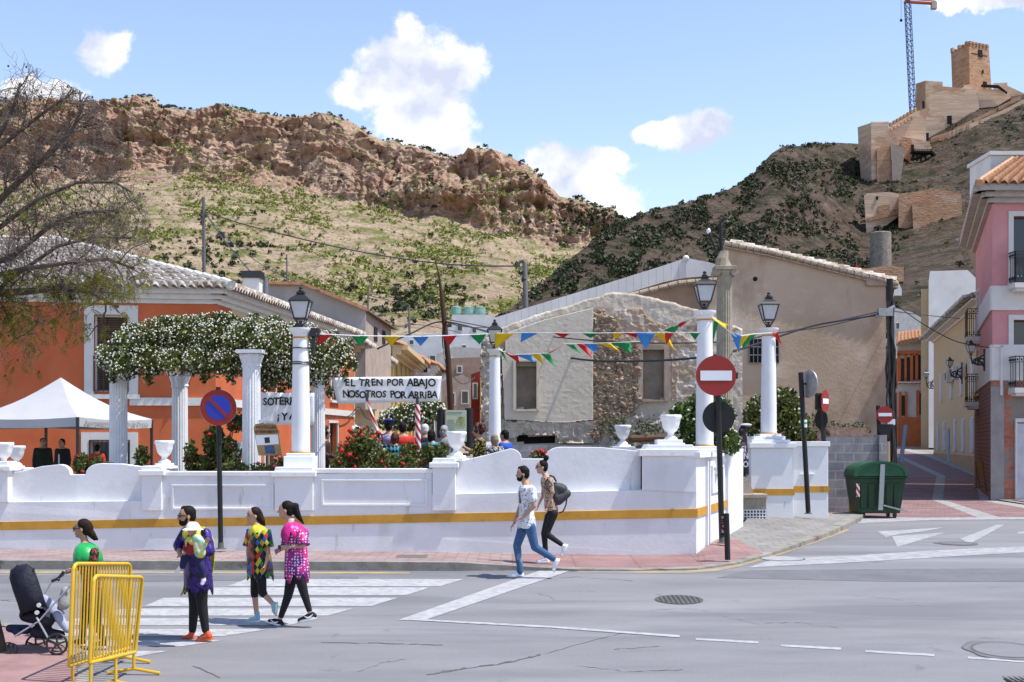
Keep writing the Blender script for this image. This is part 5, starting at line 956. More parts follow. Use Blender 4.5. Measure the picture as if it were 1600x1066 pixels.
for v0, v1 in ((bh-.3,bh+.85),(band2[0]-.02,band2[1])):
    b = MB(); ff.slab(b, -.05, 9, v0, v1, -.02, .07); b.build('white_band', m_trim, t); b = MB(); fs.slab(b, 0, fs.L+.05, v0, v1, -.02, .07); b.build('white_band', m_trim, t)
ff.window(t, (q(1583),q(1583)+1.1,v(610),v(500)), .16); ff.window(t, fo[1], .16); b = MB(); ff.slab(b, q(1587), q(1587)+3, .05, v(662), .06, .1); b.build('garage_door', M('garage_white', (.5,.52,.55), bump=0), t)
b = MB(); ff.slab(b, q(1584), q(1587), .05, v(660), .06, .14); ff.slab(b, q(1584), q(1587)+3, v(660), v(654), .06, .14); b.build('garage_frame', m_trim, t)
for o in so_: fs.window(t, o, .1)
ff.balcony(t, q(1574), q(1574)+2.2, v(607), .6, 1.0); ff.balcony(t, q(1574), q(1574)+2.2, v(445), .6, 1.0)
fs.balcony(t, 1.6, 3.6, v(617), .5, 1.05); fs.balcony(t, 1.6, 3.6, v(497), .5, 1.05)
b = MB(); ff.slab(b, q(1561), q(1561)+.08, v(618), v(540), .05, .12); ff.slab(b, q(1550), q(1561)+.08, v(543), v(539), .05, .12); b.build('downpipe', m_trim, t)
for fc in (ff, fs): fc.cornice(t, H, ((.15,.16),(.35,.16),(.6,.2)), M('grey_cornice', (.40,.37,.34)), ends=1)
zt = cz+H+.52; P0_ = Vector((Ac[0]-.65,Ac[1]-.7,zt)); tiled_roof(t, P0_, P0_+Vector((10,0,0)), P0_+Vector((2.8,4,1.7)), P0_+Vector((10,4,1.7)), .3, m_tiler, amp=.075); tiled_roof(t, P0_, P0_+Vector((3.5,11.5,0)), P0_+Vector((2.8,4,1.7)), P0_+Vector((6.2,11.5,1.7)), .3, m_tiler, amp=.075)
b = MB()
for k in range(12): b.tube([P0_.lerp(P0_+Vector((2.8,4,1.7)), k/12), P0_.lerp(P0_+Vector((2.8,4,1.7)), (k+.95)/12)+Vector((0,0,.08))], [.13,.1], 8)
b.build('ridge_tiles', M('ridge_orange', (.50,.30,.17)), t)
b = MB(); b.bb(X(1548,44),X(1640,44),44,46,Z(300,44),Z(243,44)); b.bb(X(1545,44),X(1650,44),43.9,46.1,Z(243,44),Z(237,44)); b.build('roof_room', m_white, t)
# yellow houses down the street
def street_house(name, label, iA, iB, py, pxd, mat, roofm, ops, prj=0, eave=.7):
    A, B = iA, iB; zz = rz(A[1]); Hh = Z(py, pxd)-zz; t = thing(name, label, 'house', (A[0],A[1],zz)); f = Face(B, A, zz, Hh); b = MB(); f.wall(b, ops, .15); b.add([f.p(0,0),f.p(0,Hh),f.p(0,Hh)+Vector((8,3,0)),f.p(0,0)+Vector((8,3,0))], [(0,1,2,3)]); e_ = f.p(f.L,0); b.add([e_, e_+Vector((0,0,Hh)), e_+Vector((8,-2,Hh)), e_+Vector((8,-2,0))], [(0,1,2,3)])
    b.build('wall', mat, t); b = MB(); f.slab(b, 0, f.L, 0, .9, -.02, .03); b.build('plinth', M('dark_cream', (.36,.24,.13)), t); f.cornice(t, Hh, ((.12,.12),(eave*.6,.1)), m_trim)
    p, r_ = f.p(-.1,Hh+.22,eave), f.p(f.L+.1,Hh+.22,eave); tiled_roof(t, p, r_, p+Vector((5,1,1.5)), r_+Vector((5,1,1.5)), .35, roofm); return t, f
m_yc = M('pale_yellow_render', (.50,.38,.23), rough=.9, var=.07, scale=1)
t, f = street_house('yellow_house', 'tall pale yellow house just beyond the pink one on the uphill street', (18.95,52.3), (22.1,60), 415, 58, m_yc, m_tile, [])
for k in range(2): o = (2.5+k*2.4, 3.4+k*2.4, 6.5, 7.8); f.window(t, (o[0],o[1],o[2],o[3]), .1, depth=-.05)
for (u0,v0) in [(1.0,1.1),(3.2,1.1),(5.6,1.1)]:
    wn = f.window(t, (u0,u0+1.0,v0,v0+1.7), .06, depth=-.03); b = MB(); f.slab(b, u0-.02, u0+.46, v0, v0+1.7, .05, .09); f.slab(b, u0+.54, u0+1.02, v0, v0+1.7, .05, .09); b.build('shutter', M('white_shutter', (.52,.52,.53)), wn)
t, f = street_house('yellow_house', 'lower pale yellow house with white shutters in the middle of the uphill street', (22.15,60.1), (28,85), 498, 68, m_yc, m_tile, [], 0, .9)
for (u0,v0) in [(3,1.2),(7,1.2),(13,1.2),(17,1.2),(21,1.2),(5,4.2),(11,4.2),(16,4.2),(21,4.2)]:
    wn = f.window(t, (u0,u0+1.0,v0,v0+1.6), .06, depth=-.03); b = MB(); f.slab(b, u0-.02, u0+.46, v0, v0+1.6, .05, .09); f.slab(b, u0+.54, u0+1.02, v0, v0+1.6, .05, .09); b.build('shutter', MC['white_shutter'], wn)
b = MB(); f.slab(b, 9.2,10.4,.05,2.4,.0,.05); b.build('door', M('door_blue_grey', (.25,.32,.38)), t)
for k, u in enumerate((15.0,18.0,11.5)):
    b = MB(); f.slab(b, u, u+.9, 5.0, 5.7, .05, .4); o = b.build('air_conditioner', M('ac_white', (.5,.5,.49), bump=0), None, bevel=.03); tag(o, ['white air conditioner under the yellow house eave, middle of the three','white air conditioner under the yellow house eave, nearest of the three','white air conditioner under the yellow house eave, farthest of the three'][k], 'air conditioner', 'air conditioners under the eave')
    g = MB(); c_ = f.p(u+.4,5.35,.41); g.disc(c_, f.n, .26, 20); g.build('fan_grille', m_blk, o)
simple_house('white_block_house', 'tall blank white house rising behind the yellow houses', [(1451,700),(1451,440),(1453,424),(1512,422),(1530,440),(1530,700)], 96, 8, m_white)
simple_house('cream_strip_house', 'narrow cream tower of a house left of the tall white block', [(1439,735),(1439,452),(1452,452),(1452,735)], 98, 6, m_cream)
t = simple_house('orange_street_house', 'orange and white house closing the bend of the uphill street', [(1402,735),(1402,540),(1445,528),(1446,735)], 104, 8, m_white, wins=[(1407,1413,560,596),(1416,1422,558,596),(1426,1430,556,594),(1434,1440,555,594),(1408,1414,618,650),(1436,1441,614,648)])
b = MB(); dd = 103.9
for (a,c,e,f_) in ((1402,1446,553,600),): 
    for x0,x1,y0,y1 in ((1402,1407,e,f_),(1413,1416,e,f_),(1422,1426,e,f_),(1430,1434,e,f_),(1440,1446,e,f_),(1402,1446,548,555),(1402,1446,690-38,722),(1404,1408,612,652),(1414,1417,612,652),(1432,1436,610,650),(1441,1445,610,650)): b.bb(X(x0,dd),X(x1,dd),dd-.1,dd+.05,Z(y1,dd),Z(y0,dd))
b.build('orange_panels', M('bright_orange', (.55,.17,.07)), t); tiled_roof(t, W(1400,541,103), W(1447,530,103), W(1402,520,108), W(1444,515,108), .3, m_tiler, amp=.035)
for y in (597,): b = MB(); b.bb(X(1402,dd),X(1446,dd),dd-.6,dd,Z(y+2,dd),Z(y,dd)); b.build('balcony', m_trim, t)
simple_house('hillside_shed', 'small white shed with a sloping roof under the castle slope', [(1392,462),(1392,434),(1402,438),(1409,452),(1409,462)], 150, 5, m_white); simple_house('hillside_house', 'pale hillside house seen over the street bend', [(1394,560),(1394,480),(1425,488),(1445,500),(1445,560)], 130, 5, M('pale_grey', (.5,.48,.46)), wins=[(1400,1405,505,514)])
t = simple_house('brick_terrace', 'long brown retaining wall with round holes above the gable house', [(1345,440),(1346,420),(1392,415),(1412,418),(1412,440)], 190, 3, m_cas2)
simple_house('far_street_house', 'narrow orange house in shade left of the power pole', [(1384,700),(1384,560),(1402,560),(1402,700)], 108, 4, M('bright_orange', (.55,.17,.07)), wins=[(1388,1394,620,645)])
b = MB(); b.tube([W(1338,428,150),W(1338,412,150)], .06, 5); b.add([W(1338,412,150),W(1341,414,150),W(1341,422,150),W(1338,421,150)], [(0,1,2,3)]); o = b.build('flag', M('flag_red', (.5,.03,.02)), None); tag(o, 'small red flag above the tiled verge of the gable house', 'flag')
# ---------------- signs, poles, cables ----------------
m_red = M('sign_red', (.27,.018,.014), rough=.45, var=.06, bump=0, spec=.4); m_sblue = M('sign_blue', (.02,.04,.38), rough=.45, var=.06, bump=0, spec=.4); m_sw = M('sign_white', (.75,.76,.80), rough=.5, var=.04, bump=0)
m_pole = M('pole_black', (.015,.015,.016), rough=.5, var=.2, bump=0); m_gal = M('galvanised', (.33,.34,.35), rough=.45, var=.2, scale=8, bump=0, metal=.5)
def post(t, px0, pybase, px1, pytop, d, r=.045, mat=None, nm='pole'):
    b = MB(); b.tube([W(px0,pybase,d), W(px1,pytop,d)], r, 14); o = b.build(nm, mat or m_pole, t, smooth='auto'); return o
def collar(t, px, py, d): b = MB(); c = W(px,py,d); b.lathe(c, [(.10,0),(.10,.015),(.06,.02),(.055,.12)], 14); b.build('base_collar', M('collar_grey', (.12,.12,.12), bump=0, rough=.5), t)
def plate(t, px, py, d, r, yaw=0, mat=None, nm='sign_plate', th=.02):
    c = W(px,py,d); n = Vector((math.sin(yaw),-math.cos(yaw),0)); b = MB(); b.tube([c, c-n*th], r, 40); return b.build(nm, mat or m_red, t), c+n*.003, n
d = 23.85; t = thing('no_parking_sign', 'round blue and red no parking sign before the white wall', 'road sign', W(344,858,d)); post(t,345,858,341,605,d+.03,.047); collar(t,345,858,d+.03)
pl, c, n = plate(t,341,637,d-.05,.335,mat=m_red); b = MB(); b.disc(c,(0,-1,0),.232,40); b.build('blue_field', m_sblue, pl)
b = MB(); a = R(-45); dx, dz = math.cos(a)*.25, math.sin(a)*.25; b.beam((c.x-dx,c.y-.004,c.z-dz),(c.x+dx,c.y-.004,c.z+dz),.006,.055); b.build('diagonal_bar', m_red, pl)
b = MB(); b.tube([Vector((c.x,c.y+.02,c.z)), Vector((c.x,c.y-.008,c.z))], .34, 40, cap=False); b.build('rim', m_gal, pl)
d = 24.8; t = thing('no_entry_sign', 'largest red no entry sign on a black pole at the corner of the white wall', 'road sign', W(1128,848,d)); post(t,1128,848,1122,610,d+.04,.055); collar(t,1128,849,d+.04)
def bar(pl, c, n, w_, h_):
    s = Vector((-n.y, n.x, 0)); o = n*.004; b = MB(); P_ = [c+o+s*x*w_/2+Vector((0,0,z*h_/2)) for x, z in ((-1,-1),(1,-1),(1,1),(-1,1))]; b.add(P_, [(0,1,2,3)]); b.build('white_bar', m_sw, pl)
pl, c, n = plate(t,1119,587,d-.05,.39); bar(pl,c,n,.61,.19)
pl2, c2, n2 = plate(t,1123,652,d+.12,.315,mat=m_pole,nm='rear_plate')
b = MB(); b.bb(c.x+.33,c.x+.43,d,d+.1,c.z-.06,c.z+.06); b.build('bracket', m_pole, t)
d = 22.6; zb = -2.09; t = thing('bollard', 'black bollard with a red and white reflector near the kerb corner', 'bollard', (X(1137,d),d,zb)); b = MB(); b.tube([(X(1137,d),d,zb),(X(1135,d),d,zb+.82)], .05, 12); b.build('post', m_pole, t, smooth='auto')
b = MB(); b.box((X(1131,d)+.02,d+.08,zb+.62),(.13,.03,.38),.2); b.build('reflector_frame', m_pole, t); b = MB(); b.box((X(1131,d)+.02,d+.062,zb+.62),(.10,.006,.3),.2); b.build('reflector', M('reflector_red', (.4,.03,.03), bump=0, var=.5, scale=14, col2=(.7,.6,.6), contrast=(.48,.52)), t)
d = 31.0; zz = Z(803,d); t = thing('mirror_post', 'tall black post with round grey disc seen edge on beside the pier', 'road sign', W(1263,803,d)); post(t,1263,803,1251,582,d,.06); collar(t,1263,803,d); pl, c, n = plate(t,1265,600,d-.1,.34,R(112),m_gal,'round_disc',.03)
b = MB(); b.tube([W(1257,668,d),W(1256.6,656,d)], .064, 14); b.build('sticker', m_sw, t); b = MB(); b.tube([W(1257,663,d),W(1256.6,660,d)], .066, 14); b.build('green_mark', M('mark_green', (.05,.3,.12), bump=0), t); b = MB(); b.beam(W(1252,600,d), W(1263,600,d), .05,.05); b.build('bracket', m_pole, t)
d = 32.4; t = thing('no_entry_sign', 'narrow looking red no entry sign turned sideways by the block wall', 'road sign', W(1290,803,d)); post(t,1290,806,1285,615,d,.06)
pl, c, n = plate(t,1290,627,d-.1,.29,R(58)); bar(pl,c,n,.44,.13); b = MB(); b.bb(X(1275,d),X(1286,d),d,d+.15,Z(641,d),Z(614,d)); b.build('sign_box', m_pole, t, bevel=.04); plate(t,1283,655,d+.05,.27,R(-70),m_pole,'rear_plate')
d = 36.9; t = thing('no_entry_sign', 'small red no entry sign standing behind the green container', 'road sign', W(1378,800,d)); post(t,1378,800,1372,634,d,.06)
pl, c, n = plate(t,1383,648,d-.12,.245); bar(pl,c,n,.38,.095); b = MB(); b.prism([W(1370,663,d-.1),W(1396,663,d-.1),W(1393,672,d-.1),W(1385,685,d-.1),W(1381,685,d-.1),W(1372,672,d-.1)],(0,0,0),(0,.02,0)); b.build('rear_plate', m_pole, t); b = MB(); b.bb(X(1386,d),X(1398,d),d-.05,d-.03,Z(664,d),Z(655,d)); b.build('white_plate', m_sw, t)
def pole(name, label, pts, d, rad, mat, extra=None):
    t = thing(name, label, 'utility pole', W(pts[0][0],pts[0][1],d)); b = MB(); b.tube([W(px,py,d) for px, py in pts], rad, 10); b.build('shaft', mat, t, smooth='auto'); return t
m_wp = M('wood_pole', (.075,.045,.028), rough=.9, var=.3, scale=6, stretch=(1,1,.2), bump=.3); m_gp = M('grey_pole', (.14,.14,.14), bump=0)
tp = pole('utility_pole', 'thick dark power pole wrapped in black cables between the tan gable and the uphill street', [(1396,740),(1394,600),(1390,436)], 41.5, [.12,.11,.1], m_pole)
b = MB(); rs2 = random.Random(3)
for k in range(5):
    ph = rs2.uniform(-6,6); b.tube([W(1391+ph*.8+rs2.uniform(-3,3)+2*math.sin(q*1.3+k), 470+q*26, 41.3-.02*k) for q in range(12)], .035, 6)
b.build('cable_bundle', m_blk, tp); b = MB(); b.bb(X(1372,41),X(1394,41),40.9,41.1,Z(494,41),Z(482,41)); b.tube([W(1368,495,41),W(1398,479,41)], .06, 8); b.build('cable_clamp', m_gal, tp)
pole('utility_pole', 'short bare wooden pole behind the green container', [(1384,812),(1383,690)], 38, .14, M('bare_wood', (.25,.19,.13), scale=6, stretch=(1,1,.2)))
pole('utility_pole', 'leaning blue grey steel stay by the thick power pole', [(1408,722),(1415,664)], 43, .07, M('steel_blue', (.16,.22,.28), bump=0)); pole('utility_pole', 'thin dark stay leaning against the thick power pole', [(1393,722),(1400,650)], 42, .05, m_gp)
pole('utility_pole', 'thin grey pole rising above the orange house roof', [(319,440),(318,308)], 62, [.09,.07], m_gp)
t = pole('utility_pole', 'steel pole with a curled top behind the ruin roofline', [(822,520),(820,412),(818,407),(813,408),(810,414)], 50, [.11,.1,.07,.06,.05], m_gp); b = MB(); b.ell(W(819,437,50),.12,.12,.12); b.ell(W(813,426,50),.1,.1,.1); b.build('insulator', m_blk, t)
pole('utility_pole', 'leaning brown wooden pole above the crowd in the central lane', [(708,700),(700,560),(691,468),(686,430),(678,400)], 45, [.12,.105,.085,.035,.015], M('rust_pole', (.06,.03,.02), scale=4, stretch=(1,1,.3)))
pole('utility_pole', 'thin distant pole above the grey party wall', [(575,485),(576,446)], 80, [.06,.05], m_gp); pole('utility_pole', 'distant pole among the dark pines at the lane end', [(640,525),(639,476)], 95, [.1,.07], m_gp); pole('utility_pole', 'slim mast above the orange house roof left of the lamp', [(449,470),(448,398)], 70, [.05,.04], m_gp)
t = pole('antenna_mast', 'bent black mast with a slanting arm on the broken top of the stone column', [(1128,432),(1127,385),(1126,345)], 29.6, [.05,.05,.03], m_pole); b = MB(); b.tube([W(1104,353,29.6),W(1119,393,29.6)],.03,8); b.tube([W(1132,352,29.6),W(1122,360,29.6)],.015,6); b.tube([W(1133,375,29.6),W(1119,372,29.6)],.02,6); b.build('arm', m_pole, t); b = MB(); b.ell(W(1107,361,29.6),.05,.05,.07); b.build('white_insulator', m_sw, t)
def cable(label, pts, r=.03, sag=None):
    P_ = [W(*p) for p in pts]; out = []
    for i in range(len(P_)-1):                 # Catmull-Rom
        a = P_[max(i-1,0)]; b_ = P_[i]; c = P_[i+1]; e = P_[min(i+2,len(P_)-1)]
        for k in range(10): q = k/10; out.append(.5*((2*b_)+(c-a)*q+(2*a-5*b_+4*c-e)*q*q+(3*b_-a-3*c+e)*q**3))
    out.append(P_[-1]); m_ = MB(); m_.tube(out, r*.55, 6); o = m_.build('overhead_cable', m_blk, None); return tag(o, label, 'cable')
cable('thick black cable sagging across the front of the ruin to the power pole', [(590,545,38),(640,522,40),(692,503,45),(780,524,40),(850,550,38),(920,563,36.2),(1010,564,35),(1100,558,34),(1160,545,34),(1260,512,38),(1320,500,40),(1388,490,41.4)], .055)
cable('twisted cable from the power pole running left above the thick one', [(1388,484,41.4),(1300,503,40),(1210,522,36),(1130,534,34),(1000,536,35),(900,530,36),(800,518,39),(692,498,45)], .032)
cable('thin wire just below the bunting reaching the leaning brown pole', [(1380,488,41),(1290,510,40),(1215,520,37)], .03)
cable('long wire sagging from the pole above the orange roof to the curled top pole', [(320,331,62),(400,356,60),(560,393,56),(700,413,53),(812,416,50)], .05)
cable('slack wire dropping from the pole above the orange roof to the chimney', [(321,334,62),(345,368,58),(370,400,54),(398,432,50)], .05); cable('slack wire from the pole above the orange roof to the lamp', [(321,336,62),(370,385,58),(430,426,54),(500,455,52)], .035)
cable('wire from the power pole to the pink house front', [(1392,470,41.4),(1440,505,42),(1490,532,42.5),(1530,541,42),(1555,544,41.8)], .03); cable('second wire from the power pole into the uphill street', [(1392,486,41.4),(1440,492,60),(1500,498,62)], .03)
cable('wire dropping down the lane beside the leaning brown pole', [(692,505,45),(692,540,45),(700,575,45),(722,600,50),(742,590,60)], .04); cable('thin wire between the lane poles', [(692,500,45),(720,510,60),(760,512,70)], .04); cable('thin wire from the distant pole to the brown pole', [(500,455,60),(576,462,80),(640,478,95)], .04); cable('faint wire across the lane toward the white house', [(612,512,60),(660,508,80),(720,520,100)], .04)
cable('black service cable running along the orange house band', [(470,655,44),(540,652,50),(560,636,52),(575,655,54),(610,660,58)], .04)
# wall lanterns on the right
def wall_lantern(px, py, d, px2, label, s):
    t = thing('wall_lantern', label, 'street lantern', W(px2, py+5, d)); k = s/2000*d; b = MB(); P = lambda x, y: W(x, y, d)
    b.tube([P(px2,py+14),P(px2-(px2-px)*.4,py+2),P(px+(px2-px)*.1,py+8),P(px,py-3)], .035, 8); b.tube([P(px2,py-6),P(px2-(px2-px)*.3,py-2),P(px2-(px2-px)*.55,py+10)], .03, 8)
    for a, r_ in ((.25,5),(.42,6),(.62,4.5)): 
        cx = px2-(px2-px)*a; b.tube([P(cx+r_*math.cos(q*.7),py+5+r_*math.sin(q*.7)) for q in range(9)], .025, 6)
    b.tube([P(px2,py-14),P(px2,py+20)], .035, 8); b.build('bracket', m_blk, t); c = P(px, py-4); lantern(t, (c.x,c.y,c.z), k*1000*.029); return t
wall_lantern(1517,560,44,1538,'nearest black wall lantern on a scrolled bracket on the pink house',1.0); wall_lantern(1484,580,60,1503,'middle black wall lantern above the shuttered windows',.75); wall_lantern(1447,597,88,1462,'farthest black wall lantern at the bend of the uphill street',.62)
# ---------------- bunting ----------------
FC = {'r': M('flag_cloth_red', (.55,.02,.02), bump=0, rough=.6, var=.1), 'g': M('flag_green', (.01,.25,.07), bump=0, rough=.6, var=.1), 'y': M('flag_yellow', (.75,.48,.01), bump=0, rough=.6, var=.1), 'b': M('flag_blue', (.05,.25,.65), bump=0, rough=.6, var=.1)}
def bunting(label, pts, flags):
    t = thing('bunting', label, 'bunting', W(*pts[0]), 'bunting strings over the plaza'); P_ = [W(*p) for p in pts]; b = MB(); b.tube(P_, .012, 5); b.build('string', M('string_white', (.6,.6,.62), bump=0), t)
    xs = [p[0] for p in pts]
    for (px, col, w_, dx, dy) in [(f_[0], f_[1], f_[2]*1.2, f_[3]*1.2, f_[4]*1.22) for f_ in flags]:          # dx, dy: where the tip blows, in photo pixels
        y = float(np.interp(px, xs, [p[1] for p in pts])); d = float(np.interp(px, xs, [p[2] for p in pts])); y2 = lambda x: float(np.interp(x, xs, [p[1] for p in pts]))
        A, B, T = W(px-w_/2, y2(px-w_/2), d), W(px+w_/2, y2(px+w_/2), d), W(px+dx, y+dy, d+.06); mb = MB(); n = 6; V = []; 
        for i in range(n+1):
            q = i/n; L_ = A.lerp(T, q); R_ = B.lerp(T, q); bow = math.sin(q*math.pi)*.05
            for j in range(4): p = L_.lerp(R_, j/3); V.append(p+Vector((0,bow+.03*math.sin(j*1.6+px),0)))
        mb.add(V, [(i*4+j,i*4+j+1,i*4+j+5,i*4+j+4) for i in range(n) for j in range(3)]); o = mb.build('flag', FC[col], t, smooth=True); sm = o.modifiers.new('t','SOLIDIFY'); sm.thickness = .004
bunting('long flag string between the pergola lamp column and the smallest lamp column', [(494,522,24.6),(560,525,26),(660,526,29),(764,522,34.3)], [(507,'r',20,-8,14),(562,'g',22,0,13),(611,'y',22,0,13),(657,'b',22,0,12),(702,'r',20,0,13),(747,'g',22,2,13)])
bunting('upper flag string running across the front of the ruin', [(776,521,34.3),(830,520,32),(900,521,29),(1000,520,27),(1092,520,25.1)], [(788,'y',26,-12,20),(828,'b',22,-12,12),(878,'r',22,2,6),(923,'g',22,0,6),(966,'y',18,-4,8),(985,'r',20,8,6),(1009,'b',26,0,22),(1032,'y',18,18,22),(1046,'r',12,-4,16),(1086,'g',14,0,9)])
bunting('shorter flag string sagging lower in front of the ruin', [(775,545,34.2),(800,555,34),(860,552,33),(880,538,32.5),(925,537,32),(1000,534,31)], [(783,'g',6,10,18),(798,'r',18,12,12),(818,'b',20,14,10),(836,'y',12,12,14),(852,'g',12,14,18),(872,'r',18,-16,8),(890,'g',10,16,14),(908,'r',12,14,18),(922,'b',18,8,12),(944,'y',16,20,10),(970,'g',24,14,14)])
bunting('flag string rising to the lamp column behind the no entry sign', [(1000,530,28),(1050,511,26.5),(1068,503,26),(1096,490,25.1)], [(1052,'g',26,2,8),(1070,'r',18,-6,8)])
bunting('flags tied between the two right hand lamp columns', [(1106,491,25.1),(1116,500,26),(1150,526,29),(1180,522,30.5),(1207,520,31.4)], [(1119,'y',24,16,4),(1119,'g',6,-4,26),(1150,'b',14,4,20),(1163,'y',14,-10,22),(1172,'g',18,-10,20),(1211,'r',8,10,18)])
# ---------------- banners ----------------
m_cloth = M('banner_cloth', (.80,.80,.82), rough=.8, var=.05, scale=2, bump=.3, bscale=4, bdist=.03); m_ink = M('black_paint', (.015,.015,.018), bump=0, rough=.7)
def clothsheet(t, TL, TR, BR, BL, d, name='cloth', mat=None):
    V = []; n, m_ = 24, 8
    for i in range(m_+1):
        for j in range(n+1):
            q, r_ = j/n, i/m_; px = (TL[0]*(1-q)+TR[0]*q)*(1-r_)+(BL[0]*(1-q)+BR[0]*q)*r_; py = (TL[1]*(1-q)+TR[1]*q)*(1-r_)+(BL[1]*(1-q)+BR[1]*q)*r_
            V.append(W(px,py,d)+Vector((0,.02*math.sin(q*14+r_*2)+.012*math.sin(q*31+r_*5),0)))
    b = MB(); b.add(V, [(i*(n+1)+j,i*(n+1)+j+1,(i+1)*(n+1)+j+1,(i+1)*(n+1)+j) for i in range(m_) for j in range(n)]); o = b.build(name, mat or m_cloth, t, smooth=True); s_ = o.modifiers.new('t','SOLIDIFY'); s_.thickness = .004; return o
d = 27.0; t = thing('protest_banner', 'white protest banner with two lines of black letters hanging over the crowd', 'banner', W(605,630,d)); clothsheet(t,(517,590),(690,588),(686,627),(527,631),d)
def handwriting(body, px0, px1, py, d, size, t, seed, slope=0):
    rs_ = random.Random(seed); w_ = {'I':.45,'i':.45,'¡':.45,'!':.45,' ':.55,'M':1.25,'N':1.1,'O':1.1,'R':1,'J':.7}; tot = sum(w_.get(c, .95) for c in body); u = 0; V = []; Fs = []
    for c in body:
        a = w_.get(c, .95); q = (u+a/2)/tot; u += a
        if c == ' ': continue
        me = text_mesh(c, size/2000*d*rs_.uniform(.92,1.1), .006); me.transform(Matrix.Rotation(R(90), 4, 'X') @ Matrix.Rotation(R(rs_.uniform(-7,5)), 4, 'Z') @ Matrix.Diagonal((rs_.uniform(.82,.98),1,1,1))); me.transform(Matrix.Translation(W(px0+(px1-px0)*q, py+slope*q+rs_.uniform(-.7,.7), d-.045)))
        k = len(V); V += [v.co[:] for v in me.vertices]; Fs += [tuple(k+i for i in p.vertices) for p in me.polygons]
    b = MB(); b.v = V; b.f = Fs; b.mi = [0]*len(Fs); b.build('lettering', m_ink, t)
handwriting('EL TREN POR ABAJO', 538, 680, 598.5, d, 16, t, 1); handwriting('NOSOTROS POR ARRiBA', 536, 683, 616.5, d, 15, t, 2, 1)
d = 26.3; t = thing('protest_banner', 'white banner with black letters tied behind the pergola lamp column', 'banner', W(447,660,d)); clothsheet(t,(408,614),(491,614),(491,664),(403,664),d)
handwriting('SOTERRAMI', 410, 484, 628, d, 16, t, 3, -1); handwriting('¡YA!', 432, 470, 652, d, 17, t, 4, -2)
d = 24.95; t = thing('notice_board', 'brown rounded notice board with handwritten title and pinned papers', 'notice board', W(418,712,d)); b = MB(); P_ = [(396,668),(399,663),(408,661),(426,662),(431,664),(434,670),(441,712),(404,712)]; b.prism([W(a,c,d) for a,c in P_],(0,0,0),(0,.03,0)); b.build('board', M('hardboard', (.36,.23,.11), scale=3), t)
writing('NOTICIAS', 7/2000*d, W(416,668,d-.01), M('brown_ink', (.12,.05,.03), bump=0), t, .001); writing('SOTERRAMIENTO', 5.6/2000*d, W(417,675,d-.01), MC['brown_ink'], t, .001, sx=.9)
b = MB(); b.prism([W(a,c,d-.008) for a,c in [(399,680),(434,679),(436,694),(402,696)]],(0,0,0),(0,.005,0)); b.build('paper', m_sw, t); b = MB(); b.prism([W(a,c,d-.008) for a,c in [(413,697),(428,696),(430,709),(415,709)]],(0,0,0),(0,.005,0)); b.build('blue_photo', M('photo_blue', (.05,.10,.2), var=.5, scale=20, bump=0), t)
b = MB(); b.prism([W(a,c,d-.01) for a,c in [(413,684),(421,683),(422,692),(414,693)]],(0,0,0),(0,.004,0)); b.build('dark_print', m_blk, t); b = MB(); b.tube([W(414,647,d),W(414,662,d)],.02,6); b.beam(W(404,660,d-.03),W(422,651,d-.03),.01,.07); b.build('white_tab', m_sw, t)
# striped poles
m_stripe = M('barber_stripe', (.6,.6,.6), bump=0, rough=.6)
def stripes(mat):
    N, L, b, mx = nodes(mat); tc = N.new('ShaderNodeTexCoord'); sp = N.new('ShaderNodeSeparateXYZ'); L.new(tc.outputs['Object'], sp.inputs[0]); m1 = N.new('ShaderNodeMath'); m1.operation = 'MULTIPLY_ADD'; m1.inputs[1].default_value = 5.5; L.new(sp.outputs[2], m1.inputs[0])
    m3 = N.new('ShaderNodeMath'); m3.operation = 'MULTIPLY'; m3.inputs[1].default_value = 9; L.new(sp.outputs[0], m3.inputs[0]); L.new(m3.outputs[0], m1.inputs[2])
    m2 = N.new('ShaderNodeMath'); m2.operation = 'FRACT'; L.new(m1.outputs[0], m2.inputs[0]); g_ = N.new('ShaderNodeMath'); g_.operation = 'GREATER_THAN'; g_.inputs[1].default_value = .5; L.new(m2.outputs[0], g_.inputs[0])
    x = N.new('ShaderNodeMix'); x.data_type = 'RGBA'; L.new(g_.outputs[0], x.inputs[0]); x.inputs[6].default_value = (.7,.7,.7,1); x.inputs[7].default_value = (.45,.02,.02,1); L.new(x.outputs[2], b.inputs['Base Color'])
stripes(m_stripe)
for (a,c,lab,r) in (((600,705),(574,627),'thin red and white striped pole leaning left under the banner',.032),((655,737),(652,632),'upright red and white striped pole at the right end of the banner',.055)):
    t = thing('striped_pole', lab, 'striped pole', W(a[0],a[1],26.4)); b = MB(); b.tube([W(a[0],a[1],26.4),W(c[0],c[1],26.4)], r, 12); b.build('pole', m_stripe, t); b = MB(); b.tube([W(c[0],c[1],26.4),W(c[0]+(-2 if a[0]<620 else 0),c[1]-12,26.4)], .03, 8); b.build('tip', m_blk, t)
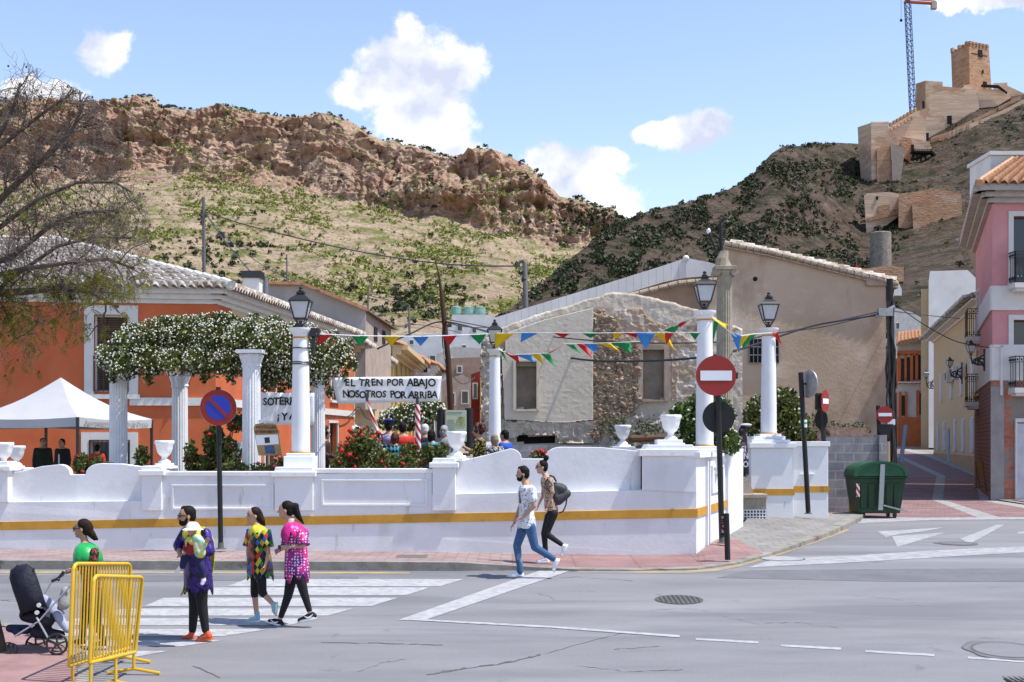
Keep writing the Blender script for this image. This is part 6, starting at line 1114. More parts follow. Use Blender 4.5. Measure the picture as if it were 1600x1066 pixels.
# info panel
d = 31; t = thing('information_panel', 'pale green information panel between two black posts behind the crowd', 'information panel', W(712,700,d)); b = MB(); b.bb(X(697,d),X(729,d),d,d+.03,Z(690,d),Z(641,d)); b.build('panel', M('panel_green', (.50,.56,.42), bump=0, rough=.4, var=.05), t)
b = MB(); b.xz([(X(711,d),Z(665,d)),(X(716,d),Z(651,d)),(X(727,d),Z(651,d)),(X(727,d),Z(665,d))], d-.008, d); b.build('map', M('map_olive', (.20,.25,.08), var=.5, scale=6, bump=0, col2=(.6,.6,.3)), t)
b = MB()
for k in range(7): b.bb(X(699,d),X(709+(k%3),d),d-.006,d,Z(656+k*3+.8,d),Z(656+k*3,d))
b.bb(X(699,d),X(722,d),d-.006,d,Z(645.6,d),Z(644,d)); b.build('text_lines', M('faint_ink', (.25,.28,.2), bump=0), t)
for px in (689,733): b = MB(); b.tube([W(px,705,d+.1),W(px,640 if px<700 else 638,d+.1)], .10, 12); b.build('post', m_pole, t)
# totem with vertical words
d = 29.2; t = thing('wrapped_figure', 'dark twisted banner sculpture with the words SI UN YO beside the bench', 'sculpture', W(1164,745,d)); m_tw = M('wrapped_dark', (.05,.035,.045), var=.6, scale=9, col2=(.35,.25,.35), contrast=(.5,.75))
b = MB(); b.rings([(W(1163,745,d),.06,.06,0),(W(1163,740,d),.12,.08,.2),(W(1161,715,d),.13,.08,.3),(W(1160,690,d),.11,.08,0),(W(1161,672,d),.11,.07,.4),(W(1164,663,d),.08,.05,.5)], 14); b.build('wrapped_body', m_tw, t, smooth=True); b = MB(); b.ell(W(1166,664,d), .14,.08,.035,.2); b.build('ribbon', M('ribbon_grey', (.5,.48,.5)), t)
for s_, y in (('SI',702),('UN',713),('YO',726)): writing(s_, 13/2000*d, W(1162,y,d-.14), m_sw, t, .003, sx=.8)
# ---------------- marquee ----------------
m_tent = M('tent_canvas', (.43,.43,.45), rough=.8, var=.06, scale=1.5, bump=.3, bscale=3, bdist=.04); t = thing('marquee', 'white pop up canopy tent with black legs in front of the orange house', 'tent', (-10.75,30.5,-1.42))
Cn = [Vector((-9.7,28.6,0)),Vector((-8.85,31.55,0)),Vector((-11.8,32.4,0)),Vector((-12.65,29.45,0))]; ze, zv, zp = Z(653,29.5), Z(667,29.5), Z(590,30.5)
b = MB(); ap = Vector((-10.75,30.5,zp))
for i in range(4):
    A, B = Cn[i], Cn[(i+1)%4]; n = 8; V = []
    for r_ in range(n+1):
        q = r_/n
        for s_ in range(n+1):
            e = A.lerp(B, s_/n); e.z = ze-.05*math.sin(math.pi*s_/n); p = e.lerp(ap, q); p.z -= .14*math.sin(q*math.pi)*(1-.3*math.sin(math.pi*s_/n)); V.append(p)
    b.add(V, [(r_*(n+1)+s_,r_*(n+1)+s_+1,(r_+1)*(n+1)+s_+1,(r_+1)*(n+1)+s_) for r_ in range(n) for s_ in range(n)])
b.build('canopy', m_tent, t, smooth=True); b = MB()
for i in range(4):
    A, B = Cn[i], Cn[(i+1)%4]; V = []; nn = Vector((-(B-A).y,(B-A).x,0)).normalized()
    for s_ in range(17):
        q = s_/16; e = A.lerp(B, q)-nn*.0; w_ = .02*math.sin(q*40); top_ = Vector((e.x+nn.x*w_*.2,e.y+nn.y*w_*.2,ze-.05*math.sin(math.pi*q))); V += [top_, Vector((e.x+nn.x*w_,e.y+nn.y*w_,zv-.04*math.sin(math.pi*q)))]
    b.add(V, [(2*k,2*k+2,2*k+3,2*k+1) for k in range(16)])
b.build('valance', m_tent, t, smooth=True)
A, B = Cn[0], Cn[1]; yaw = math.atan2((B-A).y, (B-A).x); me_ = writing('Ayuntamiento de Alhama de Murcia', .17, Vector(((A+B)/2).to_tuple())+Vector((.03,-.05,(ze+zv)/2-.03)), M('grey_print', (.2,.2,.22), bump=0), t, 0, yaw=yaw, sx=1.05)
for i in range(4): b = MB(); c = Cn[i]*.985+ap*.015; b.beam((c.x,c.y,-1.42),(c.x,c.y,ze),.06,.06); b.build('leg', m_blk, t)
# ---------------- pergola ----------------
m_fl = M('fluted_white', (.66,.67,.70), rough=.85, var=.08, scale=3, bump=.2, col2=(.74,.75,.77)); t = thing('pergola', 'pergola of white fluted columns with leafy capitals', 'pergola', W(300,725,27.5))
pc = [(185,27.6,592,14),(281,29.6,603,12.5),(393,25.7,572,14.5),(497,27.0,590,11)]
for px, d, yt, hw in pc:
    c = W(px,700,d); r = hw/2000*d; zt = Z(yt,d); b = MB(); b.lathe((c.x,c.y,0), [(r*1.15,-1.42),(r*1.15,-1.3),(r,-1.25),(r*.92,zt)], 96, 20, .035); cl = b.build('column', m_fl, t)
    b = MB(); b.lathe((c.x,c.y,0), [(r*.95,zt-.04),(r*1.05,zt),(r*.95,zt+.04),(r*1.1,zt+.12),(r*1.25,zt+.2),(r*1.1,zt+.24)], 32, 8, .08); b.box((c.x,c.y,zt+.28),(r*2.8,r*2.8,.07)); b.build('capital', m_fl, cl)
b = MB()
for i, j in ((0,1),(1,3)):
    A, B = (W(pc[i][0],pc[i][2]-12,pc[i][1]), W(pc[j][0],pc[j][2]-12,pc[j][1])); A.z = B.z = 2.1; b.beam(A, B, .1, .12)
b.build('beams', M('beam_grey', (.25,.22,.18)), t)
# ---------------- container ----------------
m_gb = M('container_green', (.006,.034,.014), rough=.45, var=.12, scale=4, bump=.1, bscale=60, bdist=.003, spec=.4, col2=(.010,.048,.020)); m_gl = M('container_lid', (.014,.075,.033), rough=.45, var=.1, scale=3, bump=.1, bscale=60, bdist=.003, col2=(.022,.10,.045))
d = 33.0; zb = -1.98; k = d/2000; t = thing('waste_container', 'dark green wheeled waste container with domed lid at the foot of the uphill street', 'waste container', (X(1376,d),d,zb)); xc = X(1376,d)
P = lambda px, py: ((px-1376)*k+xc, (HY-py)*k)
b = MB(); zt = P(0,748)[1]
b.rings([((xc,d+.5,zb+.16),.58,.44,0)]*0 or [((xc,d+.5,zb+.14),.66,.46,math.pi/4)]*0 or [((xc,d+.5,zb+.15),.60*1.2,.42*1.2,0),((xc,d+.5,zt),.60*1.2,.42*1.2,0)][:0] or [((xc,d+.5,zb+.15),.001,.001,0),((xc,d+.5,zb+.16),.001,.001,0)], 4)
def tbox(mb, x0, x1, y0, y1, z0, X0, X1, Y0, Y1, z1): mb.add([(x0,y0,z0),(x1,y0,z0),(x1,y1,z0),(x0,y1,z0),(X0,Y0,z1),(X1,Y0,z1),(X1,Y1,z1),(X0,Y1,z1)], [(0,3,2,1),(4,5,6,7),(0,1,5,4),(1,2,6,5),(2,3,7,6),(3,0,4,7)])
b = MB(); tbox(b, xc-.56,xc+.54,d+.12,d+.85,zb+.12, xc-.66,xc+.66,d,d+1.0,zt); tbox(b, xc-.68,xc+.68,d-.03,d+1.03,zt, xc-.69,xc+.69,d-.04,d+1.04,zt+.06)
for dx in (-.5,-.3,.16,.36): tbox(b, xc+dx,xc+dx+.14,d+.05,d+.2,zb+.25, xc+dx-.02,xc+dx+.16,d-.005,d+.1,zt-.12)
b.build('body', m_gb, t, bevel=.02); b = MB(); n = 14; V = []
for sy in (0, 1):
    for i in range(n+1): q = math.pi*i/n; V.append((xc-.69*math.cos(q), d-.06+sy*1.1, zt+.07+.37*math.sin(q)**.75))
b.add(V, [(i,i+1,n+2+i,n+1+i) for i in range(n)]+[tuple(range(n+1)), tuple(range(2*n+1,n,-1))]); b.build('lid', m_gl, t, smooth='auto', bevel=.015)
b = MB(); V = []
for i in range(n+1):
    q = math.pi*i/n
    for (rr, oy) in ((1.03,-.075),(1.03,-.02),(.88,-.02),(.88,-.075)): V.append((xc-.69*rr*math.cos(q), d+oy-.01, zt+.06+.38*rr*math.sin(q)**.75))
b.add(V, [(4*i+j,4*i+(j+1)%4,4*i+4+(j+1)%4,4*i+4+j) for i in range(n) for j in range(4)]); b.build('lid_rib', m_gl, t)
b = MB(); x0, z0 = P(1374,797); x1, z1 = P(1377,727); b.beam((x0,d-.10,z0),(x1,d-.12,z1+.04),.11,.03) if False else tbox(b, x0-.06,x0+.06,d-.12,d-.08,z0, x1-.06,x1+.06,d-.14,d-.10,z1+.02); b.build('strap', m_gal, t, bevel=.006)
b = MB(); b.beam((xc+.05,d-.08,zb+.34),(xc+.66,d-.1,zb+.18),.04,.04); b.build('pedal_bar', m_gal, t); b = MB(); b.bb(xc-.63,xc-.54,d-.01,d+.01,zb+.55,zb+.9); b.build('striped_sticker', m_stripe, t)
for sx in (-.45,.42):
    for sy in (.2,.8): b = MB(); b.tube([(xc+sx-.03,d+sy,zb+.09),(xc+sx+.03,d+sy,zb+.09)], .09, 16); b.build('wheel', m_blk, t)
m_by = M('barrier_yellow', (.62,.37,.012), rough=.4, var=.1, scale=4, bump=0, spec=.5, col2=(.70,.44,.02)); overlay(m_by, (.30,.16,.03), 14, .66, .72, 5, None, .8)
t = thing('yellow_rack', 'bent yellow tubular frame standing against the left side of the container', 'metal frame', (X(1332,34),34,-1.9)); b = MB(); b.tube([W(1328,806,34),W(1328,760,34),W(1334,754,34),W(1338,756,34),W(1338,806,34)], .035, 8)
for y in (768,780,792): b.tube([W(1328,y,34),W(1338,y,34)], .02, 6)
b.build('frame', m_by, t)
# small folded barrier by the brick base
t = thing('folding_barrier', 'small brown metal barrier folded against the brick base of the pink house', 'barrier', W(1533 ,765,43)); b = MB(); dd = 43; P_ = [W(1531 ,762,dd),W(1524 ,722,dd),W(1535 ,720,dd),W(1541 ,768,dd)]; b.tube(P_, .025, 8); b.tube([W(1522 ,763,dd),W(1536 ,760,dd)], .02, 6); b.tube([P_[1],W(1526 ,762,dd)], .02, 6); b.build('frame', M('rusty_brown', (.16,.09,.04), bump=0), t); b = MB(); b.add([W(1525 ,724,dd+.02),W(1534 ,722,dd+.02),W(1538 ,746,dd+.02),W(1528 ,748,dd+.02)], [(0,1,2,3)]); b.build('panel', M('rust_orange', (.32,.17,.06), bump=0), t)
# ---------------- yellow crowd barriers ----------------
def crowd_barrier(label, TL, TR, BL, BR, n, feet):
    t = thing('crowd_barrier', label, 'crowd barrier', (BL+BR)/2, 'yellow crowd barriers'); b = MB(); r = .021
    def L(q, z): return BL.lerp(BR, q).lerp(TL.lerp(TR, q), z)
    cr = .06; pts = [L(0,0),L(0,.94)]+[L(cr*(1-math.cos(a)), .93+.07*math.sin(a)) for a in (R(30),R(60),R(90))]+[L(1-cr*(1-math.sin(a)), .93+.07*math.cos(a)) for a in (0,R(30),R(60),R(90))]+[L(1,0)]
    b.tube(pts, r, 10); b.tube([L(0,0),L(1,0)], r, 10); b.build('outer_frame', m_by, t, smooth='auto')
    b = MB()
    for i in range(1, n): b.tube([L(i/n,0),L(i/n,1)], .0095, 6)
    b.build('bars', m_by, t)
    for q in feet:
        p = L(q,0); g = G(800+F*p.x/p.y, HY-F*(rz(p.y))/p.y); dirv = (BR-BL).cross(Vector((0,0,1))).normalized(); b = MB(); f0, f1 = p+dirv*.3, p-dirv*.3; z = rz(p.y)+.02; f0.z = z; f1.z = z
        b.tube([p, Vector((p.x,p.y,z+.05))], .018, 8); b.tube([f0, Vector((p.x,p.y,z+.05)), f1], .018, 8); b.build('foot', m_by, t, smooth='auto')
    return t
crowd_barrier('front yellow tubular crowd barrier, smaller looking, nearest the camera', W(147,900,13.2),W(223,902,14.6),W(140,1036,13.2),W(211,1019,14.6), 15, (.02,.55,.97))
crowd_barrier('rear yellow tubular crowd barrier beside the pushchair', W(115,881,13.7),W(204,881,15.2),W(108,1040,13.7),W(201,1013,15.2), 20, (.05,.95))
# ---------------- plants ----------------
m_rl = leafmat('rose_leaves', (.055,.08,.018), (.14,.16,.04), .4, .2); m_wf = M('white_petals', (.60,.60,.50), rough=.7, var=.1, scale=20, bump=0); m_rf = M('red_petals', (.42,.008,.012), rough=.6, var=.3, scale=20, bump=0); m_bk = M('bark', (.085,.07,.058), rough=.95, var=.3, scale=8, bump=.6, bscale=25, col2=(.14,.115,.095)); m_stem = M('stem_green', (.06,.07,.03), bump=0)
def plant(name, label, cat, cs, nl, size, seed, nfl=0, fmat=None, fsize=.03, stems=True, lm=None, fshell=.9, base=None, fscale=1.03):
    c0 = base or (cs[0][0], cs[0][1], cs[0][2]-cs[0][5]); t = thing(name, label, cat, c0)
    V_, F_ = leaves(cs, nl, size, seed); npmesh('foliage', V_, F_, lm or m_rl, t)
    if stems:
        b = MB(); rs_ = random.Random(seed)
        for c in cs:
            for k in range(3):
                p = Vector((c[0]+rs_.uniform(-.5,.5)*c[3], c[1]+rs_.uniform(-.5,.5)*c[4], c[2]+rs_.uniform(-.2,.5)*c[5])); q = Vector(c0).lerp(p, .5)+Vector((rs_.uniform(-.1,.1),rs_.uniform(-.1,.1),0)); b.tube([Vector(c0), q, p], [.02,.015,.006], 5)
        b.build('stems', m_stem, t)
    if nfl:
        rs_ = np.random.RandomState(seed+1); A = np.array(cs, float); vol = (A[:,3]*A[:,5]); idx = rs_.choice(len(A), nfl, p=vol/vol.sum()); dr = rs_.normal(size=(nfl,3)); dr[:,1] -= .35; dr[:,2] += .25; dr /= np.linalg.norm(dr,axis=1)[:,None]
        p = A[idx,:3]+dr*A[idx,3:6]*(fshell+(fscale-fshell)*rs_.rand(nfl))[:,None]; r = fsize*(.6+.8*rs_.rand(nfl)); V0 = np.array([(1,0,0),(-1,0,0),(0,1,0),(0,-1,0),(0,0,1),(0,0,-1)]); F0 = np.array([(0,2,4),(2,1,4),(1,3,4),(3,0,4),(2,0,5),(1,2,5),(3,1,5),(0,3,5)])
        Vv = (V0[None]*(1+.5*(rs_.rand(nfl,6,1)-.5))*r[:,None,None]+p[:,None]).reshape(-1,3); Ff = (F0[None]+np.arange(nfl)[:,None,None]*6).reshape(-1,3); o = npmesh('blossom', Vv, Ff, fmat, t, kind='stuff')
    return t
def E_(px, py, d, rx, ry, rd=None): k = d/2000; c = W(px,py,d); return (c.x,c.y,c.z,rx*k,(rd if rd is not None else rx*k),ry*k)
cs = [E_(185,555,27.4,30,22,.9),E_(215,535,27.4,34,26,1),E_(255,525,27.8,40,28,1.2),E_(300,530,28,40,30,1.2),E_(345,528,27.6,40,30,1.2),E_(390,535,27,40,34,1.1),E_(430,540,26.6,40,38,1.1),E_(470,545,27,44,42,1.0),E_(510,555,27,30,38,.9),E_(535,560,27.3,18,30,.6),E_(170,565,27.3,18,14,.5),E_(290,505,28,50,12,.9),E_(340,500,27.6,40,10,.8),E_(405,508,27,30,12,.7),E_(460,590,27.2,36,18,.6),E_(240,575,27.5,20,14,.5),E_(330,575,27.4,30,16,.6),E_(385,580,27,20,12,.4),E_(500,595,27,16,14,.4),E_(425,590,27,22,16,.5)]
plant('climbing_rose', 'climbing rose covered in small white flowers spreading over the pergola', 'climbing plant', cs+[E_(x_,y_,26.9,26,22,.8) for x_,y_ in ((195,572),(235,562),(275,566),(315,562),(355,566),(400,570),(445,575),(490,578))]+[E_(x_,y_,27.2,r1,r2,.3) for x_,y_,r1,r2 in [(160,548,10,8),(175,590,8,10),(205,512,14,8),(232,590,7,12),(262,500,16,6),(300,575,8,14),(318,590,6,8),(362,590,8,12),(350,492,14,6),(398,497,12,7),(430,500,12,7),(452,512,10,9),(520,522,12,8),(545,538,8,10),(552,570,7,12),(538,592,7,8),(515,612,6,10),(478,612,8,9),(440,612,6,10),(415,605,7,9)]], 13500, .056, 11, 4400, m_wf, .019, base=W(393,735,26.2), stems=False)
b = MB(); rs_ = random.Random(4)
plant('rose_bush', 'green bush with a few red roses behind the no parking sign', 'rose bush', [E_(350,715,26.5,30,34,.5),E_(335,690,26.5,18,26,.4),E_(370,660,27,18,16,.4),E_(310,728,26,20,18,.4),E_(298,712,26,10,26,.3),E_(362,735,25.6,28,14,.4)], 3600, .05, 12, 11, m_rf, .055)
plant('rose_bush', 'low sparse rose bush with small pink flowers left of the notice board', 'rose bush', [E_(372,732,25.2,16,10,.3),E_(405,735,25.0,22,12,.3),E_(435,728,25,12,16,.3)], 700, .04, 13, 16, M('pink_petals', (.35,.08,.08), bump=0), .045)
plant('rose_bush', 'large bush of bright red roses in front of the crowd', 'rose bush', [E_(545,712,25.4,26,28,.5),E_(575,700,25.4,26,34,.5),E_(560,690,25.4,18,22,.4),E_(605,722,25.4,24,20,.5),E_(530,730,25.2,16,14,.3),E_(585,728,25.2,30,14,.4)], 2000, .048, 14, 46, m_rf, .045)
plant('rose_bush', 'smaller green rose bush around the striped pole', 'rose bush', [E_(635,726,25.5,24,14,.4),E_(640,708,25.8,16,18,.3),E_(672,712,25.7,18,20,.4),E_(690,705,25.7,12,14,.3)], 1100, .05, 15, 9, m_rf, .05)
plant('rose_bush', 'red roses showing in the gap of the curved parapet', 'rose bush', [E_(850,712,25.6,22,9,.3)], 260, .04, 16, 16, m_rf, .042); plant('rose_bush', 'small group of red roses beside the people under the tent', 'rose bush', [E_(128,725,26.5,12,18,.3)], 500, .045, 17, 12, m_rf, .045)
plant('rose_bush', 'thin leafy rose stems just left of the first urn', 'rose bush', [E_(222,715,26.5,12,20,.3),E_(150,722,26.5,10,10,.3)], 500, .045, 18)
plant('bush', 'green bush starred with white flowers behind the no entry sign', 'bush', [E_(1090,665,27,34,32,.8),E_(1065,650,27,20,22,.6),E_(1120,650,27,28,30,.7),E_(1135,690,27,22,22,.6),E_(1085,700,26.8,26,14,.6),E_(1100,628,27,26,14,.6)], 5200, .06, 21, 160, m_wf, .03, lm=leafmat('bush_leaves', (.05,.10,.02), (.11,.16,.04), .35, .2))
plant('bush', 'dark green bush with white flowers behind the rightmost lamp column', 'bush', [E_(1190,650,33.5,28,34,.8),E_(1225,640,33.5,28,36,.8),E_(1245,670,33.5,22,30,.7),E_(1215,620,33.5,24,16,.6),E_(1180,680,33.5,18,20,.6)], 4800, .07, 22, 110, m_wf, .03)
plant('shrub', 'white flowering shrub behind the banner at the lane entrance', 'shrub', [E_(640,652,32,44,22,.7),E_(665,640,32,30,18,.6),E_(610,660,32,20,14,.5)], 2600, .06, 23, 420, m_wf, .03)
plant('shrub', 'wispy bare stemmed weeds growing at the foot of the ruin', 'weeds', [E_(960,665,36.2,26,22,.3),E_(1015,672,36.2,24,20,.3)], 420, .05, 24, lm=leafmat('weed_green', (.07,.09,.03), (.12,.13,.06), .3, 0)); plant('shrub', 'dry weeds on top of the concrete block wall', 'weeds', [E_(1300,672,36.2,22,14,.3),E_(1335,672,36.2,26,14,.3),E_(1275,660,35,8,24,.2)], 650, .045, 25, lm=MC['weed_green'])
plant('oleander', 'dark plant hanging behind the white pier with red buds', 'bush', [E_(1262,690,33.8,16,18,.4)], 700, .05, 26, 8, m_rf, .04)
# bare feathery tree at the left
def big_tree():
    D = 15.2; t = thing('tree', 'large half bare tree with tangled brown twigs reaching in from the left', 'tree', W(-30,1040,D)); b = MB(); rs_ = random.Random(21)
    b.tube([W(-14,1050,D),W(-18,1000,D),W(-40,900,D),W(-95,740,D),W(-150,600,D),W(-170,480,D)], [.23,.18,.16,.15,.14,.12], 14); b.build('trunk', m_bk, t, smooth=True)
    limbs = [([(-170,500),(-60,400),(0,312),(49,266),(79,240),(112,205),(130,170)],.05),([(-160,520),(0,458),(50,455),(94,450),(140,456),(185,480)],.055),([(-170,480),(20,400),(80,352),(130,332),(185,330)],.04),([(-170,480),(-60,330),(-10,230),(20,170),(32,130)],.04),
             ([(-160,540),(0,470),(18,500),(24,530),(40,522),(60,505)],.02),([(-20,370),(60,310),(120,285),(180,285),(205,300)],.03),([(-40,440),(40,420),(110,410),(170,405),(210,420)],.035),([(-100,300),(0,230),(50,190),(90,160),(110,150)],.03),([(-60,520),(10,440),(90,385),(150,370),(205,372)],.03)]
    lb = MB(); tw = MB(); tips = []
    def inside(p): px, py = 800+F*p.x/p.y, HY-F*p.z/p.y; lim = np.interp(py, [95,150,200,260,340,430,500,570,620],[40,145,185,215,238,232,190,95,40]); return px < lim and py < 610
    def grow(p, dirv, r, L, lvl):
        pts = [p]; rr = [r]; n = 4
        for i in range(n):
            dirv = (dirv+Vector((rs_.gauss(0,.28),rs_.gauss(0,.28),rs_.gauss(0,.25)+.02))).normalized(); q = pts[-1]+dirv*L/n
            if not inside(q) or (HY-F*q.z/q.y > 462 and rs_.random() < .22): break
            pts.append(q); rr.append(r*(1-.6*(i+1)/n))
        if len(pts) < 2: return
        (lb if lvl < 1 else tw).tube(pts, rr, 6 if lvl < 1 else 3, cap=False)
        if lvl >= 3: tips.append(pts[-1]); return
        for i in range(1, len(pts)):
            for _ in range((3,3,3)[lvl] if i else 0):
                if rs_.random() < .64: dv = (dirv+Vector((rs_.gauss(0,.75),rs_.gauss(0,.75),rs_.gauss(0,.75)))).normalized(); grow(pts[i], dv, max(rr[i]*.55,.0028), L*rs_.uniform(.45,.75), lvl+1)
    for pl, r in limbs:
        dz = rs_.uniform(-.5,.8); P_ = [W(px,py,D+dz*min(1,max(0,i/3))) for i, (px,py) in enumerate(pl)]; lb.tube(P_, [r*(1-.75*i/len(P_)) for i in range(len(P_))], 8)
        for i in range(1, len(P_)):
            for k in range(4):
                p = P_[i-1].lerp(P_[i], k/4+rs_.random()*.25)
                if 800+F*p.x/p.y < -90: continue
                dv = ((P_[i]-P_[i-1]).normalized()+Vector((rs_.gauss(0,.7),rs_.gauss(0,.8),rs_.gauss(0,.75)))).normalized(); grow(p, dv, r*.28, .55, 1)
    lb.build('limbs', m_bk, t, smooth=True); V = np.array(tw.v); Fq = np.array(tw.f); npmesh('twigs', V, Fq, M('twig_brown', (.09,.068,.055), var=.3, scale=3, col2=(.19,.155,.13), bump=0), t)
    # feathery leaf tufts in the lower crown
    V = []; Ff = []; rn = np.random.RandomState(5); cs = []
    tf = [(p, 800+F*p.x/p.y, HY-F*p.z/p.y) for p in tips]
    low = [p for p, px, py in tf if py > 420 and rs_.random() < .38 or (px > 120 and py > 330 and rs_.random() < .05) or rs_.random() < .008]
    for p in low:
        for _ in range(2):
            dv = Vector((rs_.gauss(0,1),rs_.gauss(0,1),-abs(rs_.gauss(0,1.2)))).normalized(); L = rs_.uniform(.08,.2); q0 = len(V); sidev = dv.cross(Vector((rs_.gauss(0,1),rs_.gauss(0,1),rs_.gauss(0,1)))).normalized()
            for i in range(8):
                c = p+dv*L*i/8+Vector((0,0,-.03*(i/8)**2)); w_ = .032*math.sin(math.pi*(i+.7)/9)
                for s_ in (-1,1): k = len(V); e = c+sidev*s_*w_+dv*.012; V += [c, c+dv*.010+sidev*s_*w_*.4, e, c-dv*.004+sidev*s_*w_*.5]; Ff.append((k,k+1,k+2,k+3))
    npmesh('leaf_tufts', [tuple(v) for v in V], Ff, leafmat('tuft_leaves', (.11,.13,.02), (.24,.22,.03), .35, .4), t)
    pods = [(p.x,p.y,p.z,.011,.014) for p in tips if rs_.random() < .06]; V_, F_ = blobs(pods, 5, .3); npmesh('seed_pods', V_, F_, M('pod_brown', (.09,.04,.02), bump=0), t, kind='stuff')
big_tree()
# pines along the mountain crest: far off, uncounted
rs_ = random.Random(9); cr = []
for px in [*range(-60,240,9), *range(250,470,10), 494,516,534,*range(600,760,7),*range(900,985,6)]:
    p = VM[len(tm)-1, int((px+900)/1.8)]; r = rs_.uniform(.9,2.4); cr.append((p[0],p[1],p[2]+r*.5,r,r*.7))
bushes(cr, 'crest_pines', m_scrubd, 60, 31, .3)
# ---------------- people ----------------
m_skin = M('skin', (.40,.22,.145), rough=.55, var=.06, scale=9, bump=0, col2=(.46,.265,.18)); m_skin2 = M('skin_pale', (.46,.27,.19), rough=.55, var=.06, scale=9, bump=0, col2=(.51,.31,.225))
m_hairk = M('hair_black', (.010,.008,.007), rough=.65, var=.4, scale=30, bump=.5, bscale=120, bdist=.004, stretch=(1,1,.3), spec=.12); m_hairb = M('hair_brown', (.018,.011,.008), rough=.65, var=.4, scale=30, bump=.5, bscale=120, bdist=.004, stretch=(1,1,.3), spec=.12)
m_leg = M('leggings_black', (.012,.012,.014), rough=.75, var=.3, scale=8, bump=.2, bscale=14, bdist=.02)
def cloth(name, col, **k): return M(name, col, rough=k.pop('rough', .8), var=k.pop('var', .12), scale=k.pop('scale', 6), bump=.5, bscale=k.pop('bscale', 11), bdist=.03, **k)
def pattern(name, cols, size, kind='diamond', rough=.45, dots=None):
    m = cloth(name, cols[0], rough=rough); N, L, b, mx = nodes(m); tc = N.new('ShaderNodeTexCoord'); 
    if kind == 'dots':
        v = N.new('ShaderNodeTexVoronoi'); v.inputs['Scale'].default_value = size; v.inputs['Randomness'].default_value = .35; L.new(tc.outputs['Object'], v.inputs['Vector']); g = N.new('ShaderNodeMath'); g.operation = 'LESS_THAN'; g.inputs[1].default_value = .33; L.new(v.outputs['Distance'], g.inputs[0])
        n = N.new('ShaderNodeTexNoise'); n.inputs['Scale'].default_value = 7; L.new(tc.outputs['Object'], n.inputs['Vector']); cr = N.new('ShaderNodeMix'); cr.data_type = 'RGBA'; r = N.new('ShaderNodeMapRange'); r.inputs[1].default_value = .42; r.inputs[2].default_value = .58; L.new(n.outputs[0], r.inputs[0]); L.new(r.outputs[0], cr.inputs[0]); cr.inputs[6].default_value = (*cols[0],1); cr.inputs[7].default_value = (*cols[1],1)
        x = N.new('ShaderNodeMix'); x.data_type = 'RGBA'; L.new(g.outputs[0], x.inputs[0]); L.new(cr.outputs[2], x.inputs[6]); x.inputs[7].default_value = (*cols[2],1); L.new(x.outputs[2], b.inputs['Base Color']); return m
    sp = N.new('ShaderNodeSeparateXYZ'); L.new(tc.outputs['Object'], sp.inputs[0])
    def ma(op, a, c):
        n = N.new('ShaderNodeMath'); n.operation = op
        for i, q in enumerate((a, c)):
            if isinstance(q, (int, float)): n.inputs[i].default_value = q
            elif q is not None: L.new(q, n.inputs[i])
        return n.outputs[0]
    xz = ma('ADD', sp.outputs[0], ma('MULTIPLY', sp.outputs[1], .35)); k = .62
    if kind == 'noise':
        n = N.new('ShaderNodeTexNoise'); n.inputs['Scale'].default_value = size; n.inputs['Detail'].default_value = 2; L.new(tc.outputs['Object'], n.inputs['Vector']); val = n.outputs[0]
    else:
        u = ma('FLOOR', ma('MULTIPLY', ma('ADD', xz, ma('MULTIPLY', sp.outputs[2], k)), size), None); v = ma('FLOOR', ma('MULTIPLY', ma('SUBTRACT', xz, ma('MULTIPLY', sp.outputs[2], k)), size), None)
        cb = N.new('ShaderNodeCombineXYZ'); L.new(u, cb.inputs[0]); L.new(v, cb.inputs[1]); wn = N.new('ShaderNodeTexWhiteNoise'); L.new(cb.outputs[0], wn.inputs['Vector']); val = wn.outputs['Value']
        if kind == 'checker': val = ma('ABSOLUTE', ma('MODULO', ma('ADD', u, v), 2), None)
    cr = N.new('ShaderNodeValToRGB'); cr.color_ramp.interpolation = 'CONSTANT'; e = cr.color_ramp.elements
    while len(e) < len(cols): e.new(.5)
    for i, c in enumerate(cols): e[i].position = (i/len(cols) if kind != 'noise' else .36+.30*i/len(cols)) if i else 0; e[i].color = (*c, 1)
    L.new(val, cr.inputs[0]); L.new(cr.outputs[0], b.inputs['Base Color']); return m
def V3(a): return Vector(a)
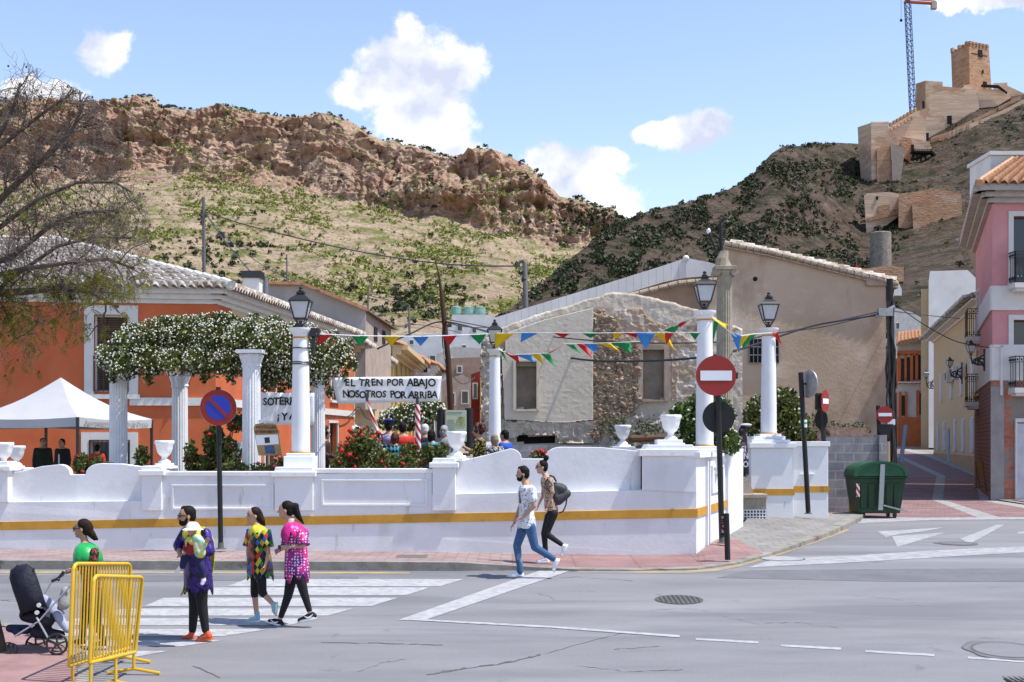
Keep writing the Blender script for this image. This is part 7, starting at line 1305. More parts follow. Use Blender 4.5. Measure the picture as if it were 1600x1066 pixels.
class Fig:
    def __init__(s, label, d, zt=None, yaw=180, skin=None, group=None, loc=None, k=1.0, cat='person', name='person'):
        s.d = d; s.zt = zt; s.f = Vector((math.cos(R(yaw)), math.sin(R(yaw)), 0)); s.s = Vector((-s.f.y, s.f.x, 0)); s.yaw = R(yaw); s.k = k; s.skin = skin or m_skin; s.t = thing(name, label, cat, loc or W(zt[0], zt[1], d), group); s.b = MB()
    def P(s, u, v, dy=0): return W(s.zt[0]+u/s.zt[2], s.zt[1]+v/s.zt[2], s.d+dy)
    def head(s, c, fy=None, tilt=0):
        k = s.k; f = s.f if fy is None else Vector((math.cos(R(fy)), math.sin(R(fy)), 0)); sd = Vector((-f.y, f.x, 0)); z = Vector((0,0,1)); y = math.atan2(f.y, f.x); s.hf, s.hs, s.hc, s.hy = f, sd, c, y; b = s.b
        b.ell(c+z*.028*k, .098*k, .078*k, .098*k, y, 16, 12); b.ell(c-z*.03*k+f*.012*k, .08*k, .066*k, .07*k, y, 14, 10); b.ell(c+f*.035*k-z*.07*k, .05*k, .05*k, .045*k, y, 12, 8)
        b.cap(c+f*.085*k+z*.012*k, c+f*.112*k-z*.025*k, .009*k, .014*k, 8); b.ell(c+f*.077*k+z*.03*k, .018*k, .055*k, .012*k, y); b.ell(c+f*.078*k-z*.058*k, .014*k, .028*k, .009*k, y); b.ell(c+f*.07*k-z*.09*k, .02*k, .024*k, .018*k, y)
        for q in (-1, 1): b.ell(c+sd*.077*k*q-f*.005*k-z*.008*k, .02*k, .010*k, .033*k, y); b.ell(c+f*.055*k+sd*.036*k*q-z*.02*k, .02*k, .022*k, .02*k, y)
        return s
    def face(s, glasses=None, beard=None):
        k = s.k; z = Vector((0,0,1)); e = MB()
        for q in (-1, 1): e.ell(s.hc+s.hf*.086*k+s.hs*.032*k*q+z*.012*k, .009*k, .014*k, .008*k, s.hy, 8, 6)
        e.build('eyes', M('eye_dark', (.02,.015,.012), rough=.3, bump=0), s.t, smooth=True)
        br = MB()
        for q in (-1, 1): br.cap(s.hc+s.hf*.094*k+s.hs*.015*k*q+z*.036*k, s.hc+s.hf*.084*k+s.hs*.052*k*q+z*.036*k, .006*k, .004*k, 6)
        br.build('eyebrows', m_hairk, s.t, smooth=True); lp = MB(); lp.ell(s.hc+s.hf*.088*k-z*.058*k, .009*k, .024*k, .008*k, s.hy); lp.build('lips', M('lips', (.33,.10,.085), bump=0), s.t, smooth=True)
        if glasses:
            g = MB()
            for q in (-1, 1): g.ell(s.hc+s.hf*.102*k+s.hs*.034*k*q+z*.010*k, .008*k, .027*k, .018*k, s.hy, 12, 8); g.tube([s.hc+s.hf*.098*k+s.hs*.066*k*q+z*.014*k, s.hc+s.hs*.084*k*q+z*.012*k], .004*k, 6)
            g.tube([s.hc+s.hf*.108*k-s.hs*.02*k+z*.014*k, s.hc+s.hf*.108*k+s.hs*.02*k+z*.014*k], .004*k, 6); g.build('glasses', glasses, s.t, smooth=True)
        if beard:
            g = MB(); g.ell(s.hc+s.hf*.045*k-z*.075*k, .055*k, .058*k, .045*k, s.hy, 12, 8); g.ell(s.hc+s.hf*.094*k-z*.044*k, .010*k, .03*k, .008*k, s.hy); g.cap(s.hc+s.hf*.01*k+s.hs*.066*k-z*.02*k, s.hc+s.hf*.03*k+s.hs*.05*k-z*.08*k, .018*k, .022*k); g.cap(s.hc+s.hf*.01*k-s.hs*.066*k-z*.02*k, s.hc+s.hf*.03*k-s.hs*.05*k-z*.08*k, .018*k, .022*k); rbuild(g, 'beard', beard, s.t, .008, 2)
    def hair(s, mat, pieces=(), cover=1.0, name='hair'):
        k = s.k; z = Vector((0,0,1)); g = MB(); g.ell(s.hc+z*.045*k-s.hf*.018*k, .098*k*cover, .086*k*cover, .092*k*cover, s.hy, 16, 12); g.ell(s.hc-s.hf*.045*k+z*.0*k, .07*k, .079*k, .085*k, s.hy, 14, 10)
        for p in pieces: g.cap(*p)
        return rbuild(g, name, mat, s.t, .010, 3)
    def torso(s, hip, neck, w=1.0, dp=1.0, grow=0.0, b=None, t0=-.06, t1=1.04, prof=None, lean=None):
        b = b or s.b; pr = prof or [(-.06,.155,.115),(.0,.168,.12),(.18,.16,.108),(.36,.135,.098),(.58,.152,.115),(.76,.172,.12),(.88,.165,.10),(.95,.12,.075),(1.04,.062,.062)]
        rl = []
        for t, a, c in pr:
            if t < t0-.001 or t > t1+.001: continue
            p = hip.lerp(neck, t); rl.append((p, (c*dp+grow)*s.k, (a*w+grow)*s.k, s.yaw))
        b.rings(rl, 22); return b
    def limb(s, pts, rad, b=None, grow=0.0):
        b = b or s.b
        for i in range(len(pts)-1): b.cap(pts[i], pts[i+1], (rad[i]+grow)*s.k, (rad[i+1]+grow)*s.k, 12)
        return b
    def hand(s, wr, dv, pn, curl=.5, thumb=1):
        """dv: direction of the hand, pn: direction the palm faces"""
        k = s.k; dv = dv.normalized(); sd = dv.cross(pn).normalized()*thumb; pn = sd.cross(dv).normalized()*thumb; b = s.b
        if pn.dot(sd.cross(dv)) < 0: pass
        for q in (-.024, -.008, .008, .024): b.cap(wr+sd*q*.6*k, wr+dv*.082*k+sd*q*k, .014*k, .0125*k, 8)
        for i, (q, L) in enumerate(((-.029,.062),(-.0095,.074),(.0095,.079),(.029,.070))):
            a = wr+dv*.085*k+sd*q*k; d1 = (dv+pn*curl*.5+sd*q*2).normalized(); d2 = (dv+pn*curl*1.4+sd*q*2).normalized(); m_ = a+d1*L*.5*k; e = m_+d2*L*.5*k; b.cap(a, m_, .0088*k, .0082*k, 8); b.cap(m_, e, .0082*k, .007*k, 8)
        a = wr+dv*.02*k+sd*.022*k; m_ = a+(dv*.6+sd*.8+pn*.3).normalized()*.038*k; b.cap(a, m_, .013*k, .010*k, 8); b.cap(m_, m_+(dv*.9+sd*.25+pn*.4).normalized()*.03*k, .010*k, .008*k, 8)
    def arm(s, sh, el, wr, ha, pn=(0,1,0), curl=.6, r=(.048,.037,.026), sleeve=None, to=1.0, thumb=1):
        s.limb([sh, el, wr], r); s.hand(wr, ha-wr, V3(pn), curl, thumb)
    def leg(s, hp, kn, an, r=(.082,.055,.037)):
        s.limb([hp, kn, an], r); m_ = kn.lerp(an, .3); s.b.cap(kn.lerp(an,.12), kn.lerp(an,.5), .052*s.k*r[1]/.055, .046*s.k*r[1]/.055, 12)
    def foot(s, heel, toe, mat, sole=None, ankle=None):
        k = s.k; dv = (toe-heel).normalized(); g = MB(); up = Vector((0,0,1)); up = (up-dv*up.dot(dv)).normalized(); q = heel+dv*.045*k+up*.042*k; w_ = toe-dv*.04*k+up*.030*k
        g.cap(q, w_, .040*k, .031*k, 12); g.cap(heel+dv*.05*k+up*.055*k, heel+dv*.13*k+up*.045*k, .042*k, .038*k, 12)
        sd = dv.cross(up); g.cap(w_+sd*.018*k, w_-sd*.018*k, .027*k, .024*k, 10)
        if ankle is not None: g.cap(heel+dv*.055*k+up*.06*k, (heel+dv*.05*k+up*.05*k).lerp(ankle, .8), .041*k, .038*k, 12)
        o = rbuild(g, 'shoe', mat, s.t, .009, 2)
        if sole:
            h = MB(); pts = []; n = 10
            L_ = (toe-heel).length
            for sx in (-1, 1):
                for i in range(n+1): q_ = i/n; ww = .037*k*(1-.25*math.cos(q_*6.0+.4)*.6)*min(1, math.sqrt(max(0,1-(2*q_-1)**8))+.05); pts.append((q_, sx*ww))
            ring = [p for p in pts[:n+1]]+[p for p in pts[n+1:]][::-1]; A = [heel+dv*(p[0]*L_)+sd*p[1]+up*.002 for p in ring]; B = [p+up*.024*k for p in A]; m = len(A); h.add(A+B, [tuple(range(m)), tuple(range(2*m-1,m-1,-1))]+[(i,(i+1)%m,(i+1)%m+m,i+m) for i in range(m)]); h.build('sole', sole, o)
        return o
    def body(s, vox=.0085): return rbuild(s.b, 'body', s.skin, s.t, vox, 3)
    def wear(s, name, mb, mat, vox=.011, sm=4): return rbuild(mb, name, mat, s.t, vox, sm)
def shell(fig, name, rl, mat, zig=.06, n=40, th=.008, sub=None):
    """open garment: rings, ragged hem"""
    b = MB(); vs = []; m = len(rl)
    for i, (c, a, bb_, yaw) in enumerate(rl):
        ca, sa = math.cos(yaw), math.sin(yaw)
        for k in range(n):
            q = 2*math.pi*k/n; fold = 1+.05*(i/m)*math.sin(6*q+i*.6); x, y = a*fold*math.cos(q), bb_*fold*math.sin(q); ph = (k % 5)/5; tri = 1-abs(2*ph-1); dz = -zig*tri*2*(1 if (k//5) % 2 else .6) if i == m-1 else 0
            vs.append((c[0]+x*ca-y*sa, c[1]+x*sa+y*ca, c[2]+dz))
    b.add(vs, [(i*n+k, i*n+(k+1)%n, (i+1)*n+(k+1)%n, (i+1)*n+k) for i in range(m-1) for k in range(n)])
    o = b.build(name, mat, fig.t, smooth=True); s_ = o.modifiers.new('t', 'SOLIDIFY'); s_.thickness = th; return o
# --- man in the speckled white T-shirt and jeans ---
def man_jeans():
    g = Fig('man in speckled white t-shirt and blue jeans stepping off the kerb', 21.0, (770,690,4.6375), 184); P = g.P
    hc = P(217,238); nk = P(243,300); hip = P(245,603); shN, elN, wrN, haN = P(285,350,-.17), P(300,470,-.22), P(215,548,-.2), P(140,572,-.2); shF, elF, wrF, haF = P(245,345,.17), P(195,480,.2), P(155,590,.2), P(125,632,.2)
    g.head(hc); g.limb([hc-Vector((0,0,.05)), nk+Vector((0,0,-.02))], (.055,.06)); g.torso(hip, nk, .98, .95); g.limb([shF, shN], (.055,.055))
    g.arm(shN, elN, wrN, haN, (.3,0,-1), .7, thumb=-1); g.arm(shF, elF, wrF, haF, (.3,0,-1), .9)
    hN, kN, aN = P(270,615,-.09), P(305,765,-.09), P(448,855,-.1); hF, kF, aF = P(222,615,.09), P(175,755,.1), P(198,930,.1); g.leg(hN, kN, aN); g.leg(hF, kF, aF); g.body()
    j = MB(); g.limb([hN, kN, P(440,850,-.1)], (.092,.068,.052), j); g.limb([hF, kF, P(197,920,.1)], (.092,.068,.05), j); g.torso(hip, nk, 1, 1, .012, j, t1=.19); g.limb([P(197,905,.1), P(197,945,.1)], (.054,.058), j); g.wear('jeans', j, overlay(cloth('denim', (.035,.085,.19), col2=(.06,.13,.26), bscale=9), (.20,.30,.42), 3.2, .52, .66))
    g.foot(P(488,852,-.1), P(448,950,-.1), m_sw, m_sw, P(450,860,-.1)); g.foot(P(228,972,.1), P(100,986,.1), m_sw, m_sw, P(200,930,.1))
    s_ = MB(); g.torso(hip, nk, 1.02, 1.05, .018, s_, t0=-.06, t1=.96); g.torso(hip.lerp(nk,-.02), nk, 1.02, 1.12, .022, s_, t0=-.06, t1=.2); g.limb([shN, shN.lerp(elN,.55)], (.068,.070), s_); g.limb([shF, shF.lerp(elF,.6)], (.065,.068), s_); g.limb([shF, shN], (.066,.066), s_)
    m = cloth('speckled_tshirt', (.66,.67,.70), bscale=10); overlay(m, (.06,.07,.09), 42, .60, .63, 1); g.wear('tshirt', s_, m)
    p = MB(); c = P(197,400,-.0); q0 = hip.lerp(nk,.72); o = q0+g.f*.155; p.add([o+Vector((0,-.075,.1)),o+Vector((0,.06,.1)),o+Vector((-.0,.06,-.1)),o+Vector((-.0,-.075,-.1))], [(0,1,2,3)]); p2 = MB(); p2.box(P(203,402,-.0)+Vector((0,-.10,0)), (.055,.05,.19)); p2.build('shirt_print', M('print_dark', (.03,.02,.02), var=.6, scale=12, col2=(.25,.05,.04), bump=0), g.t)
    g.face(beard=m_hairk); z = Vector((0,0,1)); g.hair(m_hairk, [(hc+g.hf*.05+z*.10, hc-g.hf*.03+z*.11, .035,.04,10)])
man_jeans()
def woman_backpack():
    g = Fig('woman in black trousers and floral top with hair bun and grey backpack', 22.3, (770,690,4.6375), 186, m_skin2); P = g.P; g.k = .97
    hc = P(355,188); nk = P(385,243); hip = P(425,488); shN, elN, wrN, haN = P(415,285,-.15), P(432,375,-.18), P(393,478,-.17), P(382,545,-.17); shF, elF, wrF, haF = P(380,280,.15), P(365,390,.18), P(335,450,.18), P(328,475,.18)
    g.head(hc); g.limb([hc-Vector((0,0,.05)), nk-Vector((0,0,.02))], (.044,.05)); g.torso(hip, nk, .85, .82); g.limb([shF, shN], (.045,.045)); g.arm(shN, elN, wrN, haN, (-1,.2,0), .5, (.038,.031,.022), thumb=-1); g.arm(shF, elF, wrF, haF, (-.5,0,-1), .6, (.038,.031,.022))
    hN, kN, aN = P(440,520,-.085), P(388,668,-.09), P(505,752,-.09); hF, kF, aF = P(415,520,.085), P(372,665,.1), P(387,850,.1); g.leg(hN, kN, aN, (.078,.05,.034)); g.leg(hF, kF, aF, (.078,.05,.034)); g.body()
    j = MB(); g.limb([hN, kN, P(497,745,-.09)], (.088,.060,.042), j); g.limb([hF, kF, P(386,835,.1)], (.088,.060,.042), j); g.torso(hip, nk, .86, .92, .012, j, t1=.19); g.wear('trousers', j, m_leg)
    g.foot(P(547,748,-.09), P(505,842,-.09), m_sw, m_sw, P(508,755,-.09)); g.foot(P(412,872,.1), P(308,884,.1), m_sw, m_sw, P(388,850,.1))
    s_ = MB(); g.torso(hip, nk, .87, .88, .016, s_, t1=.95); g.limb([shN, shN.lerp(elN,.92)], (.052,.046), s_); g.limb([shF, shF.lerp(elF,.9)], (.052,.046), s_); g.limb([shF, shN], (.05,.05), s_); g.wear('floral_top', s_, pattern('floral_beige', [(.10,.06,.04),(.42,.32,.22),(.50,.42,.32),(.35,.05,.04)], 26, 'noise', .8))
    g.face(glasses=M('sunglasses', (.01,.01,.012), rough=.1, bump=0, spec=.6)); z = Vector((0,0,1)); g.hair(m_hairk, [(hc-g.hf*.055+z*.11, P(387,118), .03,.045,10),(P(387,118),P(386,117),.052,.052,10)])
    bp = MB(); bp.cap(P(455,330,-.03), P(500,345,-.03), .09,.10); bp.cap(P(470,415,-.03), P(535,378,-.03), .12,.08); bp.cap(P(450,400,-.03), P(455,340,-.03), .10,.09); bm_ = g.wear('backpack', bp, cloth('backpack_grey', (.05,.05,.055), rough=.6, bscale=7)); st = MB(); st.tube([P(398,268,-.18),P(380,300,-.2),P(400,350,-.2),P(440,400,-.16)],.014,6); st.tube([P(410,245,-.1),P(440,255,-.1),P(460,290,-.08)],.016,6); st.tube([P(540,385,-.05),P(530,460,-.05),P(510,505,-.05),P(480,520,-.05)],.014,6); st.build('strap', m_blk, bm_)
    br = MB(); br.tube([wrN+Vector((-.03,0,.01)),wrN+Vector((0,-.035,.01)),wrN+Vector((.03,0,.01)),wrN+Vector((0,.035,.01)),wrN+Vector((-.03,0,.01))], .006, 6); br.build('bracelet', m_red, g.t)
woman_backpack()
# --- girl in the harlequin poncho ---
def girl():
    g = Fig('girl in many coloured harlequin tunic and black knee leggings on the crosswalk', 17.4, (240,770,4.264), 200, m_skin2); g.k = .93; P = g.P
    hc = P(668,155); nk = P(690,215); hip = P(702,500); shN, elN, wrN, haN = P(752,262,-.14), P(765,400,-.19), P(745,480,-.19), P(738,535,-.19); shF, elF, wrF, haF = P(650,260,.14), P(628,390,.17), P(630,460,.17), P(632,500,.17)
    g.head(hc, 205); g.limb([hc-Vector((0,0,.05)), nk-Vector((0,0,.02))], (.042,.048)); g.torso(hip, nk, .82, .8); g.limb([shF, shN], (.042,.042)); g.arm(shN, elN, wrN, haN, (-1,.2,0), .6, (.036,.029,.021), thumb=-1); g.arm(shF, elF, wrF, haF, (-1,0,0), .6, (.036,.029,.021))
    hF, kF, aF = P(682,540,.08), P(672,665,.08), P(688,820,.08); hN, kN, aN = P(715,540,-.08), P(725,665,-.08), P(800,745,-.08); g.leg(hN, kN, aN, (.074,.05,.033)); g.leg(hF, kF, aF, (.074,.05,.033)); g.body()
    j = MB(); g.limb([hN, kN, kN.lerp(aN,.12)], (.082,.062,.060), j); g.limb([hF, kF, kF.lerp(aF,.10)], (.082,.062,.060), j); g.torso(hip, nk, .84, .86, .012, j, t1=.19); g.wear('leggings', j, m_leg)
    tq = cloth('turquoise_canvas', (.30,.52,.52), rough=.8); g.foot(P(830,728,-.08), P(822,820,-.08), tq, m_sw, P(800,750,-.08)); g.foot(P(710,862,.08), P(604,872,.08), tq, m_sw, P(690,815,.08)); sk = MB(); sk.cap(P(690,800,.08), P(692,840,.08), .036,.038); sk.cap(P(798,742,-.08), P(812,755,-.08), .036,.036); sk.build('socks', M('sock_blue', (.3,.45,.6), bump=0), g.t, smooth=True)
    m = pattern('harlequin', [(.01,.01,.01),(.55,.42,.02),(.01,.01,.012),(.45,.03,.02),(.02,.08,.35),(.02,.02,.02),(.02,.22,.06),(.50,.42,.03)], 17, 'diamond')
    c = lambda u, v, dy=0: P(u, v, dy); y = g.yaw
    shell(g, 'tunic', [(c(695,225),.06,.07,y),(c(698,262),.10,.19,y),(c(700,320),.135,.20,y),(c(703,400),.15,.19,y),(c(708,480),.165,.20,y),(c(712,530),.175,.21,y)], m, .07)
    for a, e in ((shN, elN),(shF, elF)): q = MB(); q.tube([a+Vector((0,0,.03)), a.lerp(e,.5), a.lerp(e,.72)], [.062,.075,.085], 14, cap=False); o = q.build('sleeve', m, g.t, smooth=True); s_ = o.modifiers.new('t','SOLIDIFY'); s_.thickness = .006
    shell(g, 'yellow_collar', [(c(692,212),.055,.06,y),(c(696,236),.10,.15,y),(c(698,256),.135,.205,y)], cloth('satin_yellow', (.62,.55,.05), rough=.35), .05, 40)
    g.face(); z = Vector((0,0,1)); g.hair(m_hairb, [(hc-g.hf*.06+z*.02, P(725,190,.0), .065,.04,10),(P(715,180,.02),P(738,215,.03),.05,.02,10)])
girl()
def pink_woman():
    g = Fig('woman in pink dotted tunic with pointed collar and black leggings, hair tied back', 17.2, (240,770,4.264), 176, m_skin2); g.k = .98; P = g.P
    hc = P(882,118); nk = P(918,190); hip = P(950,500); shN, elN, wrN, haN = P(985,265,-.15), P(1000,352,-.2), P(905,362,-.2), P(850,368,-.17); shF, elF, wrF, haF = P(890,262,.15), P(890,350,.1), P(858,372,-.02), P(830,385,-.06)
    g.head(hc, 178); g.limb([hc-Vector((0,0,.05)), nk-Vector((0,0,.02))], (.044,.05)); g.torso(hip, nk, .86, .86); g.limb([shF, shN], (.045,.045)); g.arm(shN, elN, wrN, haN, (0,1,-.3), .8, (.04,.033,.023)); g.arm(shF, elF, wrF, haF, (0,-1,-.3), .8, (.04,.033,.023))
    hF, kF, aF = P(925,540,.08), P(895,690,.08), P(845,835,.08); hN, kN, aN = P(968,540,-.08), P(1000,660,-.08), P(1040,795,-.08); g.leg(hN, kN, aN, (.08,.052,.035)); g.leg(hF, kF, aF, (.08,.052,.035)); g.body()
    j = MB(); g.limb([hN, kN, P(1038,785,-.08)], (.088,.062,.040), j); g.limb([hF, kF, P(848,825,.08)], (.088,.062,.040), j); g.torso(hip, nk, .87, .92, .012, j, t1=.19); g.wear('leggings', j, m_leg)
    for h, t_, a in ((P(1088,832,-.08), P(958,868,-.08), aN),(P(858,893,.08), P(752,862,.08), aF)):
        o = g.foot(h, t_, m_leg, m_sw, h.lerp(a,.3)); q = MB(); dv = (t_-h).normalized(); P_ = [h+dv*x+Vector((0,-.043,.035+zz)) for x, zz in ((.05,.025),(.09,.0),(.12,-.002),(.17,.03))]; q.tube(P_, [.004,.012,.010,.002], 6); q.build('white_mark', m_sw, o)
    m = pattern('pink_dotted', [(.50,.02,.20),(.16,.02,.22),(.75,.60,.70)], 26, 'dots'); y = g.yaw; c = P
    shell(g, 'tunic', [(c(925,205),.06,.07,y),(c(945,245),.12,.19,y),(c(948,320),.14,.19,y),(c(950,400),.15,.18,y),(c(953,480),.165,.19,y),(c(955,530),.175,.20,y)], m, .085)
    for a, e in ((shN, elN),(shF, elF)): q = MB(); q.tube([a+Vector((0,0,.03)), a.lerp(e,.6), a.lerp(e,1.0)], [.065,.075,.088], 14, cap=False); o = q.build('sleeve', m, g.t, smooth=True); s_ = o.modifiers.new('t','SOLIDIFY'); s_.thickness = .006
    shell(g, 'pointed_collar', [(c(920,188),.05,.055,y),(c(930,215),.12,.16,y),(c(940,250),.18,.24,y)], cloth('satin_pink', (.62,.03,.24), rough=.35), .10, 40)
    q = MB(); q.rings([(nk+Vector((0,0,.015)),.055,.055,0),(nk+Vector((0,0,.04)),.052,.052,0)], 16); q.build('white_neckline', m_sw, g.t); q = MB(); q.box(P(838,362,-.12), (.03,.05,.05)); q.build('phone', m_blk, g.t)
    g.face(); z = Vector((0,0,1)); g.hair(m_hairk, [(hc-g.hf*.06+z*.04, P(945,90), .07,.05,10),(P(940,95),P(960,150,.0),.055,.045,10),(P(960,150),P(998,205,.02),.045,.012,10)])
pink_woman()
# --- man carrying a baby ---
def man_baby():
    g = Fig('bearded man in purple tunic and yellow cape carrying a baby, with orange trainers', 16.35, (240,770,4.264), 200); P = g.P; g.k = 1.03
    hc = P(222,158); nk = P(262,222); hip = P(295,520); shN, elN, wrN, haN = P(345,275,-.14), P(372,390,-.22), P(300,405,-.30), P(225,430,-.33); shF, elF, wrF, haF = P(215,265,.17), P(165,350,.12), P(175,410,-.02), P(205,430,-.16)
    g.head(hc, 205); g.limb([hc-Vector((0,0,.05)), nk-Vector((0,0,.02))], (.055,.06)); g.torso(hip, nk, 1.0, 1.0); g.limb([shF, shN], (.055,.055)); g.arm(shN, elN, wrN, haN, (0,1,.5), .7, (.05,.042,.03)); g.arm(shF, elF, wrF, haF, (0,-1,.5), .7, (.05,.042,.03))
    hF, kF, aF = P(275,590,.09), P(272,740,.09), P(258,920,.09); hN, kN, aN = P(312,590,-.09), P(322,740,-.09), P(348,920,-.09); g.leg(hN, kN, aN, (.09,.06,.04)); g.leg(hF, kF, aF, (.09,.06,.04)); g.body()
    j = MB(); g.limb([hN, kN, P(346,915,-.09)], (.10,.07,.048), j); g.limb([hF, kF, P(259,915,.09)], (.10,.07,.048), j); g.torso(hip, nk, 1, 1, .012, j, t1=.19); g.wear('leggings', j, m_leg)
    m_os = M('trainer_orange', (.62,.09,.03), rough=.5, var=.15, scale=30, bump=0)
    for h, t_, a in ((P(280,985,.09), P(176,1000,.09), aF),(P(398,978,-.09), P(284,992,-.09), aN)):
        o = g.foot(h, t_, m_os, m_os, a); q = MB(); dv = (t_-h).normalized()
        for x in (.08,.11,.14): q.tube([h+dv*x+Vector((0,-.045,.03)), h+dv*(x+.03)+Vector((0,-.042,.065))], .004, 5)
        q.build('black_stripes', m_blk, o)
    mp = pattern('purple_satin', [(.035,.015,.17),(.012,.01,.03),(.055,.02,.28)], 8, 'noise', .35); my = cloth('cape_yellow', (.62,.58,.04), rough=.35); y = g.yaw; c = P
    shell(g, 'tunic', [(c(265,225),.07,.08,y),(c(275,265),.13,.21,y),(c(285,350),.155,.21,y),(c(292,440),.16,.20,y),(c(297,540),.17,.205,y),(c(300,620),.18,.21,y)], mp, .07)
    s_ = MB(); g.limb([shN, elN, elN.lerp(wrN,.3)], (.075,.07,.06), s_); g.limb([shF, elF, elF.lerp(wrF,.3)], (.075,.068,.06), s_); g.wear('sleeves', s_, mp)
    b = MB(); V = []; n = 12
    for i, (u0, v0, w_, dy) in enumerate(((300,225,45,.02),(330,262,60,.05),(352,330,62,.08),(360,420,56,.1),(358,500,54,.12),(352,570,50,.12),(362,640,34,.12))):
        for k in range(n+1): q = k/n-.5; V.append(P(u0+q*w_*1.6, v0+8*math.sin(k*1.9)*(i > 4)*2, dy+.05*math.sin(k*1.7+i)))
    b.add(V, [(i*(n+1)+k,i*(n+1)+k+1,(i+1)*(n+1)+k+1,(i+1)*(n+1)+k) for i in range(6) for k in range(n)]); o = b.build('cape', my, g.t, smooth=True); s_ = o.modifiers.new('t','SOLIDIFY'); s_.thickness = .008
    b = MB(); V = []
    for i, (u, v, w_) in enumerate(((212,440,10),(212,500,22),(218,560,28),(222,610,28),(205,650,18),(180,688,4))):
        for k in range(5): V.append(P(u+(k/4-.5)*w_*1.4, v, -.02+.03*math.sin(k*2+i)))
    b.add(V, [(i*5+k,i*5+k+1,(i+1)*5+k+1,(i+1)*5+k) for i in range(5) for k in range(4)]); b.build('cape_tail', my, g.t, smooth=True)
    shell(g, 'ragged_collar', [(c(268,218),.06,.07,y),(c(280,245),.15,.20,y),(c(290,268),.18,.25,y)], my, .06, 40)
    g.face(glasses=M('spectacles', (.02,.02,.025), rough=.2, bump=0), beard=m_hairk); z = Vector((0,0,1)); g.hair(m_hairk, [(hc-g.hf*.03+z*.09, hc+g.hf*.04+z*.1, .05,.04,10)])
    # the baby
    q = Fig('baby in white sun hat and red and yellow costume held by the bearded man', 16.0, (240,770,4.264), 215, m_skin2, name='baby', cat='baby'); q.k = .62; P = q.P
    hc = P(262,250,-.02); nk = P(272,292); hip = P(268,415,.0); q.head(hc, 215); q.limb([hc-Vector((0,0,.03)), nk-Vector((0,0,.02))], (.05,.055)); q.torso(hip, nk, 1.0, 1.05)
    sN, eN, wN = P(300,310,-.09), P(330,350,-.12), P(345,330,-.14); sF, eF, wF = P(245,305,.08), P(225,350,.06), P(215,380,.02); q.arm(sN, eN, wN, wN+(wN-eN), (0,-1,0), .6, (.05,.042,.032)); q.arm(sF, eF, wF, wF+(wF-eF), (0,-1,0), .6, (.05,.042,.032)); q.limb([sN, sF], (.05,.05))
    hN, kN, aN = P(290,425,-.07), P(322,500,-.09), P(332,572,-.08); hF, kF, aF = P(240,425,.06), P(205,440,.0), P(190,505,-.02); q.leg(hN, kN, aN, (.09,.07,.05)); q.leg(hF, kF, aF, (.09,.07,.05)); q.body(.007)
    j = MB(); q.limb([hN, kN, P(330,560,-.08)], (.10,.08,.062), j); q.limb([hF, kF, P(192,495,-.02)], (.10,.08,.062), j); q.torso(hip, nk, 1, 1, .02, j, t1=.3); q.wear('trousers', j, cloth('navy_cloth', (.02,.02,.08)))
    s_ = MB(); q.torso(hip, nk, 1.05, 1.05, .02, s_, t0=.0, t1=.95); q.limb([sF, eF, wF], (.075,.07,.06), s_); q.wear('red_jacket', s_, cloth('baby_red', (.30,.02,.03))); s_ = MB(); q.limb([sN, eN, eN.lerp(wN,.5)], (.09,.085,.07), s_); q.limb([P(285,300,-.08),P(310,400,-.1)], (.09,.12), s_); q.wear('satin_sleeve', s_, pattern('satin_mixed', [(.55,.52,.10),(.15,.45,.55),(.55,.50,.10),(.6,.6,.4)], 9, 'noise', .3))
    shell(q, 'yellow_collar', [(P(270,285),.045,.05,0),(P(270,300),.09,.11,0),(P(272,318),.11,.14,0)], cloth('baby_yellow', (.60,.52,.12), rough=.4), .045, 30, .004)
    q.face(); h = MB(); z = Vector((0,0,1)); c = hc+z*.02; h.rings([(c-z*.012,.135,.125,q.hy),(c+z*.012,.09,.08,q.hy),(c+z*.05,.078,.070,q.hy),(c+z*.078,.05,.045,q.hy),(c+z*.085,.01,.01,q.hy)], 24); h.build('sun_hat', m_sw, q.t, smooth='auto')
    for (h0, t0, a) in ((P(358,575,-.08), P(345,625,-.09), aN),(P(200,500,-.02), P(160,555,-.02), aF)): q.foot(h0, t0+Vector((-.03,0,-.0)), m_sw, None, a)
man_baby()
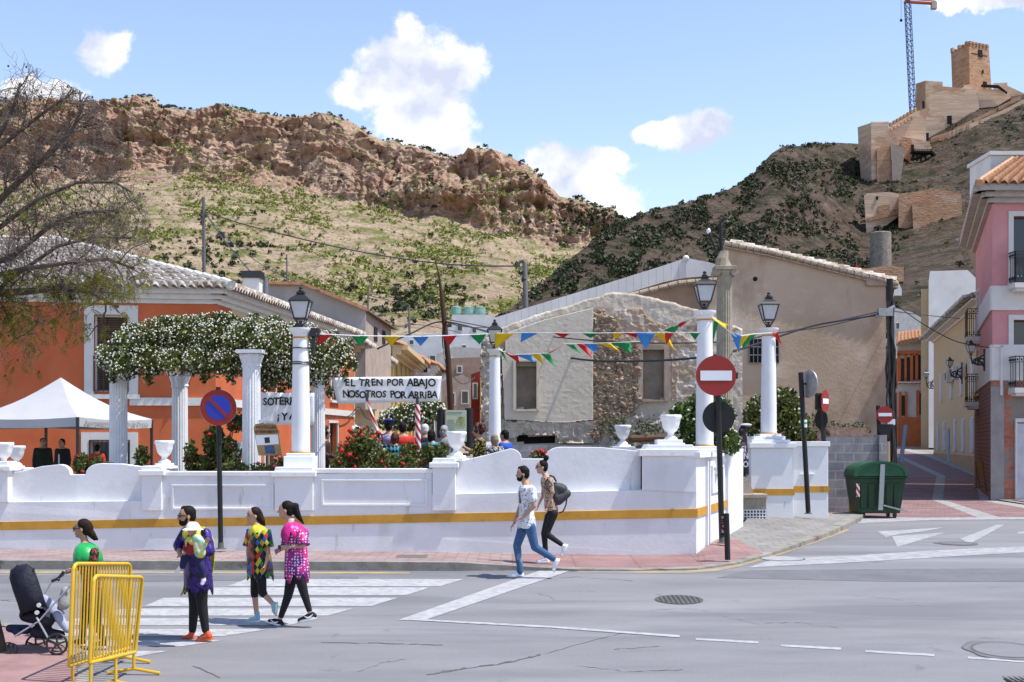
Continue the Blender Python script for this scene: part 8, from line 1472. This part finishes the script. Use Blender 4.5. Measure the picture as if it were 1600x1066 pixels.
# --- woman with the pushchair ---
def stroller_woman():
    g = Fig('woman in green satin collar and sunglasses pushing the pushchair', 15.9, (0,660,2.625), 180); g.k = .97; P = g.P
    hc = P(338,438); nk = P(352,498); hip = P(378,700); zf = G(140,1010).z+.0; shN, elN, wrN, haN = P(388,532,-.15), P(378,600,-.2), P(305,600,-.2), P(268,606,-.2); shF, elF, wrF, haF = P(330,530,.15), P(318,585,.2), P(295,612,.2), P(262,618,.2)
    g.head(hc, 182); g.limb([hc-Vector((0,0,.05)), nk-Vector((0,0,.02))], (.044,.05)); g.torso(hip, nk, .88, .88); g.limb([shF, shN], (.045,.045)); g.arm(shN, elN, wrN, haN, (0,0,-1), 1.1, (.04,.033,.023), thumb=-1); g.arm(shF, elF, wrF, haF, (0,0,-1), 1.1, (.04,.033,.023))
    hF, kF, aF = P(365,720,.08), P(345,820,.08), P(330,0,.08); aF = Vector((P(325,900).x, 15.98, zf+.09)); hN, kN = P(390,720,-.08), P(400,820,-.08); aN = Vector((P(430,900).x, 15.82, zf+.11)); g.leg(hN, kN, aN, (.08,.052,.035)); g.leg(hF, kF, aF, (.08,.052,.035)); g.body()
    j = MB(); g.limb([hN, kN, aN], (.088,.062,.040), j); g.limb([hF, kF, aF], (.088,.062,.040), j); g.torso(hip, nk, .88, .92, .012, j, t1=.19); g.wear('leggings', j, m_leg)
    for a in (aN, aF): g.foot(Vector((a.x+.06,a.y,zf+.01)), Vector((a.x-.19,a.y,zf+.01)), m_leg, m_sw, a)
    y = g.yaw; c = P; mg = cloth('satin_green', (.02,.36,.09), rough=.3); mf = pattern('dark_floral', [(.01,.01,.012),(.015,.015,.02),(.30,.05,.03),(.02,.02,.02)], 20, 'noise', .7)
    s_ = MB(); g.torso(hip, nk, .9, .92, .016, s_, t1=.95); g.limb([shN, elN, elN.lerp(wrN,.6)], (.06,.06,.05), s_); g.limb([shF, elF, elF.lerp(wrF,.5)], (.06,.06,.05), s_); g.wear('blouse', s_, mf)
    shell(g, 'green_collar', [(c(352,492),.055,.06,y),(c(356,510),.13,.17,y),(c(360,540),.17,.225,y),(c(362,572),.18,.23,y)], mg, .03, 40)
    g.face(glasses=MC['sunglasses']); z = Vector((0,0,1)); g.hair(m_hairb, [(hc-g.hf*.06+z*.03, P(362,432), .075,.065,10),(P(360,440),P(378,462),.062,.045,10),(P(376,455),P(398,480),.045,.018,10),(P(372,462),P(388,482),.035,.015,10)])
    # pushchair
    d = 15.0; t = thing('pushchair', 'black pushchair with curved hood, silver frame and spoked wheels', 'pushchair', W(50,1025,d)); Q = lambda u, v, dy=0: W(u/2.625, 660+v/2.625, d+dy)
    m_nav = cloth('hood_navy', (.012,.014,.026), rough=.7, bscale=14); m_sil = M('frame_silver', (.55,.56,.58), metal=.8, rough=.3, bump=0, var=.05)
    # hood: swept arc shell across the width
    b = MB(); arcs = []
    for (ua, va, ub, vb, h) in (((60,790,45,690,0)),): pass
    prof = [(88,800),(70,740),(52,690),(38,640),(42,606),(70,586),(110,580),(140,600),(158,650),(178,712),(196,765)]
    V = []; nW = 7
    for k in range(nW):
        q = k/(nW-1)*2-1; dy = q*.22; sh = 1-.16*abs(q)**3
        for (u, v) in prof: V.append(Q(120+(u-120)*sh, 700+(v-700)*sh, .22+dy))
    m_ = len(prof); b.add(V, [(k*m_+i,k*m_+i+1,(k+1)*m_+i+1,(k+1)*m_+i) for k in range(nW-1) for i in range(m_-1)])
    for k in (0, nW-1): b.add([V[k*m_+i] for i in range(m_)], [tuple(range(m_))])
    o = b.build('hood', m_nav, t, smooth='auto'); s_ = o.modifiers.new('t','SOLIDIFY'); s_.thickness = .01
    for (u, v) in ((70,586),(140,600)): b = MB(); b.tube([Q(u,v,-.01+.02*k) for k in range(24)], .008, 6); b.build('hood_rib', m_blk, t)
    b = MB(); b.cap(Q(190,800,.22), Q(110,790,.22), .11,.09); b.cap(Q(190,810,.1), Q(190,810,.36), .10,.10); b.cap(Q(150,860,.15), Q(250,870,.15), .08,.05); b.cap(Q(150,860,.3), Q(250,870,.3), .08,.05); rbuild(b, 'seat', m_nav, t, .014, 3)
    b = MB(); b.cap(Q(180,730,.22), Q(235,790,.22), .07,.09); b.cap(Q(235,790,.14), Q(275,850,.12), .06,.045); b.cap(Q(235,790,.3), Q(275,850,.3), .06,.045); rbuild(b, 'blanket', cloth('blanket_grey', (.32,.34,.45), bscale=8), t, .012, 3)
    b = MB(); b.cap(Q(40,845,.22), Q(110,850,.22), .05,.06); b.cap(Q(70,860,.1), Q(70,860,.34), .05,.05); rbuild(b, 'basket', cloth('basket_blue', (.02,.03,.07)), t, .014, 3)
    b = MB()
    for dy in (.0,.44): b.tube([Q(292,668,dy),Q(230,735,dy),Q(160,815,dy),Q(60,878,dy)], .011, 8); b.tube([Q(262,612,dy),Q(215,650,dy),Q(180,705,dy)], .011, 8); b.tube([Q(150,800,dy),Q(200,890,dy)], .012, 8)
    b.tube([Q(262,612,0),Q(262,612,.44)], .015, 10); b.tube([Q(45,885,.05),Q(45,885,.39)], .01, 8); b.build('frame', m_sil, t, smooth='auto')
    b = MB(); b.tube([Q(212,652,-.01),Q(240,640,-.01),Q(262,612,-.01)], .018, 8); b.cap(Q(240,645,-.02), Q(240,645,.46), .02,.02); b.build('handle', m_blk, t, smooth='auto')
    def wheel(u, v, dy, r):
        c = Q(u, v, dy); b = MB(); b.tube([c+Vector((r*.93*math.cos(a),0,r*.93*math.sin(a))) for a in [2*math.pi*i/36 for i in range(37)]], r*.11, 8, cap=False); wo = b.build('wheel', m_blk, t, smooth=True)
        b = MB(); b.tube([c-Vector((0,.025,0)), c+Vector((0,.025,0))], r*.2, 16)
        for i in range(5): a = 2*math.pi*i/5+.3; b.beam(c, c+Vector((r*.88*math.cos(a),0,r*.88*math.sin(a))), .012, r*.16)
        b.build('spokes', M('spoke_grey', (.05,.05,.055), bump=0, rough=.4), wo)
    wheel(233,910,-.04,.128); wheel(146,914,.50,.125); wheel(49,930,.04,.07); wheel(36,926,.38,.07)
    for (u, v) in ((160,750),(152,780)): b = MB(); c = Q(u, v, -.015); b.tube([c, c-Vector((0,.012,0))], .026, 16); b.build('white_hub', m_sw, t)
    b = MB(); b.cap(Q(268,690,.05), Q(262,745,.05), .05,.075); b.cap(Q(262,745,.2), Q(262,745,.25), .06,.06); o = rbuild(b, 'hanging_bag', cloth('bag_grey', (.30,.30,.30)), t, .014, 3)
stroller_woman()
# --- the crowd behind the wall ---
def crowd(label, px, py, d, shirt, hair, yaw=180, hairkind='short', arms='down', skin=None, lower=None, hat=None, w_=1.0, extra=None, base=-1.42):
    ztop = Z(py, d); k = (ztop-base)/1.74; x = X(px, d); g = Fig(label, d, (px,py,1), yaw, skin, 'people on the plaza', (x,d,base)); g.k = k; z = Vector((0,0,1)); o = Vector((x,d,base)); f, sd = g.f, g.s
    p = lambda a, c, h: o+f*a*k+sd*c*k+z*h*k
    hc = p(.02,0,1.60); nk = p(-.01,0,1.47); hip = p(0,0,.95); g.head(hc); g.limb([hc-z*.05*k, nk-z*.02*k], (.05,.056)); g.torso(hip, nk, w_, w_)
    S1, S2 = p(-.01,.17*w_,1.40), p(-.01,-.17*w_,1.40); g.limb([S1,S2], (.05,.05))
    A = []
    for s_, S in ((1,S1),(-1,S2)):
        if arms == 'phone': el, wr, ha = p(.14,.2*s_,1.18), p(.34,.08*s_,1.30), p(.42,.05*s_,1.35)
        elif arms == 'front': el, wr, ha = p(.02,.23*s_,1.15), p(.24,.1*s_,1.08), p(.32,.05*s_,1.08)
        else: el, wr, ha = p(-.03,.23*s_,1.12), p(.04,.25*s_,.88), p(.06,.25*s_,.80)
        g.arm(S, el, wr, ha, -sd*s_ if arms != 'down' else -sd*s_, .6, thumb=s_); A.append((S, el, wr))
    for s_ in (1,-1): g.leg(p(0,.09*s_,.9), p(.01,.1*s_,.5), p(-.02,.1*s_,.09)); 
    g.body(.013)
    s_ = MB(); g.torso(hip, nk, w_*1.03, w_*1.05, .018, s_, t1=.96)
    for S, el, wr in A: g.limb([S, el, el.lerp(wr, .1 if arms == 'phone' else .85)], (.064,.055,.045), s_)
    g.limb([S1,S2], (.06,.06), s_); g.wear('shirt', s_, shirt, .018, 3); j = MB(); g.torso(hip, nk, w_, w_, .012, j, t1=.19)
    for q in (1,-1): g.limb([p(0,.09*q,.9), p(.01,.1*q,.5), p(-.02,.1*q,.1)], (.095,.07,.055), j)
    g.wear('trousers', j, lower or m_leg, .02, 3)
    for q in (1,-1): g.foot(p(-.09,.1*q,.0), p(.16,.1*q,0), m_leg)
    g.face(); pc = []
    if hairkind == 'curly': rs_ = random.Random(int(px)); pc = [(c, c+z*.004, .035*k*1.2, .035*k*1.2, 8) for c in [hc-f*.04*k+z*.05*k+Vector((rs_.uniform(-1,1),rs_.uniform(-1,1),rs_.uniform(-.7,1))).normalized()*.10*k for _ in range(34)] if (c-hc).dot(f) < .05*k]
    if hairkind == 'bob': pc = [(hc-f*.05*k+z*.0, hc-f*.06*k-z*.10*k, .085*k,.06*k,10),(hc+sd*.06*k, hc+sd*.06*k-z*.08*k-f*.02*k,.04*k,.03*k,10),(hc-sd*.06*k, hc-sd*.06*k-z*.08*k-f*.02*k,.04*k,.03*k,10)]
    if hair: g.hair(hair, pc)
    if hat:
        h = MB(); h.rings([(hc+z*.06*k,.105*k,.09*k,g.hy),(hc+z*.09*k,.11*k,.10*k,g.hy),(hc+z*.13*k,.125*k,.12*k,g.hy),(hc+z*.15*k,.10*k,.10*k,g.hy)], 20); h.rings([(hc+z*.07*k+f*.07*k,.08*k,.07*k,g.hy),(hc+z*.075*k+f*.07*k,.07*k,.06*k,g.hy)], 16); h.build('cap', hat, g.t, smooth='auto')
    if extra: extra(g, p, k)
    return g
c_dark = cloth('shirt_dark', (.02,.025,.02)); c_blk = cloth('jacket_black', (.015,.015,.018)); c_red = cloth('jacket_red', (.50,.03,.02)); c_blue = cloth('shirt_blue', (.02,.08,.40)); c_teal = cloth('shirt_teal', (.05,.30,.42)); c_leather = cloth('jacket_brown', (.06,.025,.02), rough=.5)
m_hw = M('hair_white', (.55,.54,.52), rough=.9, var=.2, scale=20, bump=.5); m_hr = M('hair_auburn', (.06,.015,.012), rough=.6, var=.3, scale=20, bump=.4); m_hg = M('hair_ash', (.22,.17,.12), rough=.7, var=.3, scale=25, bump=.4); m_pap = m_sw
crowd('man in dark green top standing under the tent, left of two', 67, 684, 31.3, c_dark, m_hairk, -60, w_=1.1)
crowd('man in black jacket with white trim under the tent, right of two', 97, 685, 31.0, c_blk, m_hairk, -110, w_=1.1, extra=lambda g, p, k: MB().box(p(.15,.02,1.0),(.03,.03,.5)).build('white_trim', m_sw, g.t))
crowd('person in red top seen from behind under the tent edge', 152, 694, 30.0, c_red, m_hairk, 90)
crowd('dark curly haired person in brown leather jacket beside the pergola', 507, 668, 28.0, c_leather, m_hairk, 0, 'curly', 'front')
crowd('figure with big white curly hair behind the red roses', 557, 667, 27.6, c_blk, m_hw, 80, 'curly')
crowd('person in blue peaked cap and blue flowered shirt', 608, 656, 28.2, pattern('blue_floral', [(.05,.08,.3),(.6,.6,.65),(.08,.15,.45),(.5,.1,.15)], 18, 'noise', .8), m_hairb, 70, hat=cloth('cap_navy', (.01,.02,.12)))
crowd('dark haired man in red jacket with straps', 629, 659, 27.6, c_red, m_hairk, 100, w_=1.1, extra=lambda g, p, k: MB().cap(p(-.16,.0,1.2), p(-.16,0,.98), .08*k, .09*k).build('yellow_bag', cloth('bag_yellow', (.65,.35,.02)), g.t, smooth=True))
crowd('short woman with auburn hair in turquoise top with harlequin diamonds', 617, 675, 26.5, pattern('teal_diamond', [(.08,.40,.50),(.01,.01,.012)], 14, 'checker', .5), m_hr, 80, 'bob', w_=1.05)
crowd('person with white cap in dark clothes behind the striped pole', 664, 662, 28.8, c_blk, m_hw, 90)
crowd('black haired person in turquoise shirt by the urn', 674, 671, 27.0, c_teal, m_hairk, 70, 'bob')
crowd('grey carnival figure in a grey scarf behind the urn', 694, 664, 28.0, cloth('grey_cloth', (.22,.22,.22)), M('grey_wrap', (.27,.27,.28)), -100, 'bob', skin=M('grey_skin', (.28,.26,.25), bump=0))
crowd('curly haired woman in black and yellow top holding up a phone', 748, 663, 26.6, pattern('black_yellow', [(.01,.01,.01),(.015,.015,.012),(.42,.36,.05),(.01,.01,.01)], 16, 'noise', .5), m_hr, 186, 'curly', 'phone', extra=lambda g, p, k: MB().box(p(.46,0,1.37),(.02,.09,.14)).build('phone', m_blk, g.t))
crowd('woman with ash blonde hair in black and white top at the parapet', 773, 678, 26.4, pattern('black_white', [(.01,.01,.012),(.02,.02,.02),(.55,.55,.55),(.01,.01,.01)], 20, 'noise', .6), m_hg, 120, 'bob')
crowd('balding man in bright blue shirt at the parapet', 789, 671, 27.0, c_blue, m_hairk, 150, w_=1.1)
